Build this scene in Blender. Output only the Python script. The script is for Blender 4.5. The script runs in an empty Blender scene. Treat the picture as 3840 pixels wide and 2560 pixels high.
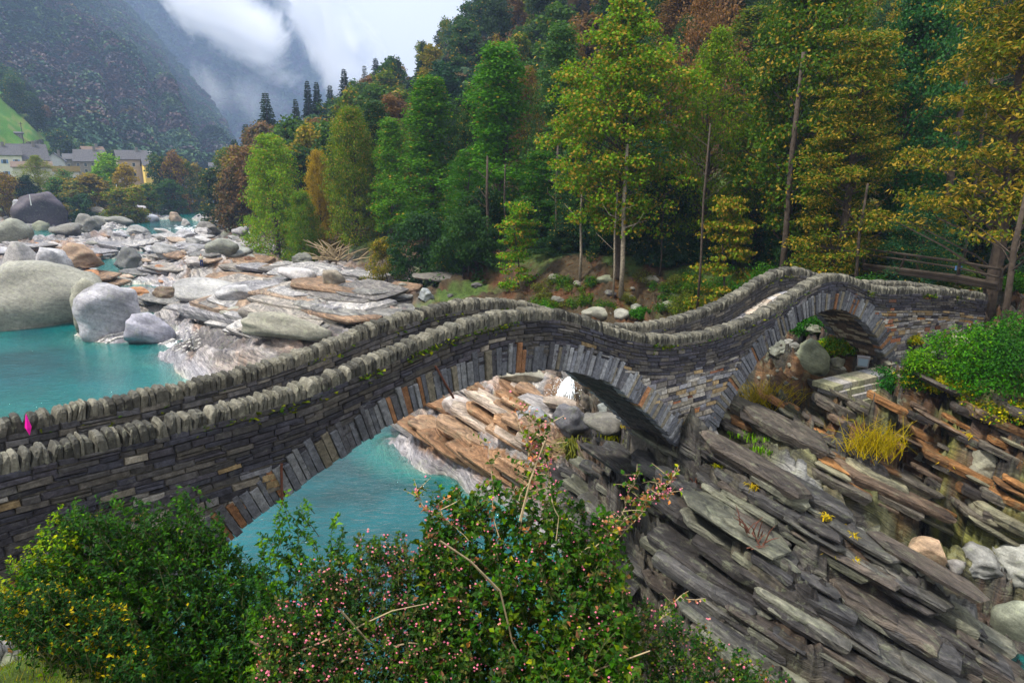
import bpy, bmesh, math, random
import numpy as np
from mathutils import Vector, Matrix

# ------------------------------------------------------------------ camera, sky, sun, exposure
SC = bpy.context.scene
COL = SC.collection
F = 683.0                       # focal length in pixels of a 1024 wide frame
PITCH = 0.24532313
CAMZ = 14.0
cam_d = bpy.data.cameras.new("camera")
cam_d.lens = F / 1024 * 36.0
cam_d.sensor_width = 36.0
cam_d.clip_start = 0.1
cam_d.clip_end = 20000
cam = bpy.data.objects.new("camera", cam_d)
cam.location = (0, 0, CAMZ)
cam.rotation_euler = (math.pi / 2 - PITCH, 0, 0)
COL.objects.link(cam)
SC.camera = cam

SUN_EL, SUN_AZ = math.radians(58), math.radians(-112)      # from behind and to the left of the camera
world = bpy.data.worlds.new("World")
SC.world = world
world.use_nodes = True
wn = world.node_tree
for n in list(wn.nodes):
    wn.nodes.remove(n)
w_out = wn.nodes.new("ShaderNodeOutputWorld")
w_bg = wn.nodes.new("ShaderNodeBackground")
w_sky = wn.nodes.new("ShaderNodeTexSky")
w_sky.sky_type = 'NISHITA'
w_sky.sun_disc = False
w_sky.sun_elevation = SUN_EL
w_sky.sun_rotation = SUN_AZ
w_mix = wn.nodes.new("ShaderNodeMixRGB")
w_mix.inputs[0].default_value = 0.9
w_tc = wn.nodes.new("ShaderNodeTexCoord")
w_no = wn.nodes.new("ShaderNodeTexNoise")
w_no.inputs['Scale'].default_value = 2.2
w_no.inputs['Detail'].default_value = 5
w_ra = wn.nodes.new("ShaderNodeValToRGB")
w_ra.color_ramp.elements[0].position = 0.3
w_ra.color_ramp.elements[0].color = (9.3, 9.35, 9.5, 1)
w_ra.color_ramp.elements[1].position = 0.62
w_ra.color_ramp.elements[1].color = (10.8, 10.7, 10.4, 1)
wn.links.new(w_tc.outputs['Generated'], w_no.inputs['Vector'])
wn.links.new(w_no.outputs['Fac'], w_ra.inputs[0])
wn.links.new(w_sky.outputs[0], w_mix.inputs[1])
w_sep = wn.nodes.new("ShaderNodeSeparateXYZ")
wn.links.new(w_tc.outputs['Generated'], w_sep.inputs[0])
w_gr = wn.nodes.new("ShaderNodeMapRange")          # overcast sky: the zenith is brighter than the horizon
w_gr.inputs['From Min'].default_value = 0.0
w_gr.inputs['From Max'].default_value = 1.0
w_gr.inputs['To Min'].default_value = 1.2
w_gr.inputs['To Max'].default_value = 2.9
wn.links.new(w_sep.outputs['Z'], w_gr.inputs['Value'])
w_mul = wn.nodes.new("ShaderNodeMixRGB")
w_mul.blend_type = 'MULTIPLY'
w_mul.inputs[0].default_value = 1.0
wn.links.new(w_ra.outputs[0], w_mul.inputs[1])
wn.links.new(w_gr.outputs[0], w_mul.inputs[2])
wn.links.new(w_mul.outputs[0], w_mix.inputs[2])
wn.links.new(w_mix.outputs[0], w_bg.inputs[0])
w_bg.inputs[1].default_value = 0.057
wn.links.new(w_bg.outputs[0], w_out.inputs[0])

sun_d = bpy.data.lights.new("sun", 'SUN')
sun_d.energy = 4.9
sun_d.angle = math.radians(5)
sun_d.color = (1.0, 0.93, 0.82)
sun = bpy.data.objects.new("sun", sun_d)
sv = Vector((math.sin(SUN_AZ) * math.cos(SUN_EL), math.cos(SUN_AZ) * math.cos(SUN_EL), math.sin(SUN_EL)))
sun.rotation_euler = (-sv).to_track_quat('-Z', 'Y').to_euler()
COL.objects.link(sun)

SC.view_settings.view_transform = 'Standard'
SC.view_settings.look = 'None'
SC.view_settings.gamma = 1.0
SC.view_settings.exposure = 0.40
SC.view_settings.use_curve_mapping = False
SC.render.engine = 'CYCLES'
cy = SC.cycles
cy.max_bounces = 8
cy.diffuse_bounces = 2
cy.glossy_bounces = 2
cy.transmission_bounces = 3
cy.transparent_max_bounces = 8
cy.volume_bounces = 6
cy.volume_step_rate = 1.0
cy.volume_max_steps = 96
cy.use_denoising = True
cy.denoiser = 'OPENIMAGEDENOISE'
try:
    cy.denoising_input_passes = 'RGB_ALBEDO_NORMAL'
    cy.denoising_prefilter = 'ACCURATE'
except Exception:
    pass
cy.caustics_reflective = False
cy.caustics_refractive = False

# ------------------------------------------------------------------ geometry helpers
CP, SP = math.cos(PITCH), math.sin(PITCH)


def ray(u, v):
    a, b = (u - 512) / F, -(v - 341) / F
    return np.array([a, CP + b * SP, -SP + b * CP])


def at_z(u, v, z):
    d = ray(u, v)
    k = (z - CAMZ) / d[2]
    return np.array([d[0] * k, d[1] * k, z])


def at_d(u, v, dist):
    d = ray(u, v)
    k = dist / math.hypot(d[0], d[1])
    return np.array([d[0] * k, d[1] * k, CAMZ + d[2] * k])


def proj(x, y, z):
    z = z - CAMZ
    Y = y * CP - z * SP
    Z = y * SP + z * CP
    return 512 + F * x / Y, 341 - F * Z / Y


def _h(ix, iy, iz, seed):
    n = (ix.astype(np.int64) * 374761393 + iy.astype(np.int64) * 668265263 + iz.astype(np.int64) * 2147483647 + seed * 974711) & 0x7fffffff
    n = ((n ^ (n >> 13)) * 1274126177) & 0x7fffffff
    n = (n ^ (n >> 16)) & 0xffff
    return n / 65535.0


def vnoise(x, y, z=0.0, seed=0):
    x, y, z = np.broadcast_arrays(np.asarray(x, float), np.asarray(y, float), np.asarray(z, float))
    xi, yi, zi = np.floor(x), np.floor(y), np.floor(z)
    fx, fy, fz = x - xi, y - yi, z - zi
    fx, fy, fz = (t * t * t * (t * (t * 6 - 15) + 10) for t in (fx, fy, fz))
    r = 0
    for dz in (0, 1):
        for dy in (0, 1):
            for dx in (0, 1):
                w = (fx if dx else 1 - fx) * (fy if dy else 1 - fy) * (fz if dz else 1 - fz)
                r = r + w * _h(xi + dx, yi + dy, zi + dz, seed)
    return r * 2 - 1


def fbm(x, y, z=0.0, oct=4, seed=0, gain=0.5):
    r, a = 0, 1.0
    for o in range(oct):
        r = r + a * vnoise(np.asarray(x) * 2 ** o + 17.3 * o, np.asarray(y) * 2 ** o + 5.1 * o, np.asarray(z) * 2 ** o, seed + o)
        a *= gain
    return r


def smooth(a, b, x):
    t = np.clip((np.asarray(x, float) - a) / (b - a), 0, 1)
    return t * t * (3 - 2 * t)


def tag(o, label=None, cat=None, group=None, kind=None):
    if label:
        o["label"] = label
    if cat:
        o["category"] = cat
    if group:
        o["group"] = group
    if kind:
        o["kind"] = kind
    return o


def empty(name, loc, label, cat, group=None, rz=0.0):
    o = bpy.data.objects.new(name, None)
    o.empty_display_size = 0.2
    o.location = loc
    o.rotation_euler = (0, 0, rz)
    COL.objects.link(o)
    return tag(o, label, cat, group)


def mesh_np(name, V, Fq, mat, cols=None, smooth_shade=False):
    """mesh from numpy arrays: V (n,3), Fq (m,k) all faces of k corners"""
    me = bpy.data.meshes.new(name)
    V = np.asarray(V, np.float32)
    Fq = np.asarray(Fq, np.int32)
    me.vertices.add(len(V))
    me.vertices.foreach_set("co", V.ravel())
    k = Fq.shape[1]
    me.loops.add(Fq.size)
    me.loops.foreach_set("vertex_index", Fq.ravel())
    me.polygons.add(len(Fq))
    me.polygons.foreach_set("loop_start", np.arange(0, Fq.size, k, dtype=np.int32))
    if smooth_shade:
        me.polygons.foreach_set("use_smooth", np.ones(len(Fq), bool))
    else:
        me.polygons.foreach_set("use_smooth", np.zeros(len(Fq), bool))
    if cols is not None:
        ca = me.color_attributes.new("tint", 'FLOAT_COLOR', 'POINT')
        c4 = np.ones((len(V), 4), np.float32)
        c4[:, :3] = cols
        ca.data.foreach_set("color", c4.ravel())
    me.update(calc_edges=True)
    if mat:
        me.materials.append(mat)
    return me


def link(name, me, parent=None, kind=None):
    o = bpy.data.objects.new(name, me)
    COL.objects.link(o)
    if parent is not None:
        o.parent = parent
        if parent.type == 'EMPTY' or True:
            pass
    if kind:
        o["kind"] = kind
    return o


class MB:
    """collects polygons with a tint"""

    def __init__(self):
        self.v, self.f, self.c = [], [], []

    def add(self, verts, faces, col=(1, 1, 1)):
        b = len(self.v)
        self.v.extend([tuple(map(float, q)) for q in verts])
        self.f.extend([tuple(b + i for i in f) for f in faces])
        self.c.extend([tuple(col[:3]) + (1.0,)] * len(verts))

    def merge(self, o):
        b = len(self.v)
        self.v += o.v
        self.f += [tuple(b + i for i in f) for f in o.f]
        self.c += o.c

    def box(self, x0, x1, y0, y1, z0, z1, col=(1, 1, 1)):
        vs = [(x0, y0, z0), (x1, y0, z0), (x1, y1, z0), (x0, y1, z0), (x0, y0, z1), (x1, y0, z1), (x1, y1, z1), (x0, y1, z1)]
        self.add(vs, [(0, 3, 2, 1), (4, 5, 6, 7), (0, 1, 5, 4), (1, 2, 6, 5), (2, 3, 7, 6), (3, 0, 4, 7)], col)

    def tube(self, pts, rad, n=5, col=(1, 1, 1), cap=True):
        pts = [Vector(p) for p in pts]
        if not hasattr(rad, '__len__'):
            rad = [rad] * len(pts)
        vs, fs = [], []
        for i, p in enumerate(pts):
            t = (pts[min(i + 1, len(pts) - 1)] - pts[max(i - 1, 0)])
            if t.length < 1e-6:
                t = Vector((0, 0, 1))
            t.normalize()
            a = t.cross(Vector((0.31, 0.17, 0.93)))
            if a.length < 1e-3:
                a = t.cross(Vector((1, 0, 0)))
            a.normalize()
            b = t.cross(a)
            for k in range(n):
                w = 2 * math.pi * k / n
                vs.append(p + (a * math.cos(w) + b * math.sin(w)) * rad[i])
        for i in range(len(pts) - 1):
            for k in range(n):
                fs.append((i * n + k, i * n + (k + 1) % n, (i + 1) * n + (k + 1) % n, (i + 1) * n + k))
        if cap:
            fs.append(tuple(range(n - 1, -1, -1)))
            fs.append(tuple((len(pts) - 1) * n + k for k in range(n)))
        self.add(vs, fs, col)

    def build(self, name, mat, parent=None, kind=None, smooth_shade=False):
        me = bpy.data.meshes.new(name)
        me.from_pydata(self.v, [], self.f)
        if smooth_shade:
            me.polygons.foreach_set("use_smooth", np.ones(len(self.f), bool))
        ca = me.color_attributes.new("tint", 'FLOAT_COLOR', 'POINT')
        ca.data.foreach_set("color", np.array(self.c, np.float32).ravel())
        me.materials.append(mat)
        return link(name, me, parent, kind)


# ------------------------------------------------------------------ materials
class NT:
    def __init__(self, name):
        self.m = bpy.data.materials.new(name)
        self.m.use_nodes = True
        self.t = self.m.node_tree
        for n in list(self.t.nodes):
            self.t.nodes.remove(n)
        self.out = self.t.nodes.new("ShaderNodeOutputMaterial")

    def n(self, ty, **kw):
        nd = self.t.nodes.new("ShaderNode" + ty)
        for k, v in kw.items():
            if k in nd.inputs:
                self.set(nd.inputs[k], v)
            else:
                setattr(nd, k, v)
        return nd

    def set(self, sock, v):
        if isinstance(v, bpy.types.NodeSocket):
            self.t.links.new(v, sock)
        else:
            if isinstance(v, tuple) and len(v) == 3 and sock.type == 'RGBA':
                v = v + (1.0,)
            sock.default_value = v

    def noise(self, vec, scale, detail=3, rough=0.55, dist=0.0):
        nd = self.n("TexNoise")
        self.set(nd.inputs['Scale'], scale)
        nd.inputs['Detail'].default_value = detail
        nd.inputs['Roughness'].default_value = rough
        nd.inputs['Distortion'].default_value = dist
        if vec is not None:
            self.set(nd.inputs['Vector'], vec)
        return nd.outputs['Fac']

    def ramp(self, fac, stops):
        nd = self.n("ValToRGB")
        cr = nd.color_ramp
        while len(cr.elements) > 1:
            cr.elements.remove(cr.elements[-1])
        for i, (p, c) in enumerate(stops):
            e = cr.elements[0] if i == 0 else cr.elements.new(p)
            e.position = p
            e.color = tuple(c) + (1.0,) if len(c) == 3 else c
        self.set(nd.inputs[0], fac)
        return nd.outputs[0]

    def mix(self, fac, a, b, mode='MIX'):
        nd = self.n("MixRGB")
        nd.blend_type = mode
        self.set(nd.inputs[0], fac)
        self.set(nd.inputs[1], a)
        self.set(nd.inputs[2], b)
        return nd.outputs[0]

    def math(self, op, a, b=0.0, clamp=False):
        nd = self.n("Math")
        nd.operation = op
        nd.use_clamp = clamp
        self.set(nd.inputs[0], a)
        self.set(nd.inputs[1], b)
        return nd.outputs[0]

    def mapping(self, vec, rot=(0, 0, 0), scale=(1, 1, 1)):
        nd = self.n("Mapping")
        nd.inputs['Rotation'].default_value = rot
        nd.inputs['Scale'].default_value = scale
        self.set(nd.inputs['Vector'], vec)
        return nd.outputs[0]

    def pbsdf(self, col, rough=0.8, spec=0.3, bump=None, bstr=0.5, bdist=0.05, metal=0.0):
        p = self.n("BsdfPrincipled")
        self.set(p.inputs['Base Color'], col)
        self.set(p.inputs['Roughness'], rough)
        self.set(p.inputs['Specular IOR Level'], spec)
        p.inputs['Metallic'].default_value = metal
        if bump is not None:
            b = self.n("Bump")
            b.inputs['Strength'].default_value = bstr
            b.inputs['Distance'].default_value = bdist
            self.set(b.inputs['Height'], bump)
            self.set(p.inputs['Normal'], b.outputs[0])
        return p.outputs[0]

    def done(self, surf):
        self.t.links.new(surf, self.out.inputs['Surface'])
        return self.m


def coords(t, which='Object'):
    return t.n("TexCoord").outputs[which]


def simple_mat(name, col, rough=0.7, spec=0.3, nscale=8, var=0.25, bstr=0.3, bdist=0.01, metal=0.0):
    t = NT(name)
    c = coords(t)
    f = t.noise(c, nscale, 4)
    cc = t.mix(1.0, col, t.ramp(f, [(0.25, (1 - var,) * 3), (0.75, (1 + var,) * 3)]), 'MULTIPLY')
    return t.done(t.pbsdf(cc, rough, spec, f, bstr, bdist, metal))


def stone_material(name, scale=1.0, lichen=0.35, gain=1.0):
    """tinted masonry stone: colour from the attribute, with grain, lichen specks and rough relief"""
    t = NT(name)
    c = coords(t)
    tint = t.n("Attribute", attribute_name="tint").outputs['Color']
    f1 = t.noise(c, 9 * scale, 5, 0.65)
    f2 = t.noise(c, 38 * scale, 4, 0.7)
    col = t.mix(1.0, tint, t.ramp(f1, [(0.28, (0.5 * gain,) * 3), (0.5, (0.95 * gain,) * 3), (0.72, (1.55 * gain,) * 3)]), 'MULTIPLY')
    col = t.mix(1.0, col, t.ramp(f2, [(0.3, (0.7,) * 3), (0.7, (1.3,) * 3)]), 'MULTIPLY')
    f3 = t.noise(c, 5.5 * scale, 6, 0.75)
    col = t.mix(t.math('MULTIPLY', t.ramp(f3, [(0.56, (0, 0, 0)), (0.66, (1, 1, 1))]), lichen), col, (0.36, 0.37, 0.27))
    h = t.math('ADD', t.math('MULTIPLY', f1, 1.0), t.math('MULTIPLY', f2, 0.35))
    return t.done(t.pbsdf(col, 0.82, 0.16, h, 0.9, 0.035))


# bedding frame of the gneiss: strike runs down to the lower right of the picture
S1 = at_z(850, 660, 1.2) - at_z(600, 500, 4.0)
S1 /= np.linalg.norm(S1)
_t = np.array([S1[1], -S1[0], 0.0]); _t /= np.linalg.norm(_t)
if _t[1] < 0:
    _t = -_t
T1 = _t * math.cos(math.radians(14)) - np.array([0, 0, 1]) * math.sin(math.radians(14))
NB = np.cross(S1, T1)
NB /= np.linalg.norm(NB)
if NB[2] < 0:
    NB = -NB
T1 = np.cross(NB, S1)
BED = Matrix((tuple(S1), tuple(T1), tuple(NB))).transposed()      # columns = axes


def bedded(t, vec, sc):
    """vector rotated into the bedding frame and scaled (along strike, down dip, across)"""
    cx = t.n("CombineXYZ")
    for i, ax in enumerate((S1, T1, NB)):
        d = t.n("VectorMath")
        d.operation = 'DOT_PRODUCT'
        t.set(d.inputs[0], vec)
        d.inputs[1].default_value = tuple(ax)
        t.set(cx.inputs[i], t.math('MULTIPLY', d.outputs['Value'], sc[i]))
    return cx.outputs[0]


def rock_material(name, frame='world', band=1.0, lichen=0.3, bdist=0.12):
    t = NT(name)
    c = t.n("NewGeometry").outputs['Position'] if frame == 'world' else coords(t)
    tint = t.n("Attribute", attribute_name="tint").outputs['Color']
    warp = t.n("TexNoise")
    warp.inputs['Scale'].default_value = 0.35
    warp.inputs['Detail'].default_value = 3
    t.set(warp.inputs['Vector'], c)
    va = t.n("VectorMath"); va.operation = 'MULTIPLY_ADD'
    t.set(va.inputs[0], warp.outputs['Color']); va.inputs[1].default_value = (1.6, 1.6, 1.6); t.set(va.inputs[2], c)
    cw = va.outputs[0]
    b1 = t.noise(bedded(t, cw, (0.35, 0.35, 5.0)), 1.0, 4, 0.65)
    b2 = t.noise(bedded(t, cw, (1.1, 1.1, 21.0)), 1.0, 4, 0.7)
    f = t.noise(c, 3.2, 6, 0.7)
    fine = t.noise(c, 17, 4, 0.7)
    col = t.mix(band, tint, t.mix(1.0, tint, t.ramp(b1, [(0.3, (0.42, 0.42, 0.46)), (0.5, (1.0, 0.98, 0.95)), (0.66, (1.65, 1.6, 1.5))]), 'MULTIPLY'))
    col = t.mix(band * 0.8, col, t.mix(1.0, col, t.ramp(b2, [(0.34, (0.4, 0.4, 0.42)), (0.5, (1, 1, 1)), (0.66, (1.5, 1.45, 1.4))]), 'MULTIPLY'))
    col = t.mix(1.0, col, t.ramp(f, [(0.3, (0.68,) * 3), (0.7, (1.35,) * 3)]), 'MULTIPLY')
    col = t.mix(1.0, col, t.ramp(fine, [(0.3, (0.78,) * 3), (0.7, (1.25,) * 3)]), 'MULTIPLY')
    l = t.noise(c, 2.3, 8, 0.8)
    col = t.mix(t.math('MULTIPLY', t.ramp(l, [(0.54, (0, 0, 0)), (0.62, (1, 1, 1))]), lichen), col, (0.27, 0.30, 0.19))
    h = t.math('ADD', t.math('ADD', t.math('MULTIPLY', b1, 1.0 * band), t.math('MULTIPLY', b2, 0.5 * band)), t.math('ADD', t.math('MULTIPLY', f, 0.6), t.math('MULTIPLY', fine, 0.12)))
    return t.done(t.pbsdf(col, 0.6, 0.22, h, 0.9, bdist))


def leaf_material(name, tint_var=0.35, transl=0.35, alt=(0.31, 0.21, 0.018), use_attr=False):
    """leaf colour = object colour, varied leaf by leaf; the object colour's alpha is the share of autumn leaves"""
    t = NT(name)
    oi = t.n("ObjectInfo")
    geo = t.n("NewGeometry")
    r = geo.outputs['Random Per Island']
    base = t.n("Attribute", attribute_name="tint").outputs['Color'] if use_attr else oi.outputs['Color']
    v = t.ramp(r, [(0.0, (1 - tint_var, 1 - tint_var * 0.8, 1 - tint_var)), (0.5, (1.0, 1.0, 0.9)), (1.0, (1 + tint_var * 1.6, 1 + tint_var * 1.2, 1.0))])
    col = t.mix(1.0, base, v, 'MULTIPLY')
    hs = t.n("HueSaturation")
    hs.inputs['Saturation'].default_value = 1.18
    t.set(hs.inputs['Color'], col)
    col = hs.outputs[0]
    r2 = t.math('FRACT', t.math('MULTIPLY', r, 37.31))
    if not use_attr:
        # clumps of turned leaves as well as single ones
        c = coords(t)
        cl = t.noise(c, 0.45, 2)
        thr = t.math('MULTIPLY', oi.outputs['Alpha'], t.math('ADD', 0.2, t.math('MULTIPLY', cl, 1.7)))
        col = t.mix(t.math('LESS_THAN', r2, thr), col, alt)
    d = t.n("BsdfPrincipled")
    t.set(d.inputs['Base Color'], col)
    d.inputs['Roughness'].default_value = 0.55
    d.inputs['Specular IOR Level'].default_value = 0.12
    tr = t.n("BsdfTranslucent")
    t.set(tr.inputs['Color'], t.mix(1.0, col, (1.1, 1.2, 0.5), 'MULTIPLY'))
    ms = t.n("MixShader")
    ms.inputs[0].default_value = transl
    t.t.links.new(d.outputs[0], ms.inputs[1])
    t.t.links.new(tr.outputs[0], ms.inputs[2])
    return t.done(ms.outputs[0])


M = {}
M['cap'] = stone_material("cap_stone_lichen", 1.0, 0.32, 0.9)
M['stone'] = stone_material("wall_stone", 1.0, 0.12)
M['rock'] = rock_material("banded_gneiss")
M['boulder'] = rock_material("boulder_rock", 'world', 0.3, 0.35, 0.10)
M['leaf'] = leaf_material("tree_leaves")
M['leaf_brown'] = leaf_material("rust_leaves", 0.45, 0.3, (0.17, 0.09, 0.035))
M['needle'] = leaf_material("conifer_needles", 0.3, 0.1, (0.06, 0.07, 0.02))
M['leaf_near'] = leaf_material("shrub_leaves", 0.3, 0.3, use_attr=True)
M['bark'] = simple_mat("bark", (0.055, 0.042, 0.032), 0.9, 0.2, 6, 0.5, 0.8, 0.03)
M['bark_pale'] = simple_mat("pale_bark", (0.21, 0.18, 0.135), 0.9, 0.2, 7, 0.6, 0.6, 0.02)
M['twig'] = simple_mat("twig", (0.32, 0.25, 0.15), 0.8, 0.2, 30, 0.3, 0.2, 0.003)
M['rust'] = simple_mat("rusty_iron", (0.10, 0.035, 0.02), 0.8, 0.4, 20, 0.5, 0.4, 0.005)
M['wood'] = simple_mat("weathered_wood", (0.042, 0.032, 0.024), 0.85, 0.2, 12, 0.4, 0.4, 0.01)

# ------------------------------------------------------------------ terrain
RB = np.array([(90, -10), (60, 20), (42, 36), (25, 41), (5, 48), (-11, 68), (-34, 104), (-52, 124), (-86, 190), (-119, 285), (-158, 385), (-210, 530)], float)
LB = np.array([(-95, 60), (-108, 115), (-120, 160), (-130, 205), (-146, 290), (-196, 430), (-260, 560)], float)


def sdist(P, poly):
    """signed distance to a polyline, positive on its right-hand side"""
    x, y = P
    best = np.full(np.shape(x), 1e9)
    sg = np.ones(np.shape(x))
    for a, b in zip(poly[:-1], poly[1:]):
        d = b - a
        L2 = d @ d
        tt = np.clip(((x - a[0]) * d[0] + (y - a[1]) * d[1]) / L2, 0, 1)
        qx, qy = x - (a[0] + tt * d[0]), y - (a[1] + tt * d[1])
        dd = np.hypot(qx, qy)
        cr = d[0] * qy - d[1] * qx
        m = dd < best - 1e-9
        best = np.where(m, dd, best)
        sg = np.where(m, np.where(cr < 0, 1.0, -1.0), sg)
    return best * sg


def base_h(x, y):
    dR = sdist((x, y), RB)
    dL = -sdist((x, y), LB)
    R = np.hypot(x, y)
    bed = 0.6 + 0 * x
    far = smooth(140, 230, R)
    mid = np.minimum(-dR, -dL)
    chan = -1.2 + 2.6 * smooth(0, 9, np.abs(dR + 9) - 3)         # river hugs the right bank far away
    z = bed * (1 - far) + np.minimum(chan, 1.2) * far
    zr = 2.0 + 0.35 * np.clip(dR, 0, 25) + 0.64 * np.clip(dR - 25, 0, 260) + 0.3 * np.clip(dR - 285, 0, 1e9)
    fall = 1 - smooth(250, 520, R) * smooth(-0.02, -0.22, np.arctan2(x, y))          # the spur drops towards its end
    zr = 2.0 + (zr - 2.0) * fall
    z = np.where(dR > 0, z * (1 - smooth(0, 6, dR)) + zr * smooth(0, 6, dR), z)
    zl = 1.0 + 9.0 * smooth(0, 45, dL) + 0.02 * dL
    hill = smooth(30, 110, dL) * 52 * smooth(-0.53, -0.60, np.arctan2(x, y)) + smooth(75, 170, dL) * 34 * smooth(-0.40, -0.5, np.arctan2(x, y)) * smooth(-0.60, -0.53, np.arctan2(x, y))
    zl = zl + hill + 0.1 * np.clip(dL - 120, 0, 400)
    z = np.where(dL > 0, z * (1 - smooth(0, 8, dL)) + zl * smooth(0, 8, dL), z)
    return z


BR_V = (-0.2249010687950304, 0.2792847598634465, 0.7793796602465831, -0.061704445446782295, -0.10922821017450858)
BR_L = 35.0


def bridge_xy(s, off=0.0):
    s = np.asarray(s, float)
    t = s / BR_L
    x0, y0, h, k1, k2 = BR_V
    d = np.array([math.cos(h), math.sin(h)])
    n = np.array([-d[1], d[0]])
    lat = k1 * t * t + k2 * t ** 3
    dl = 2 * k1 * t + 3 * k2 * t * t
    Tx, Ty = d[0] + dl * n[0], d[1] + dl * n[1]
    ln = np.hypot(Tx, Ty)
    Tx, Ty = Tx / ln, Ty / ln
    X = (x0 + t * d[0] + lat * n[0]) * BR_L - off * Ty
    Y = (y0 + t * d[1] + lat * n[1]) * BR_L + off * Tx
    return X, Y


CTRL = [  # (u, v, z): pixel and height above the water
    (50, 380, -2), (150, 385, -1.1), (120, 352, -0.5), (30, 355, -2.2), (200, 400, -.7), (0, 400, -2.4), (100, 400, -1.5),
    (300, 500, -3), (250, 560, -3), (400, 470, -2.5), (350, 450, -3), (440, 512, -1.6), (480, 545, -2), (330, 560, -3), (250, 430, -2.5), (310, 420, -2.5),
    (0, 342, -.6), (60, 344, -.9), (95, 337, .1), (118, 338, .3), (138, 344, .2), (165, 361, .05), (190, 372, .1), (215, 381, .1), (245, 392, .2),
    (200, 354, 1.2), (240, 352, 1.9), (262, 338, 2.1), (225, 340, 1.5), (172, 349, .5), (285, 355, 2.2), (150, 352, .05),
    (108, 285, -1), (118, 298, -1.2), (136, 312, -1.2), (155, 326, -1), (172, 340, -.9), (186, 352, -.5),
    (94, 300, 1.5), (80, 270, 2.5), (40, 262, 2.4), (98, 280, 1.4), (120, 325, .8), (100, 322, .8), (60, 250, 1.9), (20, 270, 1.2),
    (132, 296, 1.0), (155, 306, 1.0), (178, 320, .8), (192, 335, .9), (205, 345, 1.0),
    (104, 264, -.7), (128, 270, -.7), (145, 276, .4), (3, 245, -.8), (3, 235, -.8), (20, 240, .8),
    (200, 300, 1.7), (230, 285, 2.1), (262, 270, 2.2), (292, 283, 2.9), (322, 296, 3.3), (352, 300, 3.4), (380, 306, 3.2), (330, 320, 2.7), (280, 320, 2.4), (240, 310, 2.0), (300, 335, 2.4),
    (150, 258, 1.0), (62, 238, 1.6), (100, 240, 1.2), (150, 240, .9), (200, 240, .7), (240, 245, 1.5), (200, 262, .9), (170, 275, .8), (230, 262, 1.4),
    (205, 205, -1), (215, 197, -1), (192, 214, -1), (195, 224, -.8), (187, 232, -.2), (222, 222, 1.0), (165, 215, 1.0),
    (400, 290, 3.6), (440, 287, 4.2), (500, 292, 4.5), (560, 303, 4.3), (620, 308, 4.3), (660, 305, 4.8), (420, 300, 3.4), (590, 315, 4), (520, 305, 3.9),
    (385, 436, .05), (430, 472, .05), (470, 492, .05), (512, 506, .1), (420, 428, .8), (460, 450, 1.1), (500, 470, 1.2), (535, 488, .9), (450, 400, 1.9),
    (500, 385, 2.8), (540, 384, 3.1), (520, 420, 2.1), (480, 430, 1.6), (575, 400, 1.7), (592, 412, 1.2), (556, 366, 3.7), (590, 380, 3.6), (410, 405, 1.2),
    (545, 442, 3.0), (565, 424, 3.1), (600, 432, 3.1), (640, 460, 3.9), (605, 458, 3.4), (556, 470, 2.2), (545, 500, .6), (580, 500, 2.2), (640, 500, 3.5),
    (680, 452, 4.9), (720, 452, 4.9), (760, 466, 4.8), (800, 482, 4.3), (830, 505, 3.8), (860, 531, 3.3), (900, 566, 2.6), (940, 596, 2.0), (968, 625, 1.2), (980, 668, .45),
    (700, 520, 4.0), (760, 540, 3.9), (820, 570, 3.3), (700, 600, 3.1), (620, 560, 2.5), (620, 620, 1.6), (800, 640, 2.6), (880, 640, 1.9), (900, 680, 1.3), (760, 682, 2.0), (700, 660, 2.4),
    (560, 560, -.3), (600, 690, .6), (500, 620, -2), (850, 720, 1.2), (1000, 720, .2), (700, 740, 1.3),
    (800, 462, 2.1), (850, 499, 1.3), (900, 537, .8), (940, 569, .5), (760, 446, 3.3),
    (740, 420, 4.6), (780, 402, 5.1), (850, 420, 5.1), (900, 430, 4.9), (960, 432, 5.3), (1020, 430, 5.6), (850, 455, 4.2), (920, 470, 3.9), (1000, 480, 4.1), (900, 500, 3.1),
    (1000, 530, 2.7), (960, 545, 1.9), (1020, 560, 1.9), (1000, 590, 1.0), (1016, 613, .3), (990, 600, .6), (1024, 640, .25), (1060, 600, 1), (1080, 480, 5), (1080, 400, 7),
    (780, 350, 6.0), (820, 335, 6.3), (800, 380, 5.5), (850, 395, 5.8), (880, 402, 6.0), (900, 382, 6.2), (960, 400, 6.0), (940, 352, 6.5), (1010, 380, 6.8), (1000, 330, 7.9), (1024, 302, 8.3), (1060, 300, 8.5),
    (700, 292, 5.6), (740, 272, 6.6), (650, 312, 4.6), (830, 262, 5.4), (900, 268, 5.4), (960, 280, 5.6),
    (30, 660, 9.3), (100, 690, 9.5), (0, 700, 9.8), (200, 700, 9.0), (350, 720, 8.6),
]
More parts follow.
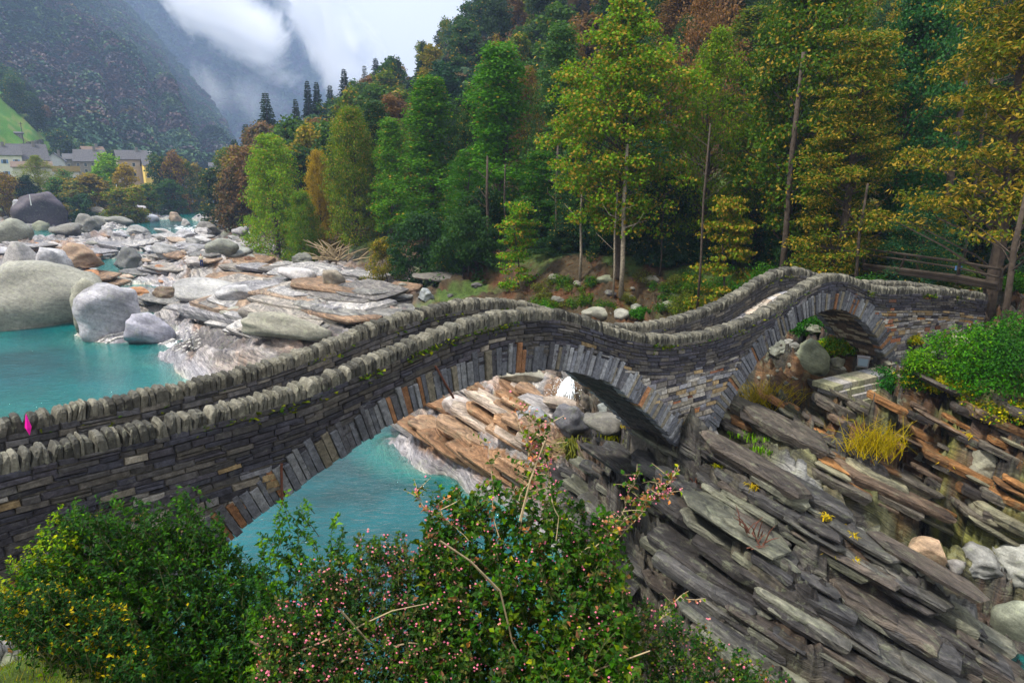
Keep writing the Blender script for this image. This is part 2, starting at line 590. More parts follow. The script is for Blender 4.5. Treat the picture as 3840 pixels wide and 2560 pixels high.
WCTRL = [(0, 0, 12.3), (3, 0, 12.2), (-3, 0, 12.3), (0, 2.5, 11.4), (-3, 4.2, 9.6), (-5, 4.4, 9.4), (0, 5, 8.7), (3, 4.5, 8.3), (2.4, 6.8, 7.4), (-2, 7, 7.0), (1.2, 7.3, 7.9), (0.0, 7.4, 7.4),
         (-5, 7, 8.0), (-7.5, 7, 8.2), (-4, 9, 5.6), (-1, 10, 2.0), (3, 10, 1.0), (-2.6, 11.6, 0.5), (0, 13, -1.5), (4, 12, 0.8), (-1, 16, -3), (2, 16, -3), (6, 5, 8), (9, 8, 5),
         (7, 9, 2.5), (12, 10, 1.5), (-8, 8.6, 8.2), (-12, 8, 8.4), (-10, 4, 9), (-7.5, 11.8, 7.2), (-14, 12, 7.5), (-5, 14.5, 0.5), (-8.5, 16, 0), (-12, 18, -1), (-20, 20, 4), (-20, 14, 7), (-14, 26, -2), (-22, 34, 0),
         (8, -4, 12.4), (-8, -4, 12.4), (0, -8, 12.4), (15, 3, 9), (20, 12, 4), (24, 22, 6.5), (30, 28, 8.5)]
for _s, _o, _z in [(28.5, 1, 5.9), (30, -.5, 6.1), (30, 2.5, 6.3), (32, -.6, 6.2), (33.5, -.7, 6.6), (32, 2.6, 6.8), (35.2, .9, 7.7), (36.5, .9, 7.85), (35.5, -1.2, 7.5), (35.5, 2.8, 7.7), (39, 1, 8.0),
                   (22.5, 1, 4.6), (25, 1, 5.3), (18.6, 1, 4.9), (18.6, -.5, 4.8), (18.6, 2.6, 4.8), (0.3, 1, 6.2), (2, 1, 4.2), (-3, 1, 8.1), (2.6, 2.4, 1.5), (1.5, -.8, 5.2), (10, 1, -2.5), (14.5, 1, -1), (16.2, 1, 2.5), (12.5, -3, -2)]:
    _x, _y = bridge_xy(_s, _o)
    WCTRL.append((float(_x), float(_y), _z))
_C = np.array([tuple(at_z(*c)) for c in CTRL] + WCTRL)
_res = _C[:, 2] - base_h(_C[:, 0], _C[:, 1])
_D = np.hypot(_C[:, None, 0] - _C[None, :, 0], _C[:, None, 1] - _C[None, :, 1])
_n = len(_C)
_A = np.zeros((_n + 3, _n + 3))
_A[:_n, :_n] = -_D + np.eye(_n) * -0.03
_A[:_n, _n] = _A[_n, :_n] = 1
_A[:_n, _n + 1] = _A[_n + 1, :_n] = _C[:, 0] * 0.01
_A[:_n, _n + 2] = _A[_n + 2, :_n] = _C[:, 1] * 0.01
_sol = np.linalg.solve(_A, np.r_[_res, 0, 0, 0])
_W, _W0 = _sol[:_n], _sol[_n:]


def H(x, y):
    x = np.asarray(x, float)
    y = np.asarray(y, float)
    shp = np.broadcast(x, y).shape
    x = np.broadcast_to(x, shp).ravel()
    y = np.broadcast_to(y, shp).ravel()
    r = np.zeros(len(x))
    for i in range(0, len(x), 20000):
        D = np.hypot(x[i:i + 20000, None] - _C[None, :, 0], y[i:i + 20000, None] - _C[None, :, 1])
        r[i:i + 20000] = -D @ _W + _W0[0] + (_W0[1] * x[i:i + 20000] + _W0[2] * y[i:i + 20000]) * 0.01
    R = np.hypot(x, y)
    az = np.arctan2(x, y)
    wgt = (1 - smooth(150, 330, R)) * (1 - smooth(0.75, 1.2, np.abs(az)) * smooth(8, 20, R)) * (1 - smooth(4, 25, sdist((x, y), RB)))
    r = r * wgt
    return (base_h(x, y) + r).reshape(shp)


def hz(x, y):
    return float(H(np.array([x]), np.array([y]))[0])


# tessellation: rings around the viewpoint, denser where the ground is seen close
NA, NR = 720, 610
az = np.linspace(math.radians(-50), math.radians(50), NA)
rr = np.concatenate([np.exp(np.linspace(math.log(1.5), math.log(150), NR - 80)), np.exp(np.linspace(math.log(151.5), math.log(760), 80))])
A_, R_ = np.meshgrid(az, rr)
X_, Y_ = R_ * np.sin(A_), R_ * np.cos(A_)
Z0 = H(X_, Y_)
dR_ = sdist((X_, Y_), RB)
dL_ = -sdist((X_, Y_), LB)
rocky = (1 - smooth(0, 10, dR_)) * (1 - smooth(2, 14, dL_)) * smooth(8.5, 11.5, np.hypot(X_ + 1, Y_) + 0.25 * np.abs(X_))
soilr = np.maximum(smooth(-2, 5, dR_), smooth(-9, -3, dR_) * smooth(-16, -6, X_) * (1 - smooth(14, 22, X_)))
nearbank = 1 - smooth(8.5, 11.5, np.hypot(X_ + 1, Y_) + 0.25 * np.abs(X_))
under = 1 - 0.75 * smooth(0.3, -0.6, Z0)


def terrace(Q, s, sharp=0.22):
    f = Q / s
    i = np.floor(f)
    fr = f - i
    return (smooth(0.5 - sharp, 0.5 + sharp, fr) - fr) * s


def blocks(x, y, la, lb, seed, jit=0.85):
    """cracked slabs: cells stretched along the strike; returns a random number, the tilt coordinate and the distance to the crack"""
    sx, sy = S1[0] / math.hypot(S1[0], S1[1]), S1[1] / math.hypot(S1[0], S1[1])
    wx = fbm(x / (la * 1.6), y / (la * 1.6), 0, 3, seed + 50) * 0.35
    p, q = (x * sx + y * sy) / la + wx, (-x * sy + y * sx) / lb + wx * 1.2 + 0.5 * fbm(x / (la * 3), y / (la * 3), 0, 2, seed + 60)
    pi_, qi = np.floor(p), np.floor(q)
    b1 = np.full(p.shape, 9.0)
    b2 = np.full(p.shape, 9.0)
    hid = np.zeros(p.shape)
    loc = np.zeros(p.shape)
    for dj in (-1, 0, 1):
        for di in (-1, 0, 1):
            ci, cj = pi_ + di, qi + dj
            zz_ = np.zeros(p.shape)
            px = ci + 0.5 + (_h(ci, cj, zz_, seed) - 0.5) * jit
            py = cj + 0.5 + (_h(ci, cj, zz_, seed + 1) - 0.5) * jit
            d = np.maximum(np.abs(p - px) * 1.0, np.abs(q - py)) * 0.55 + np.hypot(p - px, q - py) * 0.45
            m1 = d < b1
            b2 = np.where(m1, b1, np.minimum(b2, d))
            hid = np.where(m1, _h(ci, cj, zz_, seed + 2), hid)
            loc = np.where(m1, q - py, loc)
            b1 = np.where(m1, d, b1)
    return hid, loc, b2 - b1


Zt = Z0.copy()
w1 = fbm(X_ * 0.16, Y_ * 0.16, 0, 4, 3) * 0.9
big = fbm(X_ * 0.12, Y_ * 0.12, 0, 4, 11)
Zt += rocky * under * big * np.clip(0.25 + R_ * 0.006, 0, 0.9)
# gneiss layers
Q = X_ * NB[0] + Y_ * NB[1] + Zt * NB[2] + w1 * 0.5 + 0.3 * fbm(X_ * 0.7, Y_ * 0.7, 0, 3, 8)
rough_zone = smooth(0.02, 0.14, np.arctan2(X_, Y_)) * (1 - smooth(40, 60, R_))        # the broken ledges; the river slabs left of them are worn smooth
amp = 0.35 + 0.65 * rough_zone
step = terrace(Q, 0.62) * amp + terrace(Q + 0.2 * fbm(X_ * 1.3, Y_ * 1.3, 0, 3, 21), 0.19) * amp * 0.9
Qf = X_ * NB[0] + Y_ * NB[1] + Zt * NB[2] + 0.35 * fbm(X_ * 0.25, Y_ * 0.25, 0, 3, 3)
stepr = terrace(Qf, 0.95, 0.09) * 1.15 + terrace(Qf + 0.25 * vnoise(X_ * 0.9, Y_ * 0.9, 0, 21), 0.36, 0.1) * 1.25 + terrace(Qf + 0.1 * vnoise(X_ * 2.2, Y_ * 2.2, 0, 22), 0.13, 0.13) * 1.0
step = step * (1 - rough_zone) + stepr * rough_zone
Zt += rocky * under * step / NB[2]
farr = smooth(28, 50, R_)
h1, l1, e1 = blocks(X_, Y_, 6.5, 2.6, 201)
h2, l2, e2 = blocks(X_, Y_, 3.0, 0.85, 211)
h3, l3, e3 = blocks(X_, Y_, 1.5, 0.26, 221)
blk = farr * ((h1 - 0.5) * 0.9 + l1 * 0.7 - 0.4 * (1 - smooth(0, 0.10, e1))) + (0.35 - 0.1 * farr) * ((h2 - 0.5) * 0.42 + l2 * 0.28 - 0.20 * (1 - smooth(0, 0.12, e2))) + (1 - farr) * ((h3 - 0.5) * 0.24 + l3 * 0.16 - 0.11 * (1 - smooth(0, 0.12, e3)) + rough_zone * ((h2 - 0.5) * 0.5 + l2 * 0.5))
worn = np.exp(-(((X_ + 17) / 9) ** 2 + ((Y_ - 45) / 7) ** 2)) * 0.75      # the river has polished the slab beside the pool
orc = at_z(470, 455, 1.0)
worn = np.maximum(worn, 0.6 * np.exp(-(((X_ - orc[0]) / 6) ** 2 + ((Y_ - orc[1]) / 6) ** 2)))
Zt += rocky * under * blk * (1 - worn)
Zt += rocky * under * (fbm(X_ * 0.9, Y_ * 0.9, 0, 4, 5) * 0.08 * (0.4 + rough_zone) + smooth(50, 120, R_) * fbm(X_ * 0.16, Y_ * 0.16, 0, 2, 6) * 0.5)
Zt += (soilr + smooth(2, 14, dL_)) * fbm(X_ * 0.15, Y_ * 0.15, 0, 4, 31) * np.clip(R_ * 0.006, 0.1, 1.2)
Zt += nearbank * fbm(X_ * 1.2, Y_ * 1.2, 0, 4, 33) * 0.08

# colours of the ground itself
n1 = fbm(X_ * 0.22, Y_ * 0.22, 0, 5, 41)
n2 = fbm(X_ * 0.6 + 9, Y_ * 0.6, 0, 4, 43)
nb = fbm(Q * 2.4, X_ * 0.08, Y_ * 0.08, 3, 47)
c = np.zeros(X_.shape + (3,))


def mixc(a, b, w):
    return a * (1 - w[..., None]) + np.array(b) * w[..., None]


c[:] = (0.34, 0.33, 0.36)
c = mixc(c, (0.46, 0.45, 0.46), smooth(-0.1, 0.5, n1))
c = mixc(c, (0.40, 0.27, 0.18), smooth(0.3, 0.7, n2 * 0.4 + nb * 0.9) * 0.7)
c = mixc(c, (0.16, 0.15, 0.16), smooth(0.25, 0.8, -n1 + 0.3 * nb))
c = c * (0.62 + 0.75 * h2[..., None] * (1 - 0.5 * worn[..., None])) * (0.8 + 0.4 * h1[..., None])
c = mixc(c, (0.40, 0.22, 0.12), (h1 > 0.78) * (1 - worn) * 0.6 * smooth(-0.3, 0.3, n2))
c = mixc(c, (0.55, 0.54, 0.56), (h2 > 0.92) * (1 - worn) * 0.6)
c = mixc(c, (0.12, 0.115, 0.115), (h2 < 0.14) * 0.6)
# salmon coloured slabs right of the river
pink = smooth(-26, -14, X_) * smooth(70, 55, Y_) * smooth(24, 30, R_) * (1 - smooth(-1.5, 2, X_))
c = mixc(c, (0.42, 0.30, 0.24), pink * smooth(-0.6, 0.3, nb) * 0.42)
# orange slab seen through the large arch
oc = at_z(470, 455, 1.0)
orange = np.exp(-(((X_ - oc[0]) / 5.5) ** 2 + ((Y_ - oc[1]) / 5.0) ** 2))
c = mixc(c, (0.36, 0.19, 0.09), np.clip(orange * 1.4, 0, 1) * smooth(-0.5, 0.2, nb) * smooth(0.25, 0.5, Z0) * 0.9)
c = mixc(c, (0.42, 0.43, 0.50), smooth(0.45, 0.2, np.abs(Z0 - 0.15)) * 0.7)
# dark lichened ledges on the right
dark = rough_zone * rocky
dc = np.zeros_like(c) + np.array((0.13, 0.12, 0.12))
dc = mixc(dc, (0.17, 0.16, 0.125), smooth(-0.2, 0.6, n1))
dc = dc * (0.45 + 0.9 * h3[..., None]) * (0.6 + 0.7 * h2[..., None])
dc = mixc(dc, (0.26, 0.26, 0.25), (h3 > 0.86) * 0.5)
dc = mixc(dc, (0.28, 0.15, 0.07), smooth(0.2, 0.7, n2 * 0.4 + 0.8 * nb) * 0.5)
dc = dc * 0.5
dc = mixc(dc, (0.24, 0.12, 0.05), smooth(8.5, 12, X_) * smooth(0.0, 0.5, nb) * smooth(17, 20, Y_ + 0 * X_) * 0.7)
c = c * (1 - dark[..., None]) + dc * dark[..., None]
c = c * 0.52
crl = np.array([at_z(u, v, z)[:2] for u, v, z in ((735, 458, 4.9), (800, 484, 4.2), (860, 533, 3.2), (900, 568, 2.5), (955, 612, 1.6))])
cd_ = np.abs(sdist((X_, Y_), crl))
c = mixc(c, (0.22, 0.23, 0.24), np.exp(-(cd_ / 0.75) ** 2) * 0.85)
# forest floor
ff = np.zeros_like(c) + np.array((0.045, 0.034, 0.02))
ff = mixc(ff, (0.07, 0.035, 0.018), smooth(0.0, 0.6, n2))
ff = mixc(ff, (0.05, 0.08, 0.02), smooth(0.1, 0.6, n1))
c = c * (1 - soilr[..., None]) + ff * soilr[..., None]
# meadow on the left bank
gl = smooth(4, 20, dL_)
mg = np.zeros_like(c) + np.array((0.06, 0.17, 0.02))
mg = mixc(mg, (0.11, 0.20, 0.03), smooth(-0.3, 0.5, n1))
mg = mixc(mg, (0.22, 0.20, 0.07), smooth(0.3, 0.8, n2) * 0.6)
c = c * (1 - gl[..., None]) + mg * gl[..., None]
nbk = np.zeros_like(c) + np.array((0.05, 0.075, 0.015))
nbk = mixc(nbk, (0.12, 0.10, 0.03), smooth(0.0, 0.6, n2))
c = c * (1 - nearbank[..., None]) + nbk * nearbank[..., None]
# grassy soil right of the second arch
gx, gy, _g = at_z(960, 405, 6)
gr = np.exp(-(((X_ - gx) / 6.0) ** 2 + ((Y_ - gy) / 3.0) ** 2)) * smooth(-0.4, 0.3, n2)
c = mixc(c, (0.12, 0.13, 0.03), np.clip(gr * 1.3, 0, 0.9))
pebble = smooth(0.1, -0.4, Z0)
c = mixc(c, (0.30, 0.33, 0.28), pebble * 0.8)

idx = np.arange(NA * NR).reshape(NR, NA)
quads = np.stack([idx[:-1, :-1], idx[:-1, 1:], idx[1:, 1:], idx[1:, :-1]], -1).reshape(-1, 4)
# rock ground and vegetated ground are two pieces of the setting
qc = quads[:, 0]
soil_mask = ((soilr + gl + nearbank) > 0.5).ravel()[qc]
Vt = np.stack([X_, Y_, Zt], -1).reshape(-1, 3)
Ct = c.reshape(-1, 3)


def sub_mesh(name, q, mat, sm):
    used, inv = np.unique(q.ravel(), return_inverse=True)
    return mesh_np(name, Vt[used], inv.reshape(-1, 4), mat, Ct[used], sm)


def soil_material():
    t = NT("soil_and_grass")
    c = t.n("NewGeometry").outputs['Position']
    tint = t.n("Attribute", attribute_name="tint").outputs['Color']
    f = t.noise(c, 2.5, 8, 0.75)
    g = t.noise(c, 30, 4, 0.7)
    col = t.mix(1.0, tint, t.ramp(f, [(0.3, (0.45,) * 3), (0.7, (1.7,) * 3)]), 'MULTIPLY')
    col = t.mix(1.0, col, t.ramp(g, [(0.3, (0.5,) * 3), (0.7, (1.5,) * 3)]), 'MULTIPLY')
    return t.done(t.pbsdf(col, 0.95, 0.1, t.math('ADD', f, t.math('MULTIPLY', g, 0.4)), 0.8, 0.1))


M['soil'] = soil_material()
o = link("riverbed_rock", sub_mesh("riverbed_rock", quads[~soil_mask], M['rock'], True), kind='structure')
tag(o, "layered grey and orange gneiss bedrock of the river bed")
o = link("hillside_ground", sub_mesh("hillside_ground", quads[soil_mask], M['soil'], True), kind='structure')
tag(o, "forest floor, meadow and grassy bank beside the river")


def gz(x, y):
    """height of the built ground"""
    a = math.atan2(x, y)
    r = math.hypot(x, y)
    ia = (a - az[0]) / (az[1] - az[0])
    ir = float(np.interp(r, rr, np.arange(NR)))
    ia = min(max(ia, 0), NA - 1.001)
    ir = min(max(ir, 0), NR - 1.001)
    i, j = int(ir), int(ia)
    fi, fj = ir - i, ia - j
    return float((Zt[i, j] * (1 - fj) + Zt[i, j + 1] * fj) * (1 - fi) + (Zt[i + 1, j] * (1 - fj) + Zt[i + 1, j + 1] * fj) * fi)


# where a pixel's ray meets the built ground
def hit(u, v, rmax=700):
    d = ray(u, v)
    k = math.hypot(d[0], d[1])
    r = 3.0
    while r < rmax:
        x, y = d[0] / k * r, d[1] / k * r
        z = CAMZ + d[2] / k * r
        if z < gz(x, y):
            return np.array([x, y, gz(x, y)])
        r *= 1.01
    return None


# ------------------------------------------------------------------ water
def water_material():
    """water seen through: the deeper it stands over the bed (attribute tint = depth in metres), the more its own turquoise shows"""
    t = NT("river_water")
    c = t.n("NewGeometry").outputs['Position']
    dep = t.n("Attribute", attribute_name="tint").outputs['Fac']
    n = t.noise(t.mapping(c, (0, 0, 0.6), (1.0, 2.2, 1.0)), 1.3, 5, 0.62, 0.8)
    n2 = t.noise(c, 5.0, 3, 0.6)
    h = t.math('ADD', n, t.math('MULTIPLY', n2, 0.3))
    b = t.n("Bump")
    b.inputs['Strength'].default_value = 0.9
    b.inputs['Distance'].default_value = 0.13
    t.set(b.inputs['Height'], h)
    cl = t.noise(c, 0.15, 4, 0.6)
    deep = t.ramp(cl, [(0.35, (0.0, 0.035, 0.042)), (0.65, (0.0, 0.095, 0.115))])
    col = t.mix(t.math('SUBTRACT', 1.0, t.math('MULTIPLY', dep, 0.55), True), deep, (0.0, 0.24, 0.23))
    p = t.n("BsdfDiffuse")
    t.set(p.inputs['Color'], col)
    tr = t.n("BsdfTransparent")
    t.set(tr.inputs['Color'], t.mix(t.math('MULTIPLY', dep, 0.6, True), (0.75, 0.97, 0.95), (0.15, 0.72, 0.70)))
    gl = t.n("BsdfGlossy")
    gl.inputs['Roughness'].default_value = 0.05
    t.set(gl.inputs['Normal'], b.outputs[0])
    fr = t.n("Fresnel")
    fr.inputs['IOR'].default_value = 1.45
    t.set(fr.inputs['Normal'], b.outputs[0])
    ms = t.n("MixShader")
    clear = t.math('POWER', 0.38, dep)
    t.t.links.new(t.math('MULTIPLY', clear, 0.92), ms.inputs[0])
    t.t.links.new(p.outputs[0], ms.inputs[1])
    t.t.links.new(tr.outputs[0], ms.inputs[2])
    m2 = t.n("MixShader")
    t.t.links.new(fr.outputs[0], m2.inputs[0])
    t.t.links.new(ms.outputs[0], m2.inputs[1])
    t.t.links.new(gl.outputs[0], m2.inputs[2])
    return t.done(m2.outputs[0])


M['water'] = water_material()
wa = np.linspace(az[0], az[-1], 480)
wr = np.concatenate([np.exp(np.linspace(math.log(9), math.log(150), 330)), np.linspace(152, 720, 60)])
WA, WR = np.meshgrid(wa, wr)
WX, WY = WR * np.sin(WA), WR * np.cos(WA)
# ground height under each water vertex, from the built ground
_ir = np.interp(WR, rr, np.arange(NR)); _ia = (WA - az[0]) / (az[1] - az[0])
_i = np.clip(_ir.astype(int), 0, NR - 2); _j = np.clip(_ia.astype(int), 0, NA - 2)
_fi, _fj = _ir - _i, _ia - _j
WG = (Zt[_i, _j] * (1 - _fj) + Zt[_i, _j + 1] * _fj) * (1 - _fi) + (Zt[_i + 1, _j] * (1 - _fj) + Zt[_i + 1, _j + 1] * _fj) * _fi
wi = np.arange(WG.size).reshape(WG.shape)
wq = np.stack([wi[:-1, :-1], wi[:-1, 1:], wi[1:, 1:], wi[1:, :-1]], -1).reshape(-1, 4)
low = np.minimum.reduce([WG.ravel()[wq[:, k]] for k in range(4)]) < 0.02
wq = wq[low]
used, inv = np.unique(wq.ravel(), return_inverse=True)
dep = np.clip(-WG.ravel()[used], 0, 5)
me = mesh_np("river_water", np.stack([WX.ravel()[used], WY.ravel()[used], 0 * used], 1), inv.reshape(-1, 4), M['water'], np.stack([dep] * 3, 1), True)
o = link("river_water", me, kind='structure')
tag(o, "clear turquoise river water in pools between the rocks")

# ------------------------------------------------------------------ bridge
CAPS = np.array([(-6, 9.7), (-3, 9.75), (0, 9.79), (1.2, 9.79), (2.5, 9.76), (4, 9.79), (5.3, 9.87), (6, 10.02), (6.9, 10.15), (7.7, 10.33), (8.6, 10.47), (9.6, 10.57), (10.5, 10.60), (11.4, 10.53), (12.2, 10.41), (12.8, 10.24), (13.6, 9.94), (14.5, 9.56), (15.4, 9.27),
                 (16.4, 9.05), (17.7, 8.89), (19.2, 8.85), (20.7, 8.99), (22.2, 9.30), (23.3, 9.71), (24.1, 10.03), (24.8, 10.21), (25.6, 10.24), (26.4, 10.11), (27.1, 9.83), (27.7, 9.60), (28.8, 9.42), (30.6, 9.29), (32.4, 9.10), (33.7, 8.90), (35.0, 8.66), (37, 8.5)])
_ss = np.linspace(-6, 37, 431)
_cz = np.interp(_ss, CAPS[:, 0], CAPS[:, 1])
_k = np.exp(-0.5 * (np.arange(-8, 9) / 3.5) ** 2)
_k /= _k.sum()
_cz = np.convolve(np.pad(_cz, 8, mode='edge'), _k, 'valid')


def capz(s):
    return np.interp(s, _ss, _cz)


ARCH1 = [(0.4, 4.2), (1.2, 5.3), (2.2, 6.45), (3.03, 7.02), (3.83, 7.4), (5.4, 8.0), (6.48, 8.36), (7.53, 8.67), (8.65, 8.87), (10.0, 8.98), (10.9, 8.93), (12.0, 8.77), (13.0, 8.48), (14.27, 7.93), (15.44, 7.06), (16.51, 6.16), (17.42, 5.25), (17.85, 4.7)]
ARCH2 = [(19.1, 4.7), (19.35, 4.97), (20.24, 6.15), (21.5, 7.37), (22.84, 8.16), (24.0, 8.67), (25.1, 8.86), (26.24, 8.72), (27.5, 8.11), (28.6, 7.08), (29.19, 6.07), (29.4, 5.4)]
W_ = 1.93          # near cap centre to far cap centre
NEAR, FAR = -0.22, W_ + 0.22
RING = 0.72


def resample(pts, step):
    P = np.array(pts)
    # smooth with Catmull-Rom
    out = []
    for i in range(len(P) - 1):
        p0, p1, p2, p3 = P[max(i - 1, 0)], P[i], P[i + 1], P[min(i + 2, len(P) - 1)]
        for t in np.linspace(0, 1, 12, endpoint=False):
            out.append(0.5 * (2 * p1 + (p2 - p0) * t + (2 * p0 - 5 * p1 + 4 * p2 - p3) * t * t + (3 * p1 - p0 - 3 * p2 + p3) * t ** 3))
    out.append(P[-1])
    out = np.array(out)
    L = np.r_[0, np.cumsum(np.hypot(*np.diff(out, axis=0).T))]
    n = int(L[-1] / step)
    tt = np.linspace(0, L[-1], n)
    return np.stack([np.interp(tt, L, out[:, 0]), np.interp(tt, L, out[:, 1])], 1)


AR = [resample(ARCH1, 0.1), resample(ARCH2, 0.1)]


def intr(s):
    """lowest masonry height above opening at s, or None outside the arches"""
    for a in AR:
        if a[0, 0] <= s <= a[-1, 0]:
            return float(np.interp(s, a[:, 0], a[:, 1]))
    return None


def ring_dist(s, z):
    return min(float(np.min(np.hypot(a[:, 0] - s, a[:, 1] - z))) for a in AR)


def BP(s, off, z):
    x, y = bridge_xy(s, off)
    return (float(x), float(y), float(z))


rng = random.Random(7)
bx, by = bridge_xy(18.5, 0.9)
bridge = empty("stone_bridge", (0, 0, 0), "medieval stone footbridge with two humpbacked arches crossing the river", "bridge")

# body (mortar core), soffits included
DECK = 0.93
core = MB()
S = sorted(set(list(np.arange(-6, 35.0, 0.25)) + [34.8] + [a[0, 0] for a in AR] + [a[-1, 0] for a in AR]))
S = [s for s in S if s <= 34.8]
mort = (0.11, 0.10, 0.085)


def colm(s0, s1, b0, b1, t0, t1, o0, o1, cc=mort):
    vs = [BP(s0, o0, b0), BP(s1, o0, b1), BP(s1, o1, b1), BP(s0, o1, b0), BP(s0, o0, t0), BP(s1, o0, t1), BP(s1, o1, t1), BP(s0, o1, t0)]
    core.add(vs, [(0, 3, 2, 1), (4, 5, 6, 7), (0, 1, 5, 4), (2, 3, 7, 6), (1, 2, 6, 5), (3, 0, 4, 7)], cc)


for s0, s1 in zip(S[:-1], S[1:]):
    sm = 0.5 * (s0 + s1)
    i0 = intr(sm)
    if i0 is None:
        b0 = b1 = (3.6 if 17 < sm < 20 else 3.0)
    else:
        b0 = intr(s0) if intr(s0) is not None else i0
        b1 = intr(s1) if intr(s1) is not None else i0
        b0 += 0.03
        b1 += 0.03
    colm(s0, s1, b0, b1, capz(s0) - DECK - .03, capz(s1) - DECK - .03, NEAR + 0.03, FAR - 0.03)
    colm(s0, s1, capz(s0) - DECK - .03, capz(s1) - DECK - .03, capz(s0) - 0.27, capz(s1) - 0.27, NEAR + 0.035, 0.20 - 0.03)
    colm(s0, s1, capz(s0) - DECK - .03, capz(s1) - DECK - .03, capz(s0) - 0.27, capz(s1) - 0.27, W_ - 0.20 + 0.03, FAR - 0.035)
core.build("mortar_core", M['stone'], bridge)

CHANNELS = {}


def wall_col(s, z, top):
    """colour of a wall stone from where it sits: weathered dark along the parapet, paler and browner below; sunlight painted in at the pier and right wall"""
    d = top - z
    r = rng.random()
    dark = [(0.060, 0.060, 0.078), (0.075, 0.070, 0.085), (0.052, 0.050, 0.060), (0.09, 0.085, 0.085), (0.11, 0.10, 0.09)]
    pale = [(0.24, 0.235, 0.235), (0.30, 0.27, 0.22), (0.19, 0.19, 0.21), (0.33, 0.24, 0.13), (0.26, 0.23, 0.19), (0.15, 0.14, 0.15), (0.34, 0.32, 0.29)]
    pl = 0.04
    if d > 1.25:
        pl = 0.3
    if d > 1.6 and s < 7:
        pl = 0.5
    if 15 < s < 23 and d > 1.5:
        pl = 0.85
    if s > 27.5 and d > 1.0:
        pl = 0.9
    if rng.random() < pl:
        col = rng.choice(pale)
        if rng.random() < 0.07:
            col = rng.choice([(0.26, 0.11, 0.06), (0.30, 0.15, 0.06), (0.17, 0.08, 0.05)])
    else:
        col = rng.choice(dark)
    k = rng.uniform(0.65, 1.2) * (0.72 if s < 12 else 0.95 if d < 1.3 else 1.35)  # lower stones right of the large arch's crown brightened, sunlight put into their colour
    return tuple(q * k for q in col)


stones = []          # (pixel size, MB)


def face_stone(s0, s1, zl0, zl1, zh0, zh1, off, outw, col, proud=None, name='wall_stone'):
    """chamfered stone block on a face at lateral position off; outw = -1 faces the near side, +1 the far side"""
    g = 0.008
    proud = rng.uniform(0.0, 0.035) if proud is None else proud
    o_b = off - outw * 0.08
    o_m = off + outw * (proud - 0.012)
    o_f = off + outw * (proud + 0.012)
    j = lambda a=0.009: rng.uniform(-a, a)
    cs = [(s0 + g + j(), zl0 + g + j()), (s1 - g + j(), zl1 + g + j()), (s1 - g + j(), zh1 - g + j()), (s0 + g + j(), zh0 - g + j())]
    ms_, mz_ = sum(q[0] for q in cs) / 4, sum(q[1] for q in cs) / 4
    hh = max(0.03, min(abs(zh0 - zl0), abs(s1 - s0)))
    ins = min(0.2, 0.02 / hh)
    vs = [BP(a, o_b, b) for a, b in cs] + [BP(a, o_m + j(0.006), b) for a, b in cs] + [BP(a + (ms_ - a) * ins, o_f + j(0.008), b + (mz_ - b) * ins * 1.4) for a, b in cs]
    fs = []
    for k in range(4):
        n = (k + 1) % 4
        fs.append((k, n, 4 + n, 4 + k))
        fs.append((4 + k, 4 + n, 8 + n, 8 + k))
    fs.append((8, 9, 10, 11))
    if outw > 0:
        fs = [tuple(reversed(f)) for f in fs]
    m_ = MB()
    m_.add(vs, fs, col)
    x, y, z = vs[8]
    dist = math.hypot(x, y)
    size = abs(s1 - s0) * 0.5 * (abs(zh0 - zl0) + abs(zh1 - zl1)) / (dist * dist + 1)
    u, v = proj(x, y, z)
    if not (-10 < u < 1034 and -10 < v < 700):
        size *= 0.01
    stones.append((size, name, m_))


def course_run(sa, sb, lo, hi, off, outw, keep, wmin=0.22, wmax=0.62, colf=None):
    s = sa + rng.uniform(0, 0.2)
    prev = sa
    while prev < sb - 0.05:
        w = rng.uniform(wmin, wmax)
        if rng.random() < 0.15:
            w *= 1.4
        nx = min(prev + w, sb)
        sm = 0.5 * (prev + nx)
        zm = 0.5 * (lo(sm) + hi(sm))
        if keep(prev, nx, lo(sm), hi(sm)):
            col = (colf or wall_col)(sm, zm, capz(sm))
            if rng.random() < 0.12 and hi(sm) - lo(sm) > 0.11:
                zz = lambda q: lo(q) + (hi(q) - lo(q)) * 0.5
                face_stone(prev, nx, lo(prev), lo(nx), zz(prev), zz(nx), off, outw, col)
                face_stone(prev, nx, zz(prev), zz(nx), hi(prev), hi(nx), off, outw, (colf or wall_col)(sm, zm, capz(sm)))
            else:
                face_stone(prev, nx, lo(prev), lo(nx), hi(prev), hi(nx), off, outw, col)
        prev = nx


def open_ok(s0, s1, zl, zh):
    """outside the arch openings and not behind the ring stones"""
    for s in (s0, 0.5 * (s0 + s1), s1):
        i_ = intr(s)
        if i_ is not None and zl < i_ + 0.10:
            return False
        if i_ is not None and zh < i_:
            return False
    if ring_dist(0.5 * (s0 + s1), 0.5 * (zl + zh)) < 0.30:
        return False
    return True


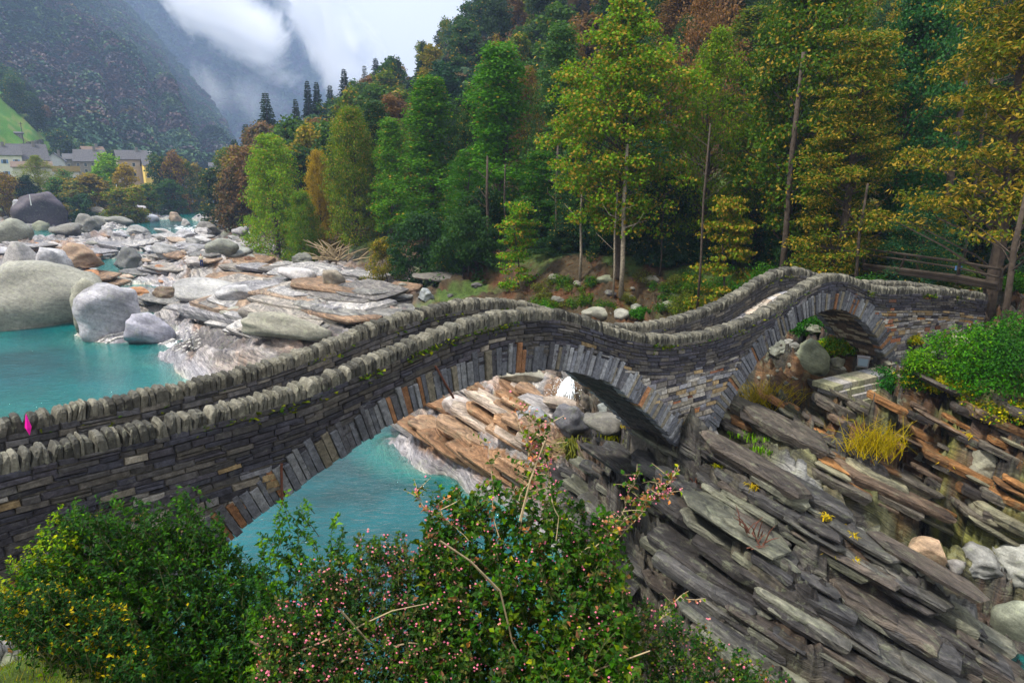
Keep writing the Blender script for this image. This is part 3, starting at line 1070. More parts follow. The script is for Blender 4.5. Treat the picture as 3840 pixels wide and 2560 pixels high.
DEPTH_A = 1.42
lev = []
d = 0.28
while d < DEPTH_A:
    h = rng.uniform(0.09, 0.165)
    lev.append((d, min(d + h, DEPTH_A)))
    d += h
for d0, d1 in lev:      # near outer face, courses follow the roadway
    wob = rng.uniform(0, 10)
    lo = lambda s, d1=d1, w=wob: capz(s) - d1 + 0.012 * math.sin(s * 2.1 + w)
    hi = lambda s, d0=d0, w=wob: capz(s) - d0 + 0.012 * math.sin(s * 2.1 + w)
    course_run(-5.5, 34.8, lo, hi, NEAR, -1, open_ok)
z = 3.4
while z < 9.2:          # spandrels and pier, level courses (they tilt a little with the road on the left)
    h = rng.uniform(0.11, 0.19)
    wob = rng.uniform(0, 10)
    lo = lambda s, z=z, w=wob: z + 0.02 * math.sin(s * 0.9 + w) + (0.10 * s if s < 3 else 0.3)
    hi = lambda s, z=z + h, w=wob: z + 0.02 * math.sin(s * 0.9 + w) + (0.10 * s if s < 3 else 0.3)
    keep = lambda a, b, l, hh: open_ok(a, b, l, hh) and 0.5 * (l + hh) < capz(0.5 * (a + b)) - DEPTH_A + 0.02
    course_run(-5.5, 6.5, lo, hi, NEAR, -1, keep)
    course_run(13.0, 23.5, lo, hi, NEAR, -1, keep)
    course_run(26.8, 34.8, lo, hi, NEAR, -1, keep, 0.2, 0.5)
    z += h
d = 0.28
while d < DECK:         # inner faces of both parapets
    h = rng.uniform(0.085, 0.15)
    d1 = min(d + h, DECK)
    lo = lambda s, d1=d1: capz(s) - d1
    hi = lambda s, d0=d: capz(s) - d0
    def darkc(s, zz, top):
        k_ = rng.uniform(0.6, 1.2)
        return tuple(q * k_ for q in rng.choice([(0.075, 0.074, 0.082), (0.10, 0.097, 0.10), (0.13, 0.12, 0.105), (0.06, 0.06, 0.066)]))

    course_run(-5.5, 34.8, lo, hi, W_ - 0.20, -1, lambda a, b, l, hh: True, colf=darkc)
    d += h
d = 0.28
while d < 1.3:          # far outer face
    h = rng.uniform(0.12, 0.2)
    lo = lambda s, d1=d + h: capz(s) - d1
    hi = lambda s, d0=d: capz(s) - d0
    course_run(-5.5, 34.8, lo, hi, FAR, 1, open_ok, 0.4, 0.9)
    d += h

# voussoirs, standing proud of the wall
voussoirs = []
for ai, (a, w0, w1) in enumerate(((AR[0], 0.10, 0.20), (AR[1], 0.09, 0.16))):
    L = np.r_[0, np.cumsum(np.hypot(*np.diff(a, axis=0).T))]
    p = 0.0
    while p < L[-1] - 0.08:
        w = rng.uniform(w0, w1)
        q = min(p + w, L[-1])
        pts = []
        for t_ in (p + 0.008, q - 0.008):
            s_ = np.interp(t_, L, a[:, 0]); z_ = np.interp(t_, L, a[:, 1])
            e = 0.25
            ds = np.interp(t_ + e, L, a[:, 0]) - np.interp(t_ - e, L, a[:, 0])
            dz = np.interp(t_ + e, L, a[:, 1]) - np.interp(t_ - e, L, a[:, 1])
            ln = math.hypot(ds, dz)
            pts.append((s_, z_, -dz / ln, ds / ln))
        hr = RING + rng.uniform(-0.15, 0.09)
        ir = rng.uniform(-0.04, 0.025)
        pr = rng.uniform(0.01, 0.085)
        r = rng.random()
        col = (0.095, 0.10, 0.115) if r < 0.42 else (0.15, 0.155, 0.165) if r < 0.62 else (0.14, 0.125, 0.095) if r < 0.8 else (0.07, 0.07, 0.078) if r < 0.95 else (0.20, 0.10, 0.05)
        sm = 0.5 * (pts[0][0] + pts[1][0])
        k = rng.uniform(0.8, 1.25)
        if sm > 12.5 and ai == 0:
            k *= 1.7
        if ai == 1 and (sm < 21.5 or sm > 27):
            k *= 1.4
        col = tuple(cc * k for cc in col)
        for off, outw in ((NEAR, -1), (FAR, 1)):
            m_ = MB()
            ob, om, of = off - outw * 0.3, off + outw * pr, off + outw * (pr + 0.014)
            cs = [(pts[0][0] + pts[0][2] * ir, pts[0][1] + pts[0][3] * ir), (pts[1][0] + pts[1][2] * ir, pts[1][1] + pts[1][3] * ir),
                  (pts[1][0] + pts[1][2] * hr, pts[1][1] + pts[1][3] * hr), (pts[0][0] + pts[0][2] * hr, pts[0][1] + pts[0][3] * hr)]
            mx, mz = sum(c_[0] for c_ in cs) / 4, sum(c_[1] for c_ in cs) / 4
            vs = [BP(x, ob, y) for x, y in cs] + [BP(x, om, y) for x, y in cs] + [BP(x + (mx - x) * 0.12, of, y + (mz - y) * 0.04) for x, y in cs]
            fs = []
            for kk in range(4):
                nn = (kk + 1) % 4
                fs += [(kk, nn, 4 + nn, 4 + kk), (4 + kk, 4 + nn, 8 + nn, 8 + kk)]
            fs.append((8, 9, 10, 11))
            if outw > 0:
                fs = [tuple(reversed(f)) for f in fs]
            m_.add(vs, fs, col)
            if outw < 0:
                m_.build("voussoir", M['stone'], bridge)
            else:
                voussoirs.append(m_)
        p = q
fv = MB()
for m_ in voussoirs:
    fv.merge(m_)
fv.build("far_arch_ring", M['stone'], bridge, 'stuff')

# soffit stones of both barrels
sof = []
for ai, a in enumerate(AR):
    L = np.r_[0, np.cumsum(np.hypot(*np.diff(a, axis=0).T))]
    p = 0.0
    while p < L[-1] - 0.1:
        w = rng.uniform(0.12, 0.2)
        q = min(p + w, L[-1])
        o_ = NEAR + 0.31
        while o_ < FAR - 0.31:
            ow = rng.uniform(0.25, 0.6)
            o2 = min(o_ + ow, FAR - 0.31)
            pr = rng.uniform(0.0, 0.04)
            m_ = MB()
            vv = []
            for dep in (-0.04, pr):
                for (t_, oo) in ((p + .006, o_ + .006), (q - .006, o_ + .006), (q - .006, o2 - .006), (p + .006, o2 - .006)):
                    s_ = np.interp(t_, L, a[:, 0]); z_ = np.interp(t_, L, a[:, 1])
                    ds = np.interp(t_ + .25, L, a[:, 0]) - np.interp(t_ - .25, L, a[:, 0])
                    dz = np.interp(t_ + .25, L, a[:, 1]) - np.interp(t_ - .25, L, a[:, 1])
                    ln = math.hypot(ds, dz)
                    vv.append(BP(s_ + dz / ln * dep, oo, z_ - ds / ln * dep + 0.0))
            rr_ = rng.random()
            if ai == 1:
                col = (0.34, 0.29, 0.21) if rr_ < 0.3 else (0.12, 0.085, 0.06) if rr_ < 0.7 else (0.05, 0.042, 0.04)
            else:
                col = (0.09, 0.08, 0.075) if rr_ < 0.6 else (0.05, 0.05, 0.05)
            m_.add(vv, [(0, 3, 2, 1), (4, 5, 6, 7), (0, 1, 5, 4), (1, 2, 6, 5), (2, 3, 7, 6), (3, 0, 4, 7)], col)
            u, v = proj(*vv[4])
            sof.append((1 if ai == 1 and -10 < u < 1030 else 0.1, m_))
            o_ = o2
        p = q
sof.sort(key=lambda q: -q[0])
rest = MB()
for i, (_, m_) in enumerate(sof):
    if i < 250:
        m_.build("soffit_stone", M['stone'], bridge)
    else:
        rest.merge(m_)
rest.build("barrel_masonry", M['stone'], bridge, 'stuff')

stones.sort(key=lambda q: -q[0])
rest = MB()
for i, (_, nm, m_) in enumerate(stones):
    if i < 300:
        m_.build("wall_stone", M['stone'], bridge)
    else:
        rest.merge(m_)
rest.build("rubble_masonry", M['stone'], bridge, 'stuff')

# cap stones set on edge along both parapets
caps = []
for centre in (0.0, W_):
    s = -5.5
    while s < 34.75:
        w = rng.uniform(0.055, 0.15)
        s1 = min(s + w, 34.82)
        prof = [(-0.235, -0.30), (-0.24, -0.09), (-0.20, -0.02), (-0.02, 0.0), (0.17, -0.025), (0.21, -0.10), (0.205, -0.30)]
        sc = rng.uniform(0.9, 1.1)
        hh = rng.uniform(0.6, 1.35)
        lean = rng.uniform(-0.03, 0.09)
        dz0 = rng.uniform(-0.045, 0.035)
        vs = []
        g = 0.006
        for (t_, k_) in ((s + g, 0.86), (s + 0.3 * (s1 - s), 1.0), (s + 0.7 * (s1 - s), 1.0), (s1 - g, 0.88)):
            for po, pz in prof:
                zz = pz * hh if pz > -0.3 else pz
                zt = zz * (1 if pz < -0.3 else 1) + (k_ - 1) * 0.28 * (pz + 0.315) / 0.3
                vs.append(BP(t_ + lean * (pz + 0.3) / 0.3 + rng.uniform(-.004, .004), centre + po * sc * (0.5 + 0.5 * k_) + rng.uniform(-.012, .012), capz(t_) + zt + dz0 * (pz + 0.315) / 0.3 + rng.uniform(-.006, .006)))
        fs = []
        for r_ in range(3):
            for k in range(6):
                fs.append((r_ * 7 + k, r_ * 7 + k + 1, (r_ + 1) * 7 + k + 1, (r_ + 1) * 7 + k))
        fs.append(tuple(range(6, -1, -1)))
        fs.append(tuple(range(21, 28)))
        b_ = rng.choice([(0.125, 0.12, 0.097), (0.09, 0.088, 0.075), (0.165, 0.158, 0.128), (0.055, 0.054, 0.047)])
        k = rng.uniform(0.8, 1.2)
        m_ = MB()
        m_.add(vs, fs, tuple(q * k for q in b_))
        x, y, z_ = vs[3]
        caps.append((math.hypot(x, y) + (30 if proj(x, y, z_)[0] < -5 else 0), m_))
        s = s1
caps.sort(key=lambda q: q[0])
rest = MB()
for i, (_, m_) in enumerate(caps):
    if i < 300:
        m_.build("cap_stone", M['cap'], bridge)
    else:
        rest.merge(m_)
rest.build("coping", M['cap'], bridge, 'stuff')

# paving of the roadway
pave = []
s = 4.0
while s < 34.7:
    ds = rng.uniform(0.22, 0.42)
    o_ = 0.21
    while o_ < W_ - 0.22:
        ow = rng.uniform(0.2, 0.45)
        o2 = min(o_ + ow, W_ - 0.21)
        if W_ - 0.21 - o2 < 0.1:
            o2 = W_ - 0.21
        e = rng.uniform(-0.06, 0.06)
        h0 = rng.uniform(0.0, 0.02)
        zt = lambda q: capz(q) - DECK + h0
        pts = [(s + e + .012, o_ + .012), (s + ds + e - .012, o_ + .012 + rng.uniform(0, .04)), (s + ds - e - .012, o2 - .012), (s - e + .012, o2 - .012 - rng.uniform(0, .04))]
        vs = [BP(a, b, zt(a) - 0.08) for a, b in pts] + [BP(a, b, zt(a)) for a, b in pts]
        m_ = MB()
        k = rng.uniform(0.75, 1.2)
        col = tuple(q * k for q in rng.choice([(0.33, 0.32, 0.32), (0.40, 0.36, 0.31), (0.27, 0.27, 0.30), (0.36, 0.30, 0.25)]))
        m_.add(vs, [(4, 5, 6, 7), (0, 1, 5, 4), (1, 2, 6, 5), (2, 3, 7, 6), (3, 0, 4, 7)], col)
        pave.append((abs(s - 22.0), m_))
        o_ = o2
    s += ds
pave.sort(key=lambda q: q[0])
rest = MB()
for i, (_, m_) in enumerate(pave):
    if i < 240:
        m_.build("paving_stone", M['stone'], bridge)
    else:
        rest.merge(m_)
rest.build("roadway_paving", M['stone'], bridge, 'stuff')

# rusty tie bars across the large arch
for (ua, va, ub, vb) in ((435.5, 365.5, 453.5, 397.5), (281.5, 463, 282, 504)):
    def on_face(u, v):
        best = None
        dd = ray(u, v)
        a0 = math.atan2(dd[0], dd[1])
        ss = np.linspace(0, 18, 1800)
        xs, ys = bridge_xy(ss, NEAR - 0.11)
        i_ = int(np.argmin(np.abs(np.arctan2(xs, ys) - a0)))
        r = math.hypot(xs[i_], ys[i_])
        return (float(xs[i_]), float(ys[i_]), CAMZ + dd[2] * r / math.hypot(dd[0], dd[1]))
    m_ = MB()
    m_.tube([on_face(ua, va), on_face(ub, vb)], 0.028, 6)
    m_.build("iron_tie", M['rust'], bridge)

# ------------------------------------------------------------------ labels for the many: colour and size first, then the nearest thing one can find
LM_ROCK = [("the huge pool boulder", 40, 300), ("the dark purple boulder", 45, 214), ("the dark pointed rock", 130, 262), ("the broad grey dome", 205, 292), ("the standing person", 202, 264), ("the green grey boulder", 223, 249),
           ("the far rapids", 192, 222), ("the reddish brown rock", 250, 263), ("the wide tan block", 96, 214), ("the rusty orange rock", 139, 294), ("the ribbed outcrop", 40, 265), ("the gravel bank", 120, 336),
           ("the far purple boulder", 158, 200), ("the flat dark block", 67, 231), ("the bright green tree", 275, 240), ("the white rounded rock", 200, 243), ("the olive boulder", 16, 234), ("the long tilted slab", 298, 275)]
LM_BACK = [("the dark overhanging slab", 438, 280), ("the small young maple", 518, 270), ("the left hump of the bridge", 500, 298), ("the twin pale trunks", 617, 300), ("the thin bare trunk", 579, 300), ("the dip of the bridge", 640, 318),
           ("the driftwood", 335, 255), ("the wooden footbridge", 930, 262), ("the footbridge's right post", 1000, 275), ("the leaning trunk", 858, 240), ("the blue grey pointed rock", 425, 296), ("the pale tilted slab", 300, 275), ("the massive dark trunk", 938, 240)]
LM_ARCH = [("the tall mossy boulder", 810, 362), ("the angular dark boulder", 778, 350), ("the flat pale green slab", 778, 362), ("the stone plinth", 855, 378), ("the small arch's right foot", 884, 366), ("the yellow broom", 765, 400), ("the arch's left foot", 715, 430), ("the fern clump", 890, 390)]
LM_TREE = [("the yellow maple", 622, 90), ("the lime green ash", 712, 110), ("the tall pointed tree", 431, 130), ("the broad tall tree", 500, 120), ("the golden yellow tree", 318, 190), ("the tight spruce pair", 317, 95), ("the single dark spruce", 272, 110),
           ("the tallest skyline spruce", 349, 85), ("the golden chestnut sapling", 728, 225), ("the orange tiered chestnut", 846, 150), ("the right edge chestnut", 1010, 150), ("the blue green maple", 905, 130), ("the rust brown treetop", 700, 30), ("the small young maple", 518, 240),
           ("the bright yellow green tree", 272, 190), ("the two dark slope spruces", 512, 40), ("the grey green larches", 581, 25), ("the dull blue green tree", 560, 110), ("the round deep green crown", 445, 80), ("the massive dark trunk", 938, 170), ("the dark branching tree", 800, 90), ("the river bend", 215, 190),
           ("the thin bare trunk", 579, 240), ("the twin pale trunks", 617, 240), ("the wooden footbridge", 930, 245)]
LM_VILL = [("the pink house", 28, 165), ("the white house", 6, 165), ("the stone house", 92, 160), ("the yellow house", 152, 168), ("the green meadow's edge", 60, 145), ("the meadow hut", 22, 135), ("the flat roofed building", 67, 174), ("the gabled white house", 56, 163), ("the bright green round tree", 113, 160),
           ("the golden brown crown", 178, 160), ("the tall village pole", 41, 178), ("the river bend", 215, 180), ("the meadow's top", 10, 105)]
_used = set()


def place_words(dx, dy):
    a = math.degrees(math.atan2(-dy, dx))
    return ["right of", "above and right of", "above", "above and left of", "left of", "below and left of", "below", "below and right of"][int(((a + 382.5) % 360) // 45)]


def spot_label(desc, u, v, marks):
    order = sorted(marks, key=lambda m: math.hypot(u - m[1], v - m[2]))[:7]
    for adv in ("just ", "", "well ", "a little further "):
        for m in order:
            t_ = f"{desc} {adv if adv else ''}{place_words(u - m[1], v - m[2])} {m[0]}"
            dd_ = math.hypot(u - m[1], v - m[2])
            if (adv == "just " and dd_ > 22) or (adv == "well " and dd_ < 35) or len(t_.split()) > 16:
                continue
            if t_ not in _used:
                _used.add(t_)
                return t_
    for m in order:
        for m2 in order:
            t_ = f"{desc} between {m[0]} and {m2[0]}"
            if m is not m2 and t_ not in _used and len(t_.split()) <= 16:
                _used.add(t_)
                return t_
    return f"{desc} near {order[0][0]}"


def colour_word(c_):
    r_, g_, b_ = c_
    L_ = (r_ + g_ + b_) / 3
    if r_ > 1.5 * b_ and r_ > 1.25 * g_:
        return "rusty"
    if r_ > 1.35 * b_ and L_ > 0.2:
        return "tan"
    return "white" if L_ > 0.5 else "pale" if L_ > 0.38 else "grey" if L_ > 0.23 else "dark grey" if L_ > 0.15 else "dark"


# ------------------------------------------------------------------ rocks
def rock_proto(seed, sub, rough, chops, name):
    r_ = random.Random(seed)
    bm = bmesh.new()
    bmesh.ops.create_icosphere(bm, subdivisions=sub, radius=1.0)
    V = np.array([v.co[:] for v in bm.verts])
    Fc = np.array([[v.index for v in f.verts] for f in bm.faces])
    bm.free()
    n = fbm(V[:, 0] * 0.9 + seed, V[:, 1] * 0.9, V[:, 2] * 0.9, 3, seed)
    V = V * (1 + 0.22 * n)[:, None]
    for _ in range(chops):
        d_ = np.array([r_.gauss(0, 1), r_.gauss(0, 1), r_.gauss(0.2, 0.8)])
        d_ /= np.linalg.norm(d_)
        lim = r_.uniform(0.42, 0.8)
        ex = np.maximum(0, V @ d_ - lim)
        V = V - ex[:, None] * d_ * 0.93
    lay = fbm(V[:, 0] * 0.8, V[:, 1] * 0.8, V[:, 2] * 7.0, 3, seed + 5)
    nn = V / np.linalg.norm(V, axis=1)[:, None]
    V = V + nn * (fbm(V[:, 0] * 3, V[:, 1] * 3, V[:, 2] * 3, 3, seed + 9) * 0.05 * rough + lay * 0.035 * rough)[:, None]
    return V, Fc


ROCKP = {}
for i in range(7):
    ROCKP['ang%d' % i] = rock_proto(100 + i, 4 if i < 3 else 3, 1.6, 15, 'a')
for i in range(5):
    ROCKP['rnd%d' % i] = rock_proto(200 + i, 4 if i < 3 else 3, 0.5, 3, 'r')
_rm = {}


def rock_mesh(key, col):
    k = (key, tuple(round(q, 2) for q in col))
    if k not in _rm:
        V, Fc = ROCKP[key]
        n = fbm(V[:, 0] * 1.3, V[:, 1] * 1.3, V[:, 2] * 1.3, 3, 77)
        C = np.array(col)[None, :] * (0.8 + 0.38 * n)[:, None]
        C = np.clip(C, 0.01, 0.8)
        _rm[k] = mesh_np("boulder", V, Fc, M['boulder'], C, True)
    return _rm[k]


GREY, PALE, DARKR, OLIVE, TAN, ORNG, PURP, WHITE = (0.27, 0.27, 0.27), (0.42, 0.42, 0.46), (0.10, 0.095, 0.10), (0.24, 0.245, 0.18), (0.40, 0.31, 0.24), (0.36, 0.18, 0.09), (0.115, 0.10, 0.125), (0.60, 0.59, 0.60)


def put_rock(u0, u1, v0, v1, col, key, label, cat='boulder', name='boulder', depth=1.0, tilt=0.0, yaw=None, group=None, sink=0.12, rnd=rng):
    """rock filling the box u0..u1, v0..v1 of the photograph, resting on the ground at its lower edge"""
    uc = 0.5 * (u0 + u1)
    p = hit(uc, v1)
    if p is None:
        return None
    dist = math.sqrt(p[0] ** 2 + p[1] ** 2 + (CAMZ - p[2]) ** 2)
    w = (u1 - u0) * dist / F
    h = (v1 - v0) * dist / F
    o = bpy.data.objects.new(name, rock_mesh(key, col))
    COL.objects.link(o)
    a = math.atan2(p[0], p[1])
    dpt = w * 0.5 * depth
    h = max(h * 1.02 - dpt * 2 * max(0.0, (CAMZ - p[2]) / dist) * 0.35, 0.3 * h)
    q = np.array([p[0], p[1]]) * (1 + dpt * 0.75 / max(math.hypot(p[0], p[1]), 1))
    zb = min(gz(q[0], q[1]), p[2] + 0.25 * h)
    o.location = (q[0], q[1], p[2] + h * (0.5 - sink) )
    o.scale = (w * 0.56, dpt * 1.05, h * 0.64)
    o.rotation_euler = (0, tilt, -a + (yaw or 0.0))
    return tag(o, label, cat, group)


HEROES = [
    (-28, 90, 275, 338, (0.25, 0.25, 0.215), 'rnd0', 'huge rounded grey boulder at the left edge standing in the turquoise pool', 0.8, 0.0),
    (80, 111, 290, 332, (0.26, 0.26, 0.21), 'rnd1', 'tall rounded olive grey boulder leaning against the huge pool boulder', 0.9, 0.0),
    (90, 140, 292, 336, (0.36, 0.36, 0.40), 'rnd2', 'smooth blue grey rock shoulder right of the two pool boulders', 0.9, 0.5),
    (130, 172, 318, 345, (0.33, 0.33, 0.40), 'rnd1', 'smooth grey rock with a saddle beside the gravel bank', 0.8, 0.35),
    (27, 64, 202, 228, (0.085, 0.07, 0.09), 'rnd2', 'big dark purple boulder perched on the blocks of the left bank', 1.0, 0.0),
    (16, 29, 204, 222, PALE, 'ang2', 'pale upright boulder just left of the dark purple boulder', 1.0, 0.0),
    (5, 27, 225, 243, (0.24, 0.25, 0.21), 'rnd3', 'olive rounded boulder low on the left bank', 1.0, 0.0),
    (32, 51, 220, 233, (0.25, 0.26, 0.19), 'ang3', 'greenish block wedged under the dark purple boulder', 1.0, 0.0),
    (51, 84, 224, 238, (0.17, 0.165, 0.15), 'ang4', 'flat dark block right below the dark purple boulder', 1.0, 0.0),
    (76, 97, 217, 233, (0.20, 0.195, 0.18), 'ang0', 'squarish grey brown block on the left bank', 1.0, 0.0),
    (82, 110, 207, 221, (0.24, 0.22, 0.19), 'ang1', 'wide tan grey block in front of the riverside shrubs', 1.0, 0.0),
    (150, 167, 194, 205, (0.16, 0.14, 0.20), 'rnd0', 'far purple grey boulder below the yellow riverside trees', 1.0, 0.0),
    (117, 144, 251, 273, (0.13, 0.135, 0.14), 'ang0', 'dark pointed rock standing in the middle of the stream', 1.0, 0.1),
    (126, 153, 286, 301, (0.34, 0.17, 0.08), 'ang1', 'rusty orange rock at the edge of the narrow channel', 1.0, 0.1),
    (154, 181, 289, 304, (0.16, 0.115, 0.08), 'ang2', 'dark brown rock right of the rusty orange one', 1.0, 0.0),
    (177, 232, 281, 304, (0.34, 0.34, 0.34), 'rnd4', 'broad grey dome of polished rock in the middle of the slabs', 1.0, 0.1),
    (222, 257, 286, 303, (0.38, 0.38, 0.40), 'rnd2', 'pale grey hump adjoining the broad grey dome', 1.0, 0.1),
    (219, 268, 304, 328, (0.29, 0.29, 0.25), 'ang1', 'ledged grey rock with a square front above the pool', 0.9, 0.05),
    (255, 311, 309, 326, (0.27, 0.27, 0.24), 'ang0', 'long layered grey ledge right of the square fronted rock', 0.7, 0.12),
    (245, 330, 320, 345, (0.25, 0.245, 0.20), 'rnd1', 'low sloping grey green ledge just beyond the far parapet', 0.7, 0.2),
    (151, 184, 245, 260, (0.32, 0.32, 0.33), 'ang2', 'leaning grey slab in the upstream rock field', 1.0, 0.25),
    (181, 210, 244, 256, (0.30, 0.30, 0.32), 'ang3', 'flat topped grey slab left of the green grey boulder', 1.0, 0.1),
    (211, 235, 242, 256, (0.22, 0.23, 0.20), 'rnd3', 'rounded green grey boulder on the upstream slabs', 1.0, 0.0),
    (221, 249, 251, 262, (0.24, 0.25, 0.24), 'rnd4', 'smooth grey boulder in front of the green grey one', 1.0, 0.0),
    (194, 219, 223, 237, (0.20, 0.19, 0.18), 'ang0', 'dark cracked rock on the right bank beside the rapids', 1.0, 0.0),
    (231, 252, 228, 239, (0.27, 0.26, 0.27), 'ang4', 'grey block under the first bright green tree', 1.0, 0.0),
    (214, 240, 219, 229, (0.33, 0.32, 0.32), 'ang5', 'long pale slab on the right bank below the dark trees', 1.0, 0.0),
    (243, 258, 257, 269, (0.20, 0.10, 0.06), 'ang6', 'reddish brown angular rock on the pale slabs', 1.0, 0.0),
    (291, 317, 250, 268, (0.14, 0.145, 0.13), 'ang1', 'dark grey boulder below the driftwood pile', 1.0, 0.0),
    (184, 213, 259, 268, (0.45, 0.42, 0.42), 'ang2', 'flat pale slab behind the standing person', 0.8, 0.0),
    (192, 209, 239, 246, WHITE, 'rnd3', 'small white rounded rock among grey slabs', 1.0, 0.0),
    (181, 192, 220, 232, (0.45, 0.43, 0.42), 'ang0', 'pale upright rock beside the far rapids', 1.0, 0.0),
    (170, 182, 213, 226, TAN, 'ang2', 'tan block at the foot of the far rapids', 1.0, 0.0),
    (145, 157, 215, 224, (0.36, 0.38, 0.44), 'rnd4', 'bluish rounded boulder near the far shrubs', 1.0, 0.0),
    (274, 322, 265, 285, (0.48, 0.46, 0.47), 'ang4', 'long pale slab tilted up near the right bank', 0.7, 0.28),
    (318, 350, 270, 290, (0.24, 0.21, 0.17), 'ang5', 'brown layered slab right of the pale tilted one', 0.8, 0.3),
    (4, 45, 246, 282, (0.38, 0.37, 0.37), 'ang6', 'ribbed grey outcrop above the huge pool boulder', 1.0, 0.45),
    (36, 76, 250, 282, (0.42, 0.42, 0.45), 'ang5', 'sloping ribbed grey outcrop left of the channel', 1.0, 0.5),
    (60, 97, 248, 270, (0.33, 0.23, 0.16), 'ang0', 'brown stained rock wall left of the stream', 0.9, 0.1),
    (519, 550, 405, 431, (0.27, 0.28, 0.31), 'ang0', 'blue grey block with a flat top under the large arch', 0.9, 0.0),
    (548, 590, 414, 450, (0.12, 0.12, 0.135), 'ang2', 'dark square block under the large arch', 0.9, 0.0),
    (575, 634, 419, 452, (0.14, 0.135, 0.12), 'ang4', 'layered rock with grass tufts below the arch barrel', 0.8, 0.15),
    (592, 618, 403, 418, (0.21, 0.23, 0.22), 'ang3', 'greenish grey rock beside the thin bare stem', 0.9, 0.0),
    (534, 590, 397, 411, (0.30, 0.25, 0.21), 'ang5', 'long flat slab in front of the small waterfall', 0.8, 0.15),
    (430, 486, 394, 420, (0.47, 0.42, 0.40), 'ang6', 'pale striped slab under the large arch', 0.9, 0.15),
    (578, 606, 374, 402, (0.11, 0.10, 0.09), 'ang1', 'dark wet rock beside the small waterfall', 0.9, 0.0),
    (500, 552, 366, 384, (0.30, 0.29, 0.24), 'rnd2', 'olive brown dome of rock left of the small waterfall', 0.9, 0.1),
    (417, 434, 289, 303, (0.28, 0.31, 0.33), 'ang0', 'blue grey pointed rock just beyond the left hump', 1.0, 0.0),
    (404, 474, 273, 287, (0.13, 0.12, 0.11), 'ang4', 'dark overhanging slab below the dark evergreens', 0.6, 0.05),
    (584, 609, 311, 323, (0.25, 0.25, 0.21), 'rnd3', 'grey rock between the two pale trunks', 1.0, 0.0),
    (613, 628, 312, 323, (0.26, 0.26, 0.23), 'rnd4', 'grey rock at the foot of the thick pale trunk', 1.0, 0.0),
    (627, 643, 311, 322, (0.21, 0.22, 0.19), 'ang3', 'dark grey stone right of the thick pale trunk', 1.0, 0.0),
    (654, 690, 300, 316, (0.25, 0.25, 0.22), 'ang1', 'wide grey boulder amid the brush beyond the dip of the bridge', 1.0, 0.0),
    (765, 791, 341, 359, (0.17, 0.18, 0.15), 'ang0', 'angular dark boulder under the small arch', 1.0, 0.0),
    (787, 802, 342, 352, (0.16, 0.16, 0.15), 'ang5', 'small dark block behind the boulders of the small arch', 1.0, 0.0),
    (760, 796, 355, 369, (0.27, 0.29, 0.24), 'ang4', 'flat pale green slab under the small arch', 0.8, 0.05),
    (796, 825, 346, 380, (0.22, 0.24, 0.16), 'rnd1', 'tall rounded mossy boulder under the small arch', 0.9, 0.0),
    (801, 821, 337, 347, (0.21, 0.22, 0.17), 'ang2', 'greenish rock at the back of the small arch', 1.0, 0.0),
    (826, 846, 355, 368, (0.23, 0.23, 0.17), 'ang3', 'block right of the tall mossy boulder', 1.0, 0.0),
    (934, 951, 352, 364, (0.38, 0.40, 0.38), 'rnd3', 'pale rounded stone half hidden in the green thicket', 1.0, 0.0),
    (948, 964, 351, 361, (0.36, 0.31, 0.25), 'rnd4', 'tan stone beside the pale one in the thicket', 1.0, 0.0),
    (914, 941, 545, 568, (0.38, 0.27, 0.18), 'rnd2', 'tan boulder in the gully behind the dark ridge', 1.0, 0.0),
    (941, 963, 563, 577, (0.22, 0.21, 0.20), 'ang3', 'small grey boulder right of the tan one', 1.0, 0.0),
    (954, 992, 553, 580, (0.20, 0.205, 0.20), 'ang0', 'grey boulder with a ridge on top at the end of the gully', 1.0, 0.0),
    (987, 1030, 562, 604, (0.30, 0.31, 0.29), 'ang1', 'large pale grey boulder at the right edge', 1.0, 0.0),
    (1001, 1034, 615, 648, (0.21, 0.23, 0.18), 'rnd3', 'round grey green boulder at the lower right edge', 1.0, 0.0),
    (884, 925, 443, 466, (0.27, 0.28, 0.23), 'ang1', 'lichened pale block behind the yellow broom', 0.8, 0.05),
    (958, 992, 462, 496, (0.25, 0.245, 0.19), 'ang0', 'square lichened block on the right ledges', 0.8, 0.05),
    (962, 1010, 520, 543, (0.19, 0.18, 0.13), 'ang2', 'mossy wedge shaped block near the right edge', 0.8, 0.1),
]
hr_ = random.Random(5)
for h_ in HEROES:
    put_rock(h_[0], h_[1], h_[2], h_[3], h_[4], h_[5], h_[6], depth=h_[7], tilt=h_[8], rnd=hr_)

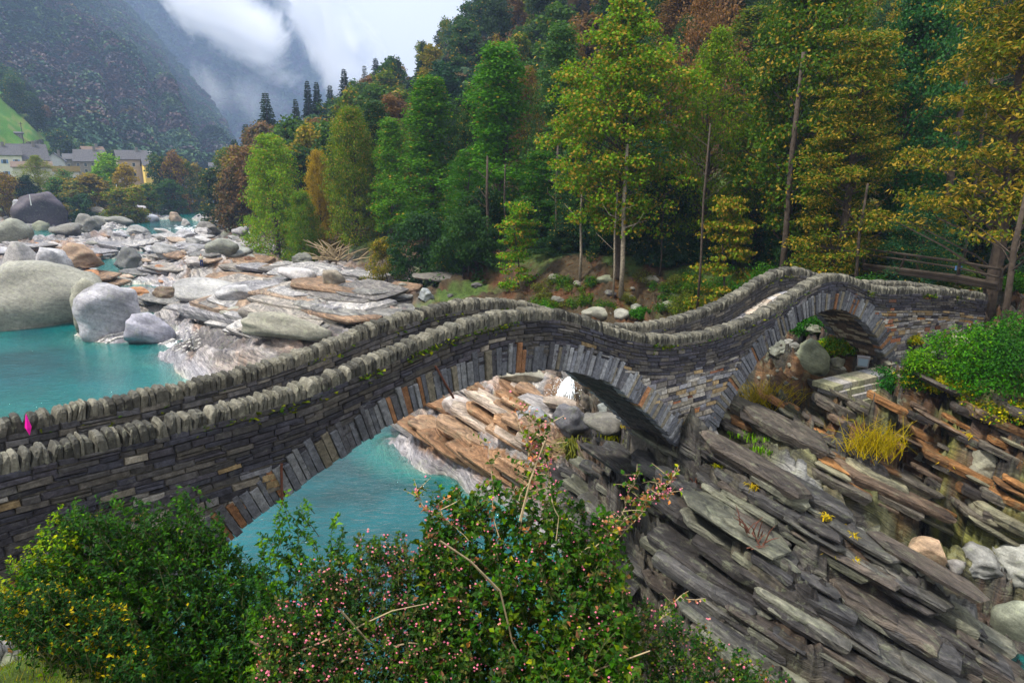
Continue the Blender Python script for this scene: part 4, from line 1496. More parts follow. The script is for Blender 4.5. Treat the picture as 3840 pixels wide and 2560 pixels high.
# loose rocks of the upstream field
cnt = 0
tries = 0
while cnt < 120 and tries < 3000:
    tries += 1
    u, v = hr_.uniform(0, 262), 200 + 110 * hr_.random() ** 1.25
    if v < 200 + 22 * (u < 150) and hr_.random() < 0.5:
        continue
    if abs(u - 202) < 13 and 252 < v < 288:
        continue
    p = hit(u, v)
    if p is None or p[2] < -0.25 or p[2] > 4.5 or sdist((p[0], p[1]), RB) > 3:
        continue
    big_ = hr_.random() ** 2.4
    w = 5 + 19 * big_ + (v - 200) * 0.05
    asp = hr_.uniform(0.26, 0.5) if w > 9 else hr_.uniform(0.4, 0.7)
    z_ = 'left' if u < 105 else 'mid'
    cl = hr_.choice([GREY, PALE, PALE, (0.36, 0.35, 0.36), (0.46, 0.43, 0.42), TAN, (0.20, 0.19, 0.18), (0.22, 0.22, 0.20), ORNG if v > 235 else GREY])
    key_ = hr_.choice(['ang2', 'ang3', 'ang4', 'ang5', 'ang6', 'ang0', 'ang1', 'rnd3'])
    grp = 'loose rocks of the left bank' if z_ == 'left' else 'loose rocks among the river slabs'
    lab = spot_label(f"{'big' if w > 16 else 'small' if w < 9 else 'medium'} {colour_word(cl)} {'rounded' if 'rnd' in key_ else 'angular'} rock", u, v - w * asp / 2, LM_ROCK)
    put_rock(u - w / 2, u + w / 2, v - w * asp, v, cl, key_, lab, group=grp, cat='rock', name='river_rock', tilt=hr_.uniform(-.05, .35), yaw=hr_.uniform(-.7, .1), rnd=hr_, sink=0.2)
    cnt += 1
for k in range(42):      # rocks under the trees, along the foot of the wood and beside the path
    u = hr_.choice([hr_.uniform(330, 690), hr_.uniform(860, 1020)])
    v = hr_.uniform(284, 312) if u < 700 else hr_.uniform(232, 276)
    w = hr_.uniform(6, 17)
    cl, key_ = hr_.choice([(0.16, 0.16, 0.14), (0.22, 0.21, 0.18), DARKR, (0.2, 0.22, 0.15)]), hr_.choice(['ang2', 'ang3', 'ang5', 'rnd3', 'rnd4'])
    put_rock(u - w / 2, u + w / 2, v - w * 0.5, v, cl, key_,
             spot_label(f"{'small' if w < 11 else 'mossy'} {colour_word(cl)} {'rounded' if 'rnd' in key_ else 'angular'} rock", u, v, LM_BACK), group='rocks at the foot of the wood', cat='rock', name='woodland_rock', rnd=hr_)
for k in range(34):      # rubble under the small arch and along its plinth
    u, v = hr_.uniform(742, 900), 0
    v = hr_.uniform(352, 396)
    w = hr_.uniform(6, 14)
    cl = hr_.choice([(0.2, 0.2, 0.16), (0.26, 0.25, 0.19), DARKR, (0.3, 0.3, 0.27)])
    put_rock(u - w / 2, u + w / 2, v - w * 0.55, v, cl, hr_.choice(['ang2', 'ang3', 'ang5', 'ang6']),
             spot_label(f"{'small' if w < 10 else 'larger'} {colour_word(cl)} rubble stone", u, v, LM_ARCH), group='rubble below the small arch', cat='rock', name='rubble_stone', rnd=hr_)

# gravel bank at the pool, too many to count
mb = MB()
bmv, bmf = rock_proto(400, 1, 0.3, 2, 'p')
for k in range(1500):
    if k < 520:
        u, v = hr_.gauss(122, 13), hr_.gauss(337, 4.0)
    else:
        u, v = hr_.uniform(85, 160), hr_.uniform(216, 232)
        if hr_.random() < 0.4:
            u, v = hr_.uniform(60, 200), hr_.uniform(330, 352)
    p = hit(u, v)
    if p is None or p[2] < -0.15 or p[2] > 1.6:
        continue
    dist = math.hypot(p[0], p[1])
    s_ = hr_.uniform(0.6, 1.9) * dist / F * (1.0 if k < 520 else 0.8)
    k_ = hr_.uniform(0.25, 0.62)
    mb.add([(p[0] + q[0] * s_ * 1.3, p[1] + q[1] * s_, p[2] + q[2] * s_ * 0.6) for q in bmv], [tuple(f) for f in bmf], (k_, k_ * 0.97, k_ * 0.95))
tag(mb.build("gravel", M['boulder'], None, 'stuff'), "pale pebbles washed together beside the turquoise pool")

# ------------------------------------------------------------------ broken strata: slabs of the dark ridge and of the right ledges
def slab_mesh(seed):
    r_ = random.Random(seed)
    n = 8
    ang = sorted([2 * math.pi * (k + r_.uniform(-.3, .3)) / n for k in range(n)])
    V, Fc, C = [], [], []
    for lv, (z_, sc) in enumerate(((-1.0, 0.92), (0.0, r_.uniform(0.97, 1.04)), (0.72, 1.0), (1.0, 0.90))):
        for k, a in enumerate(ang):
            rr_ = 1.0 if lv else 1.0
            rad = 1 / max(abs(math.cos(a)), abs(math.sin(a)))
            rad = min(rad, 1.3) * (0.84 + 0.2 * _jit[seed % 40][k])
            V.append((rad * sc * math.cos(a), rad * sc * math.sin(a), z_ + r_.uniform(-.08, .08)))
    for lv in range(3):
        for k in range(n):
            Fc.append((lv * n + k, lv * n + (k + 1) % n, (lv + 1) * n + (k + 1) % n, (lv + 1) * n + k))
    return V, Fc, tuple(range(3 * n, 4 * n))


_jr = random.Random(3)
_jit = [[_jr.random() for _ in range(8)] for _ in range(40)]
SLAB_COL = {
    'dark': [(0.05, 0.05, 0.053), (0.07, 0.07, 0.066), (0.095, 0.10, 0.08), (0.038, 0.036, 0.037), (0.12, 0.125, 0.105), (0.065, 0.056, 0.05)],
    'rust': [(0.07, 0.062, 0.055), (0.15, 0.08, 0.035), (0.21, 0.105, 0.04), (0.09, 0.082, 0.07), (0.045, 0.04, 0.038), (0.16, 0.155, 0.11), (0.11, 0.08, 0.06)]}
SLAB_COL['river'] = [(0.19, 0.19, 0.21), (0.26, 0.26, 0.27), (0.14, 0.14, 0.14), (0.22, 0.165, 0.125), (0.30, 0.295, 0.30), (0.18, 0.12, 0.08), (0.22, 0.205, 0.19), (0.12, 0.115, 0.115)]
SLAB_COL['orange'] = [(0.25, 0.15, 0.085), (0.30, 0.20, 0.13), (0.26, 0.25, 0.26), (0.22, 0.13, 0.075), (0.38, 0.32, 0.27)]
slab_lib = {}
for fam, cols in SLAB_COL.items():
    for i in range(18):
        V, Fc, top = slab_mesh(i)
        m_ = MB()
        m_.add(V, Fc + [top], cols[i % len(cols)])
        me = bpy.data.meshes.new("rock_slab")
        me.from_pydata(m_.v, [], m_.f)
        ca = me.color_attributes.new("tint", 'FLOAT_COLOR', 'POINT')
        ca.data.foreach_set("color", np.array(m_.c, np.float32).ravel())
        me.materials.append(M['rock'])
        slab_lib[fam, i] = me


def in_poly(u, v, poly):
    c_ = False
    for i in range(len(poly)):
        x0, y0 = poly[i]
        x1, y1 = poly[i - 1]
        if (y0 > v) != (y1 > v) and u < (x1 - x0) * (v - y0) / (y1 - y0) + x0:
            c_ = not c_
    return c_


def slabs(root, fam, poly, n, lmin, lmax, rs, yaw0=0.0, tiltx=0.0, lift=-0.35):
    r_ = random.Random(rs)
    us = [p[0] for p in poly]
    vs = [p[1] for p in poly]
    made = 0
    while made < n:
        u, v = r_.uniform(min(us), max(us)), r_.uniform(min(vs), max(vs))
        if not in_poly(u, v, poly):
            continue
        p = hit(u, v)
        if p is None:
            continue
        if p[2] < -0.1 or (fam == 'orange' and p[2] < 0.12) or (fam == 'river' and (p[2] < 0.45 or (abs(u - 202) < 26 and 262 < v < 292))):
            made += 1
            continue
        L_ = r_.uniform(lmin, lmax) * (0.6 + 0.8 * r_.random())
        D_ = min(L_ * r_.uniform(0.5, 0.95), 5.0 if fam == 'river' else 2.4)
        T_ = r_.uniform(0.04, 0.13) * (0.8 + 0.22 * L_) * (1.3 if fam == 'river' else 1.0)
        FR = BED
        if fam == 'river':      # upstream the shelves lie almost flat
            FR = Matrix.Rotation(math.atan2(S1[1], S1[0]) + 0.12, 3, 'Z') @ Matrix.Rotation(0.03 + 0.05 * r_.random(), 3, 'Y') @ Matrix.Rotation(r_.uniform(-0.05, 0.12), 3, 'X')
        R = FR @ Matrix.Rotation(yaw0 + r_.gauss(0, 0.05), 3, 'Z') @ Matrix.Rotation(r_.gauss(0, 0.025) + tiltx, 3, 'X') @ Matrix.Rotation(r_.gauss(0, 0.02), 3, 'Y')
        Sm = Matrix.Diagonal((L_ * 0.5, D_ * 0.5, T_))
        o = bpy.data.objects.new("rock_slab", slab_lib[fam, r_.randrange(18)])
        COL.objects.link(o)
        o.parent = root
        back_ = (0.35 if fam != 'river' else 0.15) * D_
        loc = Vector(p) + Vector((p[0], p[1], 0)).normalized() * back_ + Vector(NB) * (T_ * lift)
        o.matrix_local = Matrix.Translation(loc - Vector(root.location)) @ (R @ Sm).to_4x4()
        made += 1


rdg = empty("rock_ridge", tuple(hit(800, 500)), "dark layered gneiss ridge falling from the bridge pier to the lower right corner", "rock outcrop")
slabs(rdg, 'dark', [(600, 455), (690, 452), (800, 486), (900, 566), (975, 640), (985, 690), (720, 690), (600, 560), (560, 500)], 50, 1.8, 3.6, 11)
slabs(rdg, 'dark', [(600, 455), (690, 452), (800, 486), (900, 566), (975, 640), (985, 690), (720, 690), (600, 560), (560, 500)], 130, 0.7, 1.9, 13)
led = empty("rock_ledge", tuple(hit(900, 460)), "stack of rust stained rock ledges on the right below the green thicket", "rock outcrop")
slabs(led, 'rust', [(716, 432), (760, 402), (830, 402), (1030, 420), (1030, 560), (930, 545), (850, 492), (770, 460)], 50, 1.5, 3.2, 12, 0.25, 0.05)
slabs(led, 'rust', [(716, 432), (760, 402), (830, 402), (1030, 420), (1030, 560), (930, 545), (850, 492), (770, 460)], 50, 0.7, 1.8, 14, 0.25, 0.05)

rvs = empty("rock_shelf", tuple(hit(260, 290)), "broad shelves of worn pale grey and tan bedrock between the river and the wood", "rock shelf")
slabs(rvs, 'river', [(185, 262), (250, 262), (330, 268), (420, 288), (400, 305), (330, 322), (262, 335), (215, 325), (190, 300)], 90, 2.4, 7.5, 15, 0.0, 0.0, -0.1)
upr = empty("rock_shelf", tuple(hit(170, 245)), "worn grey and rusty bedrock shelves upstream around the narrow channel", "rock shelf")
slabs(upr, 'river', [(20, 246), (60, 240), (120, 236), (185, 232), (262, 246), (262, 264), (190, 300), (150, 302), (128, 292), (100, 290), (60, 262)], 80, 2.6, 8.5, 16, 0.0, 0.0, -0.1)
org = empty("rock_shelf", tuple(hit(470, 440)), "orange striped bedrock shelf seen through the large arch", "rock shelf")
slabs(org, 'orange', [(400, 428), (440, 400), (500, 385), (560, 400), (560, 440), (545, 492), (500, 488), (440, 460)], 46, 1.4, 4.6, 17, 0.1, 0.0, -0.3)

# ------------------------------------------------------------------ plinth of squared blocks carrying the right abutment of the small arch
pl_ = empty("stone_plinth", tuple(hit(858, 388)), "low stepped wall of squared blocks below the right foot of the small arch", "wall")
pr_ = random.Random(21)
for row in range(7):
    o_ = -1.9 + row * 0.14
    zt_ = 4.75 + row * 0.22
    s_ = 26.0 - 0.18 * row
    while s_ < 29.7:
        w = pr_.uniform(0.3, 0.6)
        m_ = MB()
        k = pr_.uniform(0.8, 1.2)
        col = tuple(q * k for q in pr_.choice([(0.24, 0.23, 0.22), (0.28, 0.26, 0.19), (0.18, 0.185, 0.20), (0.22, 0.22, 0.14)]))
        a, b = s_ + .012, s_ + w - .012
        e = pr_.uniform(0, .05)
        V = [BP(a, o_ - e, zt_ - .2), BP(b, o_ - e, zt_ - .2), BP(b, o_ + .9, zt_ - .2), BP(a, o_ + .9, zt_ - .2), BP(a, o_ - e + .02, zt_), BP(b, o_ - e + .02, zt_), BP(b, o_ + .9, zt_), BP(a, o_ + .9, zt_)]
        m_.add(V, [(0, 3, 2, 1), (4, 5, 6, 7), (0, 1, 5, 4), (1, 2, 6, 5), (2, 3, 7, 6), (3, 0, 4, 7)], col)
        o = m_.build("block", M['stone'], None)
        o.parent = pl_
        o.matrix_parent_inverse = Matrix.Translation(pl_.location).inverted()
        s_ += w

# ------------------------------------------------------------------ trees
def leaves_np(C, Rad, n, ln, wd, seed, up=0.5, droop=0.0, shell=0.5):
    """n small folded leaves in each ellipsoid clump: centres C (k,3), radii Rad (k,3)"""
    r_ = np.random.default_rng(seed)
    k = len(C)
    d_ = r_.normal(size=(k, n, 3))
    d_ /= np.linalg.norm(d_, axis=2, keepdims=True)
    rad = r_.uniform(shell, 1.0, size=(k, n, 1)) ** 0.8
    P = (C[:, None, :] + d_ * rad * Rad[:, None, :]).reshape(-1, 3)
    d_ = d_.reshape(-1, 3)
    N_ = r_.normal(size=P.shape) * 0.6 + d_ * 0.5 + np.array([0, 0, up])
    N_ /= np.linalg.norm(N_, axis=1, keepdims=True)
    A = r_.normal(size=P.shape) + d_ * 0.9 - np.array([0, 0, droop])
    A -= (A * N_).sum(1, keepdims=True) * N_
    A /= np.linalg.norm(A, axis=1, keepdims=True)
    B = np.cross(N_, A)
    s = r_.uniform(0.65, 1.3, size=(len(P), 1))
    a, b = A * ln * s * 0.5, B * wd * s * 0.5
    V = np.stack([P - a, P + b - N_ * wd * 0.12, P + a, P - b - N_ * wd * 0.12], 1).reshape(-1, 3)
    Fq = np.arange(len(V)).reshape(-1, 4)
    return V, Fq


def limb(m_, p0, p1, r0, r1, r_, n=4, bend=0.12):
    p0, p1 = Vector(p0), Vector(p1)
    mid = (p0 + p1) / 2 + Vector((r_.gauss(0, bend), r_.gauss(0, bend), r_.uniform(-bend, bend * 2))) * (p1 - p0).length
    m_.tube([p0, p0.lerp(mid, 0.5), mid, p1.lerp(mid, 0.3), p1], [r0, r0 * .8 + r1 * .2, (r0 + r1) / 2, r0 * .25 + r1 * .75, r1], n, cap=False)


def tree_proto(kind, seed):
    r_ = random.Random(seed)
    g = np.random.default_rng(seed)
    P_ = dict(
        alder=dict(H=16, base=0.06, R=3.4, n=200, per=120, lf=(0.18, 0.13), cr=(0.95, 0.6), shape='cone', tr=0.2),
        ash=dict(H=17, base=0.16, R=4.6, n=220, per=120, lf=(0.20, 0.12), cr=(1.1, 0.65), shape='oval', tr=0.24),
        maple=dict(H=21, base=0.18, R=5.4, n=300, per=115, lf=(0.235, 0.20), cr=(1.2, 0.65), shape='oval', tr=0.32),
        chestnut=dict(H=20, base=0.04, R=6.0, n=340, per=95, lf=(0.27, 0.11), cr=(1.25, 0.38), shape='layer', tr=0.34),
        high=dict(H=20, base=0.28, R=6.0, n=300, per=95, lf=(0.26, 0.105), cr=(1.25, 0.4), shape='layer', tr=0.34),
        dome=dict(H=14, base=0.02, R=5.2, n=300, per=110, lf=(0.20, 0.145), cr=(1.05, 0.75), shape='dome', tr=0.2),
        sapling=dict(H=6.5, base=0.1, R=2.7, n=75, per=75, lf=(0.19, 0.15), cr=(0.75, 0.2), shape='layer', tr=0.08),
        sparse=dict(H=16, base=0.2, R=4.6, n=120, per=75, lf=(0.22, 0.15), cr=(1.2, 0.8), shape='oval', tr=0.22),
        far=dict(H=13, base=0.03, R=4.4, n=75, per=70, lf=(0.55, 0.4), cr=(1.5, 1.0), shape='dome', tr=0.25),
        shrub=dict(H=4, base=0.0, R=2.4, n=70, per=110, lf=(0.17, 0.10), cr=(0.6, 0.4), shape='dome', tr=0.05))[kind]
    H_, R_c = P_['H'], P_['R']
    Cc, Rr = [], []
    trunk = MB()
    lean = (r_.gauss(0, 0.25), r_.gauss(0, 0.25))
    pts = [(lean[0] * t * t * 2 + 0.1 * math.sin(t * 7 + seed), lean[1] * t * t * 2 + 0.1 * math.cos(t * 6 + seed), H_ * 0.93 * t) for t in (0, .12, .25, .4, .55, .7, .85, 1)]
    for i in range(P_['n']):
        t = r_.random()
        if P_['shape'] == 'cone':
            t = t ** 0.85
            rad = R_c * (1.02 - t) ** 0.75 * (0.75 + 0.25 * math.sin(t * 14 + seed))
        elif P_['shape'] == 'oval':
            rad = R_c * math.sin(math.pi * min(1, max(0.06, t * 0.94 + 0.1))) ** 0.6
        elif P_['shape'] == 'layer':
            t = round(t * 13) / 13 + r_.gauss(0, 0.028)
            rad = R_c * (1.05 - 0.6 * max(t, 0)) * (0.85 + 0.15 * math.sin(t * 25))
        else:
            rad = R_c * math.sqrt(max(0.05, 1 - (t * 0.98) ** 2.2)) * (0.9 if t > 0.1 else 0.85)
        a = r_.uniform(0, 2 * math.pi)
        rad *= (0.8 + 0.28 * math.sin(2 * a + seed) + 0.12 * math.sin(5 * a + t * 9))
        rr_ = rad * math.sqrt(r_.uniform(0.12, 1.0))
        z_ = H_ * (P_['base'] + (0.97 - P_['base']) * min(max(t, 0), 1))
        if P_['shape'] == 'layer':
            z_ -= 0.06 * rr_ * rr_ / R_c * 2
        cx, cy_ = rr_ * math.cos(a), rr_ * math.sin(a)
        s = r_.uniform(0.65, 1.25)
        Cc.append((cx, cy_, z_))
        Rr.append((P_['cr'][0] * s, P_['cr'][0] * s, P_['cr'][1] * s))
        if i % (2 if kind in ('sparse', 'maple') else 3) == 0 and kind not in ('far',):
            tz = max(0.02, (z_ - rr_ * 0.55) / (H_ * 0.93))
            j = min(len(pts) - 2, int(tz * 7))
            q0 = Vector(pts[min(j, 7)])
            q0.z = H_ * 0.93 * tz
            limb(trunk, q0, (cx, cy_, z_), P_['tr'] * (0.32 - 0.2 * tz), 0.015, r_, 3)
    trunk.tube(pts, [P_['tr'] * k for k in (1.25, 1.0, .9, .78, .62, .45, .28, .1)], 7)
    V, Fq = leaves_np(np.array(Cc), np.array(Rr), P_['per'], P_['lf'][0], P_['lf'][1], seed, 0.5 if kind != 'chestnut' else 0.9, 0.2 if kind != 'chestnut' else 0.5, 0.35)
    return V, Fq, trunk, H_, R_c


def conifer_proto(seed, larch=False):
    r_ = random.Random(seed)
    H_, R_c = 20, 3.4 if not larch else 3.0
    trunk = MB()
    trunk.tube([(0, 0, 0), (0, 0, 7), (0.05, 0, 14), (0, 0, 20)], [0.3, 0.22, 0.12, 0.02], 6)
    V, Fq = [], []
    z_ = 1.5
    g = np.random.default_rng(seed)
    while z_ < 19.8:
        rad = R_c * (1 - z_ / 20.5) ** 0.8 * r_.uniform(0.75, 1.1) + 0.1
        nb = 7 if z_ < 15 else 5
        a0 = r_.uniform(0, 6)
        for b in range(nb):
            a = a0 + b * 2 * math.pi / nb + r_.gauss(0, .15)
            rl = rad * r_.uniform(0.75, 1.1)
            n = max(5, int(rl * 12))
            t = g.uniform(0.08, 1, n)
            dr = -0.30 if not larch else -0.12
            x = np.cos(a) * rl * t
            y = np.sin(a) * rl * t
            zz = z_ + dr * rl * t + 0.10 * rl * t * t
            side = g.choice([-1, 1], n) * g.uniform(0.1, 0.42, n) * (1.1 - t) * min(1.2, rl)
            px, py = -np.sin(a) * side, np.cos(a) * side
            base = np.stack([x, y, zz], 1)
            tip = base + np.stack([px + np.cos(a) * 0.25, py + np.sin(a) * 0.25, -np.abs(side) * 0.5 - g.uniform(0, .25, n)], 1)
            w = np.stack([np.cos(a) * 0.09 * np.ones(n), np.sin(a) * 0.09 * np.ones(n), 0.05 * np.ones(n)], 1) * 1.6
            V.append(np.stack([base - w, base + w, tip + w * .4, tip - w * .4], 1).reshape(-1, 3))
        z_ += r_.uniform(0.28, 0.42) * (1.3 if larch else 1)
    V = np.concatenate(V)
    return V, np.arange(len(V)).reshape(-1, 4), trunk, H_, R_c


TP = {}


def get_proto(kind, i):
    k = (kind, i)
    if k not in TP:
        if kind in ('spruce', 'larch'):
            V, Fq, tr, H_, R_c = conifer_proto(500 + i, kind == 'larch')
            lm = M['needle']
        else:
            V, Fq, tr, H_, R_c = tree_proto(kind, 300 + 31 * i + len(kind))
            lm = M['leaf']
        crown = mesh_np("crown", V, Fq, lm)
        me = bpy.data.meshes.new("trunk")
        me.from_pydata(tr.v, [], tr.f)
        me.materials.append(M['bark'])
        zmax = float(np.percentile(V[:, 2], 99.7))
        rmax = float(np.percentile(np.hypot(V[:, 0], V[:, 1]), 97))
        TP[k] = (crown, me, zmax, rmax)
    return TP[k]


tr_ = random.Random(99)
NAMES = {'alder': 'deciduous_tree', 'ash': 'ash_tree', 'maple': 'maple_tree', 'chestnut': 'chestnut_tree', 'high': 'chestnut_tree', 'dome': 'deciduous_tree', 'sapling': 'young_tree', 'sparse': 'deciduous_tree', 'far': 'deciduous_tree', 'shrub': 'shrub', 'spruce': 'spruce_tree', 'larch': 'larch_tree'}
placed = []


def put_tree(kind, x, y, h, r, col, alpha, label, group=None, pi=None, z=None, rust=False, cat=None, bark=None, trunk=True):
    crown, tm, zmax, rmax = get_proto(kind, tr_.randrange(2) if pi is None else pi)
    z = gz(x, y) - 0.15 if z is None else z
    root = empty(NAMES[kind], (x, y, z), label, cat or ('shrub' if kind == 'shrub' else 'tree'), group, tr_.uniform(0, 6.28))
    sz, sr = h / zmax, r / rmax
    c_ = link("crown", crown, root)
    c_.scale = (sr, sr, sz)
    c_.color = (tuple(col) if not rust else (col[0] * 0.75, col[1] * 0.95, col[2])) + (alpha,)
    if rust:
        c_.material_slots[0].link = 'OBJECT'
        c_.material_slots[0].material = M['leaf_brown']
    if trunk:
        t_ = link("trunk", tm, root)
        t_.scale = (sr, sr, sz)
        if bark:
            t_.material_slots[0].link = 'OBJECT'
            t_.material_slots[0].material = bark
    placed.append((x, y, r))
    return root


def tree_px(kind, u, dist, vtop, hw, col, alpha, label, **kw):
    """tree whose trunk stands at azimuth of pixel column u, dist metres away, reaching up to row vtop, crown half width hw pixels"""
    x0, y0, _ = at_d(u, 230, dist)
    h = 0
    z0 = gz(x0, y0)
    for _ in range(3):
        a = math.atan2(x0, y0)
        d = ray(u, vtop)
        ztop = CAMZ + d[2] / math.hypot(d[0], d[1]) * dist
        x0, y0 = at_d(u, (vtop + 260) / 2, dist)[:2]
        h = ztop - gz(x0, y0)
    return put_tree(kind, x0, y0, max(h, 1.5), hw * dist / F, col, alpha, label, **kw)


G1, G2, G3, DKG, YG, LIME, OR, BR, TEAL, RU = (0.055, 0.14, 0.02), (0.08, 0.19, 0.02), (0.045, 0.12, 0.02), (0.020, 0.045, 0.018), (0.16, 0.21, 0.02), (0.13, 0.23, 0.025), (0.26, 0.14, 0.025), (0.17, 0.085, 0.045), (0.03, 0.10, 0.055), (0.22, 0.085, 0.04)
T = [  # kind, u, dist, vtop, halfwidth, colour, autumn share, label, rust?
    ('dome', 274, 108, 134, 38, (0.15, 0.26, 0.025), .10, 'bright yellow green bushy tree, first of the wood beside the river', 0),
    ('dome', 320, 100, 150, 18, (0.36, 0.25, 0.03), .5, 'narrow golden yellow tree right of the bright yellow green one', 0),
    ('dome', 303, 94, 190, 20, (0.10, 0.19, 0.025), .1, 'low fresh green tree over the dark rocks at the wood edge', 0),
    ('dome', 354, 93, 106, 32, (0.12, 0.18, 0.03), .15, 'light green feathery tree behind the golden yellow one', 0),
    ('alder', 392, 88, 118, 27, G2, .06, 'mid green tree left of the tall pointed one', 0),
    ('alder', 431, 82, 76, 36, (0.065, 0.16, 0.022), .03, 'tall pointed green tree with a dark straight trunk', 0),
    ('alder', 500, 74, 44, 46, (0.065, 0.17, 0.025), .02, 'broad tall green tree whose tip is turning brown', 0),
    ('sparse', 497, 86, 34, 24, (0.26, 0.17, 0.06), .5, 'tan brown tree top rising behind the broad tall green tree', 1),
    ('alder', 560, 72, 24, 34, (0.055, 0.115, 0.04), .02, 'dull blue green tree left of the yellow maple', 0),
    ('ash', 465, 70, 150, 30, G3, .02, 'dark green tree in front of the tall pointed one', 0),
    ('maple', 622, 52, -4, 66, (0.11, 0.21, 0.02), .26, 'big maple turning yellow at the top with two pale trunks', 0),
    ('ash', 712, 55, 28, 46, (0.12, 0.21, 0.02), .12, 'lime green topped ash right of the yellow maple', 0),
    ('sparse', 702, 68, -22, 44, (0.24, 0.10, 0.06), .7, 'rust brown tree top behind the lime green ash', 1),
    ('maple', 800, 52, -60, 66, (0.05, 0.10, 0.015), .16, 'tall dark branching tree with yellowing leaves above the right hump', 0),
    ('chestnut', 852, 47, 30, 62, (0.065, 0.105, 0.018), .32, 'chestnut with low tiers of orange leaves behind the right hump', 0),
    ('maple', 905, 54, -20, 50, (0.03, 0.09, 0.035), .05, 'blue green maple between the two orange chestnuts', 0),
    ('ash', 948, 62, -50, 50, (0.025, 0.07, 0.025), .05, 'dark green tree deep in the shade at the right', 0),
    ('high', 1024, 38, -70, 80, (0.075, 0.10, 0.018), .36, 'big orange chestnut overhanging the right edge of the picture', 0),
    ('sapling', 518, 56, 200, 27, (0.10, 0.22, 0.02), .25, 'small young maple with yellow green tiers above the left hump', 0),
    ('sapling', 728, 46, 194, 30, (0.10, 0.15, 0.02), .4, 'low chestnut sapling with golden leaves left of the right hump', 0),
    ('ash', 655, 60, 120, 44, (0.035, 0.09, 0.05), .04, 'soft blue green tree behind the pale twin trunks', 0),
    ('ash', 590, 60, 130, 38, (0.035, 0.085, 0.035), .04, 'dark green tree left of the pale twin trunks', 0),
    ('alder', 540, 66, 150, 32, G3, .03, 'shaded green tree behind the small young maple', 0),
    ('ash', 760, 58, 60, 42, (0.04, 0.08, 0.02), .3, 'green and gold tree behind the golden chestnut sapling', 0),
    ('shrub', 420, 68, 212, 36, (0.022, 0.055, 0.02), 0, 'dense dark evergreen shrub hanging over the rocks, left one', 0),
    ('shrub', 468, 63, 205, 34, (0.03, 0.07, 0.022), 0, 'dense dark evergreen shrub behind the left hump', 0),
    ('shrub', 385, 72, 236, 22, (0.12, 0.13, 0.03), .3, 'olive and yellow shrub beside the driftwood', 0),
    ('shrub', 600, 60, 240, 36, (0.015, 0.04, 0.028), 0, 'blackish holly shrub behind the thin pale trunk', 0),
    ('shrub', 555, 60, 238, 26, (0.02, 0.05, 0.022), 0, 'dark shrub right of the small young maple', 0),
    ('shrub', 665, 55, 250, 34, (0.02, 0.055, 0.03), 0, 'dark shrub in the shade right of the pale twin trunks', 0),
    ('ash', 925, 46, 190, 42, (0.025, 0.075, 0.04), .06, 'low blue green tree over the wooden footbridge', 0),
    ('far', 215, 190, 168, 18, (0.03, 0.055, 0.02), .1, 'dark green tree at the point where the wood meets the river', 0),
    ('far', 232, 150, 168, 15, (0.09, 0.065, 0.035), .4, 'reddish brown tree just left of the bright yellow green one', 1),
    ('far', 262, 190, 122, 20, (0.15, 0.10, 0.05), .4, 'rusty tree crown above the bright yellow green tree', 1),
    ('spruce', 272, 215, 94, 15, (0.02, 0.038, 0.02), 0, 'single dark spruce standing out left of the spruce cluster', 0),
    ('spruce', 313, 225, 82, 10, (0.015, 0.03, 0.018), 0, 'tall dark spruce, left one of the tight pair on the skyline', 0),
    ('spruce', 322, 226, 83, 10, (0.015, 0.03, 0.018), 0, 'tall dark spruce, right one of the tight pair on the skyline', 0),
    ('spruce', 335, 226, 86, 10, (0.018, 0.035, 0.02), 0, 'dark spruce right of the tight pair', 0),
    ('spruce', 349, 222, 70, 11, (0.012, 0.028, 0.02), 0, 'bare tipped spruce against the mist left of the white sky', 0),
    ('spruce', 301, 216, 100, 9, (0.025, 0.04, 0.02), 0, 'short spruce left of the tight pair', 0),
    ('larch', 369, 222, 66, 8, (0.03, 0.045, 0.03), .1, 'thin pale conifer standing on the skyline', 0),
    ('spruce', 380, 222, 59, 10, (0.012, 0.026, 0.018), 0, 'dark spruce on the skyline below the white sky', 0),
    ('spruce', 402, 215, 60, 7, (0.016, 0.03, 0.02), 0, 'short spruce on the skyline right of the other spruces', 0),
    ('spruce', 252, 210, 125, 13, (0.02, 0.04, 0.018), 0, 'dark conifer at the lower end of the skyline', 0),
    ('spruce', 240, 205, 140, 12, (0.02, 0.045, 0.018), 0, 'lowest dark conifer of the descending skyline', 0),
    ('spruce', 503, 190, 26, 12, (0.015, 0.03, 0.018), 0, 'dark spruce high on the wooded slope', 0),
    ('spruce', 522, 195, 20, 10, (0.015, 0.03, 0.018), 0, 'dark spruce beside another high on the slope', 0),
    ('spruce', 462, 200, 64, 12, (0.014, 0.03, 0.022), 0, 'dark conifer above the round green crowns', 0),
    ('larch', 570, 150, 14, 18, (0.06, 0.085, 0.035), .1, 'grey green larch high on the slope behind the dull tree', 0),
    ('larch', 592, 150, 10, 16, (0.055, 0.085, 0.04), .1, 'larch right of the other grey green larch', 0),
    ('far', 355, 130, 130, 26, (0.16, 0.085, 0.05), .5, 'rusty orange crown on the slope above the light green trees', 1),
    ('far', 325, 140, 118, 20, (0.24, 0.13, 0.04), .5, 'orange crown on the slope over the golden tree', 1),
    ('far', 400, 130, 95, 20, (0.17, 0.085, 0.06), .5, 'brown crown left of the tall pointed tree', 1),
    ('far', 445, 140, 62, 26, (0.022, 0.06, 0.035), 0, 'round deep green crown in the middle of the slope', 0),
    ('far', 480, 135, 70, 22, (0.022, 0.055, 0.03), .05, 'round dark green crown right of the other deep green one', 0),
]
for t_ in T:
    tree_px(t_[0], t_[1], t_[2], t_[3], t_[4], t_[5], t_[6], t_[7], rust=bool(t_[8]))

